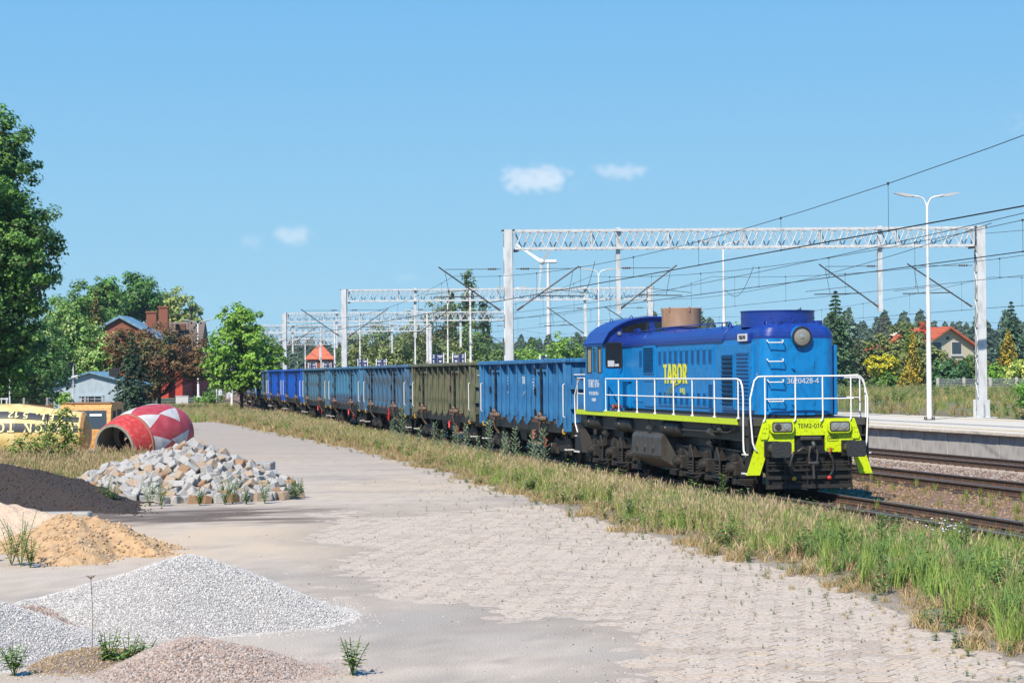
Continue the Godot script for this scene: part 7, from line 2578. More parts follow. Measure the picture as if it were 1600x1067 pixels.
	# shrubs in the yard
	broadleaf("elder bush growing in front of the yellow silo", Vector3(-16.9, -0.28, -27.0), [[Vector3(0.1, 0.9, 0), Vector3(0.85, 0.95, 0.8)], [Vector3(0.75, 1.1, 0.0), Vector3(0.5, 0.75, 0.5)], [Vector3(-0.9, 0.7, 0.1), Vector3(0.6, 0.6, 0.6)], [Vector3(0.55, 1.9, 0.0), Vector3(0.42, 0.5, 0.4)]], 3600, 0.050, [Color(0.085, 0.120, 0.025), Color(0.065, 0.095, 0.020), Color(0.115, 0.140, 0.040)], 0.02, "", "elder_bush", 0.30, 0.30)
	broadleaf("small climbing bush on the fence before the shed window", Vector3(-16.1, -0.3, -88.6), [[Vector3(0, 1.6, 0), Vector3(0.55, 0.65, 0.4)]], 900, 0.08, G_LIGHT, 0.02, "", "small_bush", 0.3)
	broadleaf("clipped green bush at the foot of the lamp by the brick building", Vector3(-1.7, -0.3, -168.0), [[Vector3(0, 0.7, 0), Vector3(1.6, 0.9, 1.2)]], 1600, 0.12, G_MID, 0.02, "", "small_bush", 0.3)

# ---------------------------------------------------------------- right background
func build_right_background() -> void:
	# house with orange tiled hip roof
	var t := thing("cream_house", "cream house with orange tiled roof behind the hedges", "house", Vector3(111.2, 0.3, -238.0), -0.21)
	t.rotation.y = 0.20
	var b := B.new()
	# local: gable faces +z, ridge runs to -z
	b.prism(PackedVector2Array([Vector2(-4.6, 0), Vector2(4.6, 0), Vector2(4.6, 6.1), Vector2(0, 8.7), Vector2(-4.6, 6.1)]), -13.0, 0.0)
	part("wall", b, M["house cream"], t)
	b = B.new()
	for s in [-1, 1]:
		var e := Vector3(s * 5.5, 5.75, 0)
		b.quad(Vector3(0, 8.95, 0.9), e + Vector3(0, 0, 0.9), e + Vector3(0, 0, -13.8), Vector3(0, 8.95, -9.0), Vector3(s * 0.5, 1, 0))
		b.quad(Vector3(0, 8.65, 0.9), e + Vector3(0, -0.3, 0.9), e + Vector3(0, -0.3, -13.8), Vector3(0, 8.65, -9.0), Vector3(-s * 0.5, -1, 0))
		b.quad(Vector3(0, 8.95, 0.9), e + Vector3(0, 0, 0.9), e + Vector3(0, -0.3, 0.9), Vector3(0, 8.65, 0.9), Vector3(0, 0, 1))
		b.quad(e + Vector3(0, 0, 0.9), e + Vector3(0, -0.3, 0.9), e + Vector3(0, -0.3, -13.8), e + Vector3(0, 0, -13.8), Vector3(s, 0, 0))
	b.tri(Vector3(0, 8.95, -9.0), Vector3(5.5, 5.75, -13.8), Vector3(-5.5, 5.75, -13.8), Vector3(0, 0.6, -1))
	var rf := part("roof", b, M["roof orange"], t)
	b = B.new()
	for s in [-1, 1]:
		for i in 12:
			var f := (i + 0.5) / 12.0
			var x: float = s * 5.5 * f
			b.box(Vector3(x, lerpf(8.95, 5.75, f) + 0.05, -5.0), Vector3(0.12, 0.05, 11.6), Basis(Vector3.BACK, -s * 0.53))
	part("tile_course", b, M["roof orange"], rf)
	b = B.new()
	b.cbox(Vector3(-1.2, 9.0, -4.2), Vector3(1.1, 1.5, 0.8), 0.03)
	part("chimney", b, M["brick red paint"], t)
	for x in [-1.95, 1.55]:
		b = B.new()
		b.bx(x - 0.95, x + 0.95, 4.75, 6.75, 0.02, 0.06)
		var wn := part("window", b, M["window frame"], t)
		b = B.new()
		b.bx(x - 0.82, x + 0.82, 4.88, 6.62, 0.065, 0.08)
		part("pane", b, M["window blue grey"], wn)
		b = B.new()
		b.bx(x - 1.05, x + 1.05, 4.6, 4.74, 0.0, 0.22)
		part("sill", b, M["window frame"], wn)
	b = B.new()
	b.bx(-0.25, 0.25, 7.0, 7.45, 0.0, 0.05)
	part("attic_vent", b, M["frame black"], t)

	# wire fence panels with posts
	t = thing("panel_fence", "grey wire panel fence behind the platform on the right", "fence", Vector3(66.5, 0.85, -142.0), -0.21)
	for i in 6:
		b = B.new()
		b.cbox(Vector3(i * 2.55, 0.6, 0), Vector3(0.28 if i != 2 else 0.3, 1.25, 0.12), 0.02)
		part("post", b, M["concrete pale"], t)
		b = B.new()
		for k in 26:
			b.cyl(Vector3(i * 2.55 + k * 0.098, 0.05, 0), Vector3(i * 2.55 + k * 0.098, 1.12, 0), 0.012, 0.012, 3, false)
		for k in 5:
			b.cyl(Vector3(i * 2.55, 0.08 + k * 0.25, 0.01), Vector3(i * 2.55 + 2.5, 0.08 + k * 0.25, 0.01), 0.015, 0.015, 3, false)
		part("mesh_panel", b, M["galvanised"], t)
	# double wooden power pole with wires
	t = thing("power_pole", "twin wooden power pole left of the house", "pole", Vector3(85.5, 0.4, -200.5), -0.2)
	b = B.new()
	b.cyl(Vector3(-1.15, 0, 0), Vector3(-0.25, 9.2, 0), 0.17, 0.12, 8)
	b.cyl(Vector3(1.15, 0, 0), Vector3(0.2, 9.2, 0), 0.17, 0.12, 8)
	part("pole", b, M["old timber"], t)
	b = B.new()
	for k in 4:
		b.cbox(Vector3(0, 8.9 - k * 0.75, 0.15), Vector3(1.5, 0.07, 0.07), 0.01)
		for s in [-0.7, 0.7]:
			b.cyl(Vector3(s, 8.93 - k * 0.75, 0.15), Vector3(s, 9.13 - k * 0.75, 0.15), 0.06, 0.05, 8)
	part("crossarm", b, M["frame black"], t)
	var pw := B.new()
	for k in 4:
		span(pw, Vector3(85.5, 9.4 - k * 0.75, -200.3), Vector3(150.0, 10.0 - k * 0.8, -186.0), 1.2, 0.016, 8)
		span(pw, Vector3(85.5, 9.4 - k * 0.75, -200.3), Vector3(30.0, 7.0 - k * 0.8, -190.0), 0.6, 0.014, 8)
	tag(part("power_line", pw, M["wire"]), "thin power wires running from the twin wooden pole", "wire")

	# trees and hedges, left to right
	conifer("tall dark spruce right of the locomotive bonnet", Vector3(62.8, 0.6, -159.0), 10.6, 3.2, [Color(0.030, 0.066, 0.026), Color(0.040, 0.082, 0.030)], 9000, 0.21, "conifers behind the platform")
	conifer("blue spruce behind the dark spruce", Vector3(73.5, 0.6, -182.0), 9.6, 3.2, C_BLUE, 8000, 0.24, "conifers behind the platform")
	conifer("short needled pine bush below the blue spruce", Vector3(69.5, 0.6, -170.0), 5.8, 2.7, [Color(0.075, 0.090, 0.045), Color(0.060, 0.075, 0.035), Color(0.095, 0.105, 0.055)], 6000, 0.22, "conifers behind the platform", "pine_tree", -0.25, 0.03)
	conifer("narrow bright green thuja by the power pole", Vector3(75.6, 0.6, -170.0), 7.2, 1.1, [Color(0.075, 0.115, 0.020), Color(0.095, 0.135, 0.025)], 2500, 0.20, "conifers behind the platform", "thuja", -0.3, 0.02)
	var hedge := [[74.6, -176.0, 6.2, 2.2], [76.6, -175.0, 7.2, 2.5], [78.8, -175.0, 7.3, 2.1], [78.6, -170.0, 5.0, 2.3], [75.2, -171.0, 5.2, 2.3], [81.6, -168.0, 3.6, 2.4], [84.2, -170.0, 3.2, 2.3]]
	for i in hedge.size():
		var q: Array = hedge[i]
		broadleaf(["olive green garden tree next to the thuja", "tall olive garden tree under the orange roof", "olive garden tree covering the roof ridge", "grey green shrub left of the house gable", "olive shrub between the yellow bushes", "reddish green shrub below the house windows", "dark reddish shrub beside the house gable"][i], Vector3(q[0], 0.5, q[1]), [[Vector3(0, q[2] * 0.52, 0), Vector3(q[3], q[2] * 0.5, q[3])]], 4600, 0.20, G_OLIVE if i < 5 else [Color(0.080, 0.075, 0.028), Color(0.055, 0.075, 0.026), Color(0.095, 0.070, 0.035)], 0.05, "garden trees and hedges")
	broadleaf("bright yellow globe bush", Vector3(70.2, 0.6, -166.0), [[Vector3(0, 2.7, 0), Vector3(1.35, 1.2, 1.3)]], 2600, 0.14, C_YELLOW, 0.04, "", "golden_bush", 0.3)
	broadleaf("yellow bush with ragged outline right of the globe bush", Vector3(72.0, 0.6, -166.5), [[Vector3(0, 3.0, 0), Vector3(1.0, 1.2, 1.0)], [Vector3(-0.4, 1.4, 0), Vector3(0.9, 1.0, 0.9)]], 2200, 0.14, C_YELLOW, 0.04, "", "golden_bush", 0.3)
	broadleaf("mid green bush under the globe bush", Vector3(71.2, 0.6, -165.0), [[Vector3(0, 1.0, 0), Vector3(2.0, 1.1, 1.3)]], 2200, 0.15, G_MID, 0.04, "garden trees and hedges")
	conifer("golden false cypress leaning right of the yellow bushes", Vector3(72.7, 0.6, -162.0), 6.2, 1.25, C_GOLD, 2600, 0.17, "golden conifers", "golden_cypress", -0.3, 0.02)
	conifer("golden false cypress lower left of the lamp post", Vector3(71.2, 0.6, -160.0), 2.8, 1.4, C_GOLD, 1800, 0.17, "golden conifers", "golden_cypress", -0.3, 0.02)
	broadleaf("dark green rounded shrub right of the lamp post", Vector3(75.3, 0.6, -159.0), [[Vector3(0, 1.9, 0), Vector3(2.3, 1.9, 1.6)]], 3600, 0.16, [Color(0.028, 0.070, 0.026), Color(0.040, 0.090, 0.036)], 0.05, "garden trees and hedges")
	broadleaf("mixed green shrub below the house gable", Vector3(78.4, 0.6, -160.0), [[Vector3(0, 1.8, 0), Vector3(2.7, 1.8, 1.8)]], 4600, 0.17, [Color(0.060, 0.085, 0.028), Color(0.085, 0.070, 0.030), Color(0.050, 0.100, 0.025)], 0.05, "garden trees and hedges")
	broadleaf("fresh green shrub left of the portal mast", Vector3(79.2, 0.6, -156.0), [[Vector3(0, 1.3, 0), Vector3(1.9, 1.5, 1.4)]], 2400, 0.15, [Color(0.10, 0.19, 0.022), Color(0.08, 0.16, 0.020)], 0.05, "garden trees and hedges")
	conifer("golden conifer left of the portal mast", Vector3(82.2, 0.6, -166.0), 4.6, 1.2, C_GOLD, 2200, 0.17, "golden conifers", "golden_cypress", -0.3, 0.02)
	conifer("tall golden conifer right of the portal mast", Vector3(81.5, 0.6, -157.5), 6.4, 1.9, C_GOLD, 4200, 0.18, "golden conifers", "golden_cypress", -0.3, 0.02)
	conifer("tall blue green spruce at the right", Vector3(84.6, 0.6, -163.0), 9.6, 3.0, [Color(0.045, 0.090, 0.055), Color(0.060, 0.110, 0.070), Color(0.035, 0.075, 0.042)], 9000, 0.21, "conifers behind the platform")
	conifer("dense green thuja at the right edge", Vector3(83.2, 0.6, -154.0), 5.6, 1.7, [Color(0.050, 0.095, 0.020), Color(0.065, 0.115, 0.025)], 4200, 0.17, "conifers behind the platform", "thuja", -0.3, 0.02)
	broadleaf("golden rusty shrub at the right edge", Vector3(86.6, 0.6, -158.0), [[Vector3(0, 6.6, 0), Vector3(2.0, 2.6, 1.8)]], 3600, 0.17, [Color(0.20, 0.17, 0.03), Color(0.14, 0.09, 0.03), Color(0.24, 0.20, 0.03)], 0.08, "garden trees and hedges")
	broadleaf("pale cream leaved shrub right of the portal mast", Vector3(79.4, 0.6, -150.5), [[Vector3(0, 1.7, 0), Vector3(1.8, 1.6, 1.3)]], 2600, 0.13, [Color(0.36, 0.33, 0.13), Color(0.24, 0.26, 0.08), Color(0.14, 0.19, 0.04)], 0.04, "garden trees and hedges")
	broadleaf("lush green bush behind the right platform end", Vector3(37.5, 0.5, -62.0), [[Vector3(0, 0.9, 0), Vector3(2.2, 1.3, 2.2)], [Vector3(2.4, 1.0, 1.0), Vector3(2.0, 1.4, 2.0)]], 6500, 0.10, [Color(0.075, 0.165, 0.025), Color(0.095, 0.19, 0.032), Color(0.055, 0.125, 0.022)], 0.04, "", "wild_bush", 0.3)
	for q in [[64.5, -166.0, 2.6], [66.0, -163.0, 1.2]]:
		broadleaf("low pale green shrub at the foot of the dark spruce" if q[2] > 2.0 else "tiny light green shrub near the locomotive", Vector3(q[0], 0.6, q[1]), [[Vector3(0, q[2] * 0.5, 0), Vector3(1.7, q[2] * 0.55, 1.3)]], 1400, 0.15, C_BLUE if q[2] > 2.0 else G_LIGHT, 0.03, "garden trees and hedges")

	# the pine wood on the skyline: one mass
	var trees := []
	for k in 3:
		var pb := B.new()
		var h = [14.0, 16.0, 12.0][k]
		for i in 420:
			var f := pow(rnd(0, 1), 0.8)
			var y: float = h * lerpf(0.25, 1.0, f)
			var r: float = lerpf(3.0, 0.4, pow(f, 1.6)) * pow(rnd(0.1, 1), 0.5)
			var th := rnd(0, TAU)
			leaf_quad(pb, Vector3(cos(th) * r, y + rnd(-0.4, 0.4), sin(th) * r), (Vector3(cos(th), 0.6, sin(th)) + ball_dir() * 0.6).normalized(), rnd(0.45, 0.8), Color(0.050, 0.085, 0.045) * rnd(0.7, 1.3))
		pb.cyl(Vector3(0, 0, 0), Vector3(0, h * 0.9, 0), 0.2, 0.08, 5)
		trees.append(pb.mesh())
	for k in 3:
		var xfs := []
		for i in 420:
			var az := 0.10 + rnd(0.0, 1.0) * 0.44
			var dist := rnd(560.0, 760.0)
			var p := Vector3(-16.5, 0.0, 43.0) + Vector3(sin(az), 0, -cos(az)) * dist
			p.y = -0.5
			var s := rnd(0.85, 1.25)
			if az < 0.27:
				s *= 0.75
			xfs.append(Transform3D(Basis(Vector3.UP, rnd(0, TAU)).scaled(Vector3(s * 1.25, s, s * 1.25)), p))
		var o := many("pine_wood", trees[k], M["needle"], xfs, null)
		o.set_meta("label", "dark pine wood along the skyline")

# ---------------------------------------------------------------- middle background
func build_middle_background() -> void:
	# red roofed signal house far down the line
	var t := thing("signal_house", "distant brick house with steep orange pyramid roof down the line", "house", Vector3(36.0, -0.3, -378.0), -0.2)
	var b := B.new()
	b.bx(-2.5, 2.5, 0.0, 6.7, -5.0, 0.0)
	part("wall", b, M["brick"], t)
	b = B.new()
	for k in 4:
		var cs := [Vector3(-3.1, 6.6, 0.6), Vector3(3.1, 6.6, 0.6), Vector3(3.1, 6.6, -5.6), Vector3(-3.1, 6.6, -5.6)]
		b.tri(cs[k], cs[(k + 1) % 4], Vector3(0, 9.9, -2.5), Vector3(0, 1, 0) + (cs[k] + cs[(k + 1) % 4]) * 0.05)
	b.bx(-3.1, 3.1, 6.45, 6.6, -5.6, 0.6)
	part("roof", b, M["roof orange"], t)
	for x in [-1.4, 1.2]:
		b = B.new()
		b.bx(x - 0.6, x + 0.6, 4.2, 6.0, 0.0, 0.06)
		var wn := part("window", b, M["window frame"], t)
		b = B.new()
		b.bx(x - 0.48, x + 0.48, 4.32, 5.88, 0.065, 0.09)
		part("pane", b, M["window blue grey"], wn)
	# wind turbine far off
	t = thing("wind_turbine", "white wind turbine far behind the nearest portal", "wind turbine", Vector3(216.8, -0.4, -929.5), -0.22)
	b = B.new()
	b.cyl(Vector3.ZERO, Vector3(0, 57.0, 0), 1.3, 0.75, 16)
	part("tower", b, M["post white"], t)
	b = B.new()
	b.cbox(Vector3(1.4, 57.8, 0), Vector3(6.0, 1.7, 2.0), 0.4)
	b.ball(Vector3(-3.0, 57.8, 0), Vector3(1.6, 1.6, 1.6), 12, 8)
	part("nacelle", b, M["post white"], t)
	for k in 3:
		b = B.new()
		var f := [0.74, -1.02, PI + 0.12][k] as float
		var d := Vector3(0, cos(f), 0) + Vector3(sin(f), 0, 0.0) * 0.85 + Vector3(0, 0, sin(f) * 0.4)
		var c0 := Vector3(-3.2, 57.8, 0.5)
		var sd := d.cross(Vector3(0.3, 0, 1)).normalized()
		var prev := c0
		for i in 8:
			var t0 := i / 8.0
			var t1 := (i + 1) / 8.0
			var w0 := lerpf(0.7, 0.18, t0) * (0.6 if i == 0 else 1.0)
			var w1 := lerpf(0.7, 0.18, t1)
			var a0 := c0 + d * 17.0 * t0
			var a1 := c0 + d * 17.0 * t1
			for zz in [-0.25, 0.25]:
				b.quad(a0 - sd * w0 + Vector3(0, 0, zz), a0 + sd * w0 + Vector3(0, 0, zz), a1 + sd * w1 + Vector3(0, 0, zz), a1 - sd * w1 + Vector3(0, 0, zz), Vector3(0, 0, zz))
			b.quad(a0 - sd * w0 + Vector3(0, 0, 0.25), a1 - sd * w1 + Vector3(0, 0, 0.25), a1 - sd * w1 - Vector3(0, 0, 0.25), a0 - sd * w0 - Vector3(0, 0, 0.25), -sd)
			b.quad(a0 + sd * w0 + Vector3(0, 0, 0.25), a1 + sd * w1 + Vector3(0, 0, 0.25), a1 + sd * w1 - Vector3(0, 0, 0.25), a0 + sd * w0 - Vector3(0, 0, 0.25), sd)
		part("blade", b, M["post white"], t)
	# trees along the line
	var pop := [[Vector3(35.3, -0.3, -230.0), 15.0, 2.0], [Vector3(37.8, -0.3, -231.0), 18.2, 2.1], [Vector3(40.5, -0.3, -233.0), 13.5, 1.8]]
	for i in 3:
		var q: Array = pop[i]
		broadleaf(["left stem of the tall poplar group", "tallest poplar in the middle of its group", "right lower stem of the poplar group"][i], q[0], [[Vector3(0, q[1] * 0.36, 0), Vector3(q[2] * 0.78, q[1] * 0.36, q[2] * 0.8)], [Vector3(0.2, q[1] * 0.74, 0), Vector3(q[2] * 0.5, q[1] * 0.27, q[2] * 0.5)]], 6500, 0.19, [Color(0.065, 0.095, 0.045), Color(0.085, 0.120, 0.060), Color(0.055, 0.080, 0.040)], 0.2, "poplars", "poplar_tree", 0.30, 0.2)
	var row := [[20.4, -212.0, 8.0, 3.2, 0], [23.5, -208.0, 9.0, 3.4, 0], [27.5, -214.0, 10.0, 3.8, 2], [31.0, -218.0, 12.2, 3.8, 2], [35.0, -216.0, 9.5, 3.4, 1], [28.8, -196.0, 7.0, 3.0, 0], [33.4, -196.0, 6.6, 3.0, 1], [24.0, -224.0, 9.4, 3.2, 1]]
	for i in row.size():
		var q: Array = row[i]
		broadleaf(["rounded grey green tree right of the signal house", "rounded tree behind the second portal mast", "bushy olive tree left of the poplars", "tallest olive tree left of the poplars", "dense tree at the foot of the poplars", "low round tree behind the olive wagon", "low round tree behind the navy boards", "rounded tree behind the second portal beam"][i], Vector3(q[0], -0.3, q[1]), [[Vector3(0, q[2] * 0.54, 0), Vector3(q[3], q[2] * 0.5, q[3])], [Vector3(q[3] * 0.5, q[2] * 0.40, 0.5), Vector3(q[3] * 0.8, q[2] * 0.36, q[3] * 0.8)]], 5200, 0.20, [[Color(0.095, 0.115, 0.045), Color(0.075, 0.10, 0.04), Color(0.115, 0.13, 0.055)], [Color(0.060, 0.095, 0.035), Color(0.075, 0.115, 0.042)], [Color(0.095, 0.105, 0.045), Color(0.080, 0.085, 0.040), Color(0.11, 0.12, 0.06)]][q[4]], 0.15, "trees along the line")
	var row2 := [[36.5, -172.0, 6.6, 2.7, 0], [32.6, -170.0, 6.2, 2.8, 0], [39.6, -176.0, 5.4, 2.4, 1], [42.5, -170.0, 4.8, 2.4, 0], [46.0, -174.0, 5.0, 2.4, 1], [48.5, -176.0, 7.0, 1.8, 2], [52.0, -178.0, 7.4, 2.0, 2], [55.0, -176.0, 7.2, 2.2, 2], [57.5, -176.0, 5.4, 2.4, 3], [60.0, -180.0, 8.5, 2.4, 0]]
	for i in row2.size():
		var q: Array = row2[i]
		var pal: Array = [[Color(0.085, 0.150, 0.025), Color(0.105, 0.175, 0.032), Color(0.065, 0.12, 0.022)], [Color(0.06, 0.10, 0.028), Color(0.08, 0.12, 0.035)], [Color(0.045, 0.075, 0.028), Color(0.06, 0.09, 0.035)], [Color(0.20, 0.19, 0.08), Color(0.14, 0.155, 0.05), Color(0.24, 0.21, 0.10)]][q[4]]
		broadleaf(["fresh green tree left of the nearest portal mast", "fresh green bushes behind the navy boards", "low tree right of the nearest portal mast", "green bush above the azure wagon", "green bush under the wind turbine", "slender dark tree right of the wind turbine", "dark tree left of the locomotive cab", "dark tree behind the locomotive cab", "pale blossoming shrub left of the locomotive cab", "green tree top showing over the cab roof"][i], Vector3(q[0], 0.0, q[1]), [[Vector3(0, q[2] * 0.54, 0), Vector3(q[3], q[2] * 0.5, q[3])]], 4200, 0.17, pal, 0.12, "trees behind the wagons")

# ---------------------------------------------------------------- grass and weeds
func tuft(kind: int, sd: int) -> ArrayMesh:
	var r := RandomNumberGenerator.new()
	r.seed = sd
	var b := B.new()
	var n: int = [30, 26, 34, 14, 20][kind]
	for i in n:
		var f := r.randf() * TAU
		var p = Vector3(cos(f), 0, sin(f)) * r.randf() * [0.14, 0.13, 0.16, 0.10, 0.14][kind]
		var h: float = [r.randf_range(0.45, 0.85), r.randf_range(0.28, 0.62), r.randf_range(0.08, 0.24), r.randf_range(0.15, 0.40), r.randf_range(0.3, 0.62)][kind]
		var lean = Vector3(r.randf_range(-1, 1), 0, r.randf_range(-1, 1)) * [0.24, 0.34, 1.0, 0.4, 0.30][kind] * h + Vector3(0.10, 0, 0.0) * h
		var w: float = [0.005, 0.0075, 0.0055, 0.02, 0.008][kind] * r.randf_range(0.8, 1.3)
		var tip = p + lean + Vector3(0, h, 0)
		var mid = p + lean * 0.32 + Vector3(0, h * 0.58, 0)
		var s := Vector3(cos(f + 1.3), 0, sin(f + 1.3)) * w
		var c: Color
		match kind:
			0: c = [Color(0.38, 0.35, 0.13), Color(0.45, 0.39, 0.19), Color(0.29, 0.33, 0.09), Color(0.24, 0.32, 0.08)][r.randi() % 4]
			1: c = [Color(0.19, 0.30, 0.05), Color(0.25, 0.35, 0.07), Color(0.30, 0.36, 0.09), Color(0.14, 0.25, 0.05)][r.randi() % 4]
			2: c = [Color(0.46, 0.35, 0.20), Color(0.52, 0.41, 0.25), Color(0.38, 0.29, 0.16), Color(0.34, 0.32, 0.12)][r.randi() % 4]
			3: c = [Color(0.13, 0.22, 0.04), Color(0.16, 0.26, 0.05), Color(0.09, 0.17, 0.04)][r.randi() % 3]
			_: c = [Color(0.13, 0.25, 0.07), Color(0.17, 0.30, 0.08), Color(0.22, 0.33, 0.09)][r.randi() % 3]
		b.col = c * r.randf_range(0.8, 1.2)
		if kind == 3:
			for k in 3:
				var q = p.lerp(tip, 0.35 + 0.3 * k)
				var d := Vector3(cos(f + k * 2.1), 0.3, sin(f + k * 2.1)) * 0.07
				b.quad(q, q + d * 0.6 + Vector3(d.z, 0, -d.x) * 0.4, q + d, q + d * 0.6 - Vector3(d.z, 0, -d.x) * 0.4)
			b.tri(p - s * 0.25, p + s * 0.25, tip)
		else:
			b.quad(p - s, p + s, mid + s * 0.8, mid - s * 0.8)
			b.tri(mid - s * 0.8, mid + s * 0.8, tip)
			if kind == 0 and i % 2 == 0:
				b.col = [Color(0.46, 0.36, 0.21), Color(0.52, 0.42, 0.24), Color(0.40, 0.29, 0.19)][r.randi() % 3]
				var u = (tip - mid).normalized()
				var g = u.cross(Vector3(cos(f), 0, sin(f))).normalized() * 0.012
				b.quad(tip - u * 0.10, tip - u * 0.03 + g, tip + u * 0.07, tip - u * 0.03 - g)
	return b.mesh()

func weed_mesh(h: float, sd: int, c: Color) -> B:
	# upright weed with whorled slanting side shoots, like a small fir in outline
	var r := RandomNumberGenerator.new()
	r.seed = sd
	var b := B.new()
	b.col = c * 0.8
	b.cyl(Vector3.ZERO, Vector3(0.02, h, 0.01), 0.009, 0.004, 4)
	var n := int(h / 0.028)
	for i in n:
		var f := (i + 0.5) / n
		var y := h * f
		var a := i * 2.4
		var len := h * 0.24 * (1.0 - f * 0.75) * (0.4 + 0.6 * minf(1.0, f * 4.0)) * r.randf_range(0.8, 1.2)
		var d := Vector3(cos(a), 0.85, sin(a)).normalized()
		var p := Vector3(0, y, 0)
		b.col = c * r.randf_range(0.75, 1.2)
		b.tube([p, p + d * len], 0.004, 3)
		for k in 5:
			var q := p + d * len * (0.2 + 0.2 * k)
			var e := (d + Vector3(r.randf_range(-1, 1), r.randf_range(-0.6, 0.8), r.randf_range(-1, 1)) * 0.9).normalized()
			var g := e.cross(d).normalized() * 0.007
			b.quad(q, q + e * 0.035 + g * 1.7, q + e * 0.085, q + e * 0.035 - g * 1.7)
	return b

func clump_mesh(h: float, sd: int, c: Color) -> B:
	# several leafy stems from one root
	var r := RandomNumberGenerator.new()
	r.seed = sd
	var b := B.new()
	for k in 8:
		var a := TAU * k / 8.0 + r.randf()
		var top := Vector3(cos(a), 0, sin(a)) * h * r.randf_range(0.12, 0.42) + Vector3(0, h * r.randf_range(0.6, 1.05), 0)
		b.col = c * 0.8
		b.tube([Vector3.ZERO, top * 0.55 + Vector3(0, h * 0.06, 0), top], 0.005, 3)
		for i in 16:
			var t := 0.18 + 0.82 * i / 16.0
			var p := (top * t).lerp(top * 0.55 + Vector3(0, h * 0.06, 0), 0.25)
			var e := Vector3(cos(i * 2.4 + a), r.randf_range(-0.1, 0.7), sin(i * 2.4 + a)).normalized()
			var g := e.cross(Vector3.UP).normalized() * r.randf_range(0.012, 0.022)
			var ln := r.randf_range(0.06, 0.12) * (1.15 - t * 0.5)
			b.col = c * r.randf_range(0.7, 1.3)
			b.quad(p, p + e * ln * 0.45 + g, p + e * ln - Vector3(0, ln * 0.2, 0), p + e * ln * 0.45 - g)
	return b

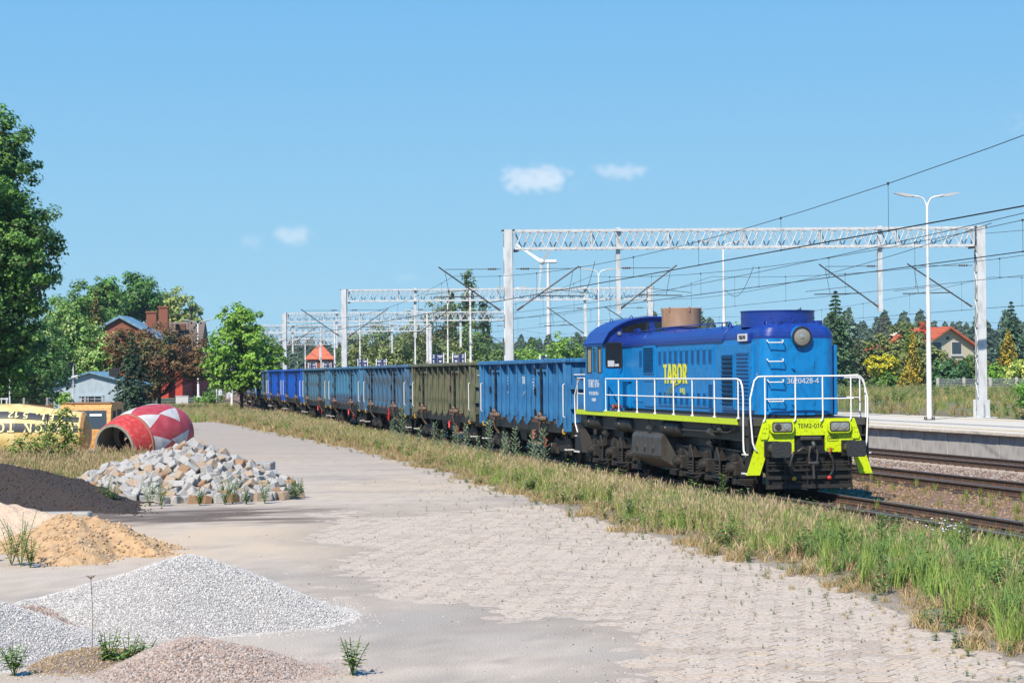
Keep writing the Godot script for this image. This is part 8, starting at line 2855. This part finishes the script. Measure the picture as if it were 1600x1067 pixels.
func build_vegetation() -> void:
	var f1 := noise(91, 0.14, 3)
	var f2 := noise(92, 0.5, 2)
	var kinds := [[], [], [], [], []]
	var tints := [[], [], [], [], []]
	var put := func(k: int, p: Vector3, s: float, tint: Color) -> void:
		kinds[k].append(Transform3D(Basis(Vector3.UP, rnd(0, TAU)).scaled(Vector3(s * rnd(0.85, 1.2), s, s * rnd(0.85, 1.2))), p))
		tints[k].append(tint)
	# the verge
	for i in 19500:
		var z := 27.0 - pow(rnd(0, 1), 1.35) * 128.0
		var ex := edge_x(z)
		var right := -1.75 + drift(z)
		if z > 2.0:
			right = -1.45
		var x := lerpf(ex - 0.9, right, rnd(0, 1))
		var inn := x - ex + f2.get_noise_2d(z * 0.9, 17.0) * 0.9
		if inn < -0.15:
			if rnd(0, 1) < 0.14:
				put.call(2 if i % 3 else 3, Vector3(x, -0.25, z), rnd(0.15, 0.45), Color(1, 1, 1) * rnd(0.8, 1.1))
			continue
		var big := 1.0 + clampf((-z - 10.0) * 0.012, 0.0, 0.9)
		var y := -0.24 if inn < 0.6 else -0.20
		var dry := f1.get_noise_2d(x * 2.0, z)
		var edge := clampf(inn / 1.3, 0.0, 1.0) * clampf((right - 0.15 - x) / 1.5, 0.25, 1.0)
		var v := rnd(0, 1)
		var tone := Color(1, 1, 1) * rnd(0.85, 1.15)
		if inn < 0.35 + f2.get_noise_2d(x, z) * 0.5:
			if v < 0.80:
				put.call(2, Vector3(x, y, z), rnd(0.35, 0.9) * big, tone * Color(1.0, 0.95, 0.88))
			elif v < 0.92:
				put.call(3, Vector3(x, y, z), rnd(0.3, 0.7), tone)
			continue
		var far := z < -24.0
		if z > 11.0:
			# coarse blue green grass with some dry stems
			if v < 0.36: put.call(4, Vector3(x, y, z), rnd(0.5, 0.95) * lerpf(0.4, 1.0, edge), tone)
			elif v < 0.54: put.call(3, Vector3(x, y, z), rnd(0.7, 1.3) * lerpf(0.5, 1.0, edge), tone)
			elif v < 0.74: put.call(2, Vector3(x, y, z), rnd(0.7, 1.5), Color(0.85, 0.72, 0.72))
			elif v < 0.92: put.call(1, Vector3(x, y, z), rnd(0.6, 1.0), tone)
			else: put.call(0, Vector3(x, y, z), rnd(0.45, 0.8) * lerpf(0.4, 1.0, edge), tone)
		elif far:
			if v < 0.42: put.call(2, Vector3(x, y, z), rnd(0.7, 1.5) * big, tone * Color(1.0, 0.93, 0.85))
			elif v < 0.62 + dry * 0.3: put.call(0, Vector3(x, y, z), rnd(0.28, 0.5) * big, tone)
			elif v < 0.9: put.call(1, Vector3(x, y, z), rnd(0.3, 0.6) * big, tone)
			else: put.call(3, Vector3(x, y, z), rnd(0.5, 1.0) * big, tone)
		else:
			if v < 0.30 + dry * 0.55: put.call(0, Vector3(x, y, z), rnd(0.5, 0.95) * lerpf(0.35, 0.88, edge), tone)
			elif v < 0.80: put.call(1, Vector3(x, y, z), rnd(0.5, 0.95) * lerpf(0.35, 0.95, edge), tone)
			elif v < 0.90: put.call(3, Vector3(x, y, z), rnd(0.6, 1.3), tone)
			else: put.call(2, Vector3(x, y, z), rnd(0.8, 1.6), tone)
	# seedlings in the paver joints and dead stalks between the rails
	for i in 620:
		var z := 25.0 - rnd(0, 1) * 40.0
		var x := edge_x(z) - absf(rng.randfn(0.0, 1.9))
		put.call(3 if i % 2 else 2, Vector3(x, -0.252, z), rnd(0.07, 0.20), Color(1, 1, 1) * rnd(0.9, 1.2))
	for i in 900:
		var z := 16.0 - rnd(0, 1) * 40.0
		var x := rnd(-0.6, 5.2)
		put.call(2 if i % 5 else 1, Vector3(x, -0.20, z), rnd(0.25, 0.6), Color(0.9, 0.8, 0.7))
	# the field behind the platform and the lawn far left
	for i in 15000:
		var z := -20.0 - rnd(0, 1) * 135.0
		var x := 27.0 + rnd(0, 1) * 62.0
		var g := f1.get_noise_2d(x, z)
		var y := 0.25 + smoothstep(0.0, 12.0, x - 28.0) * 0.5
		var v := rnd(0, 1)
		if x < 34.0 + g * 12.0 and rnd(0, 1) < 0.8:
			continue
		if g > 0.12 and v < 0.5: put.call(3, Vector3(x, y, z), rnd(1.2, 2.4), Color(0.8, 0.95, 0.8) * rnd(0.7, 1.1))
		elif v < 0.42 + g: put.call(1, Vector3(x, y, z), rnd(0.6, 1.1), Color(0.85, 1.0, 0.8) * rnd(0.7, 1.15))
		elif v < 0.72: put.call(2, Vector3(x, y, z), rnd(1.4, 2.6), Color(0.85, 0.9, 0.65) * rnd(0.7, 1.1))
		else: put.call(0, Vector3(x, y, z), rnd(0.5, 0.95), Color(0.9, 0.95, 0.8) * rnd(0.8, 1.1))
	for i in 5200:
		var z := -95.0 - rnd(0, 1) * 75.0
		var x := rnd(-14.0, 1.0 + drift(z) - 3.0)
		var v := rnd(0, 1)
		if v < 0.35: put.call(1, Vector3(x, -0.28, z), rnd(0.5, 1.1), Color(1, 1, 1) * rnd(0.8, 1.2))
		elif v < 0.7: put.call(2, Vector3(x, -0.28, z), rnd(0.9, 2.0), Color(1, 0.95, 0.8) * rnd(0.8, 1.1))
		else: put.call(0, Vector3(x, -0.28, z), rnd(0.4, 0.8), Color(1, 1, 1) * rnd(0.8, 1.1))
	# rank growth round the silo and behind the soil
	for i in 1500:
		var p := Vector3(rnd(-19.5, -13.6), -0.28, rnd(-31.0, -13.5))
		var v := rnd(0, 1)
		if v < 0.5: put.call(0, p, rnd(0.5, 1.0), Color(0.9, 0.85, 0.8))
		elif v < 0.8: put.call(2, p, rnd(1.0, 2.4), Color(0.8, 0.75, 0.7))
		else: put.call(3, p, rnd(0.8, 1.6), Color(1, 1, 1))
	var names := ["dry_grass", "green_grass", "dead_grass", "low_weeds", "reed_grass"]
	var words := ["tall dry seeding grass along the verge", "green grass along the verge", "bleached dead grass and litter", "small leafy weeds", "coarse blue green grass"]
	for k in 5:
		var half := [[], []]
		var hc := [[], []]
		for i in kinds[k].size():
			half[i % 2].append(kinds[k][i])
			hc[i % 2].append(tints[k][i])
		for s in 2:
			var o := many(names[k], tuft(k, 700 + k * 10 + s), M["grass blade"], half[s], hc[s])
			o.set_meta("label", words[k])

	# tall single weeds in front of the wagons
	var blue := Color(0.23, 0.31, 0.19)
	var green := Color(0.10, 0.17, 0.04)
	var wl := [[-3.2, -37.5, 1.75], [-3.0, -41.0, 1.2], [-2.7, -33.0, 1.2], [-2.5, -30.0, 1.1], [-2.6, -27.5, 1.25], [-2.4, -24.5, 1.45], [-2.4, -22.0, 1.1], [-2.5, -20.0, 1.3], [-2.3, -18.4, 1.25], [-2.4, -16.6, 1.35], [-2.6, -28.8, 0.9], [-2.5, -25.8, 0.9], [-2.9, -35.2, 1.0], [-2.6, -21.0, 0.95], [-2.5, -17.4, 0.9], [-2.7, -31.4, 0.95]]
	for i in wl.size():
		var o := part("tall_weed", weed_mesh(wl[i][2], 40 + i, blue * rnd(0.85, 1.1)), M["grass blade"])
		o.position = Vector3(wl[i][0], -0.22, wl[i][1])
		o.rotation.y = rnd(0, TAU)
		tag(o, "tallest grey green weed in front of the olive wagon" if i == 0 else "grey green upright weed in front of the first wagons", "weed", "upright weeds before the wagons" if i else "")
	var gw := [[-3.0, 16.2, 0.75], [-3.3, 14.6, 0.7], [-3.8, 12.6, 0.72], [-2.6, 18.4, 0.9], [-2.1, 17.0, 0.8], [-4.6, 13.0, 0.55], [-1.3, 14.2, 1.0], [-0.95, 16.3, 0.85], [-3.4, 2.5, 0.6], [-3.6, -1.0, 0.6], [-5.7, 17.2, 0.5], [-2.2, -0.2, 0.75]]
	for i in gw.size():
		var o := part("leafy_weed", weed_mesh(gw[i][2], 80 + i, green * rnd(0.8, 1.15)), M["grass blade"])
		o.position = Vector3(gw[i][0], -0.23, gw[i][1])
		o.rotation.y = rnd(0, TAU)
		tag(o, "leafy green weed standing in the tall verge grass", "weed", "leafy weeds in the verge")
	# weeds rooted in the granite pile and heaps
	var pw := [[-15.5, -6.9, 0.75], [-15.3, -6.6, 0.6], [-14.45, -5.9, 0.7], [-14.2, -5.75, 0.6], [-13.3, -5.75, 0.45], [-12.7, -5.9, 0.75], [-12.5, -6.1, 0.85], [-12.2, -5.8, 0.4], [-11.75, -5.95, 0.6], [-11.0, -7.4, 0.55], [-10.7, -7.9, 0.6], [-10.85, -7.3, 0.4], [-17.15, 9.0, 0.95], [-17.3, 8.8, 0.7], [-17.0, 9.3, 0.5], [-16.05, 21.3, 0.42], [-15.85, 21.5, 0.40], [-15.7, 21.35, 0.36], [-17.0, 21.6, 0.4], [-13.65, 22.5, 0.45]]
	for i in pw.size():
		var q: Array = pw[i]
		var base := -0.25
		if q[1] < 0.0:
			base = -0.25 + maxf(0.0, sett_height(q[0], q[1]) - 0.1)
		var o := part("pile_weed", clump_mesh(q[2], 120 + i, Color(0.16, 0.27, 0.055) * rnd(0.85, 1.15)), M["grass blade"])
		o.position = Vector3(q[0], base, q[1])
		o.rotation.y = rnd(0, TAU)
		if q[1] < 0.0:
			tag(o, "green weed growing out of the granite pile", "weed", "weeds of the granite pile")
		elif q[1] < 15.0:
			tag(o, "green weed beside the orange sand at the left edge", "weed", "weeds beside the sand")
		else:
			tag(o, "small green weed between the gravel heaps", "weed", "weeds of the gravel heaps")
	# dead flower stalk before the white heap
	var sb := B.new()
	sb.tube([Vector3(0, 0, 0), Vector3(0.01, 0.4, 0), Vector3(-0.01, 0.82, 0)], 0.004, 4)
	for k in 14:
		var a := TAU * k / 14
		sb.tube([Vector3(-0.01, 0.80, 0), Vector3(-0.01 + cos(a) * 0.05, 0.84, sin(a) * 0.05)], 0.0025, 3)
	var so := part("dead_stalk", sb, M["bare twig"])
	so.position = Vector3(-16.2, -0.2, 20.3)
	tag(so, "dead umbel stalk standing before the white chippings", "stalk")
	# pale stone half sunk beside the rail at the right edge
	var rb := B.new()
	rough_block(rb, Vector3(0.34, 0.20, 0.26), 0.03, 77)
	var ro := part("pale_stone", rb, M["mixer white"])
	ro.position = Vector3(-1.75, -0.17, 17.6)
	tag(ro, "pale stone lying beside the rail at the right edge", "stone")
	# white blossoms on a daisy clump by the rail
	var db := B.new()
	for k in 26:
		var p := Vector3(rnd(-0.35, 0.35), rnd(0.5, 0.72), rnd(-0.3, 0.3))
		db.ball(p, Vector3(0.02, 0.012, 0.02), 6, 3)
	var fo := thing("white_flowers", "clump of small white flowers in the verge grass", "flowers", Vector3(-3.1, -0.22, 13.4))
	part("blossom", db, M["white letters"], fo)
	var stb := B.new()
	stb.col = green
	for k in 26:
		stb.tube([Vector3(rnd(-0.2, 0.2), 0, rnd(-0.2, 0.2)), Vector3(rnd(-0.35, 0.35), rnd(0.45, 0.7), rnd(-0.3, 0.3))], 0.004, 3)
	part("stem", stb, M["grass blade"], fo)
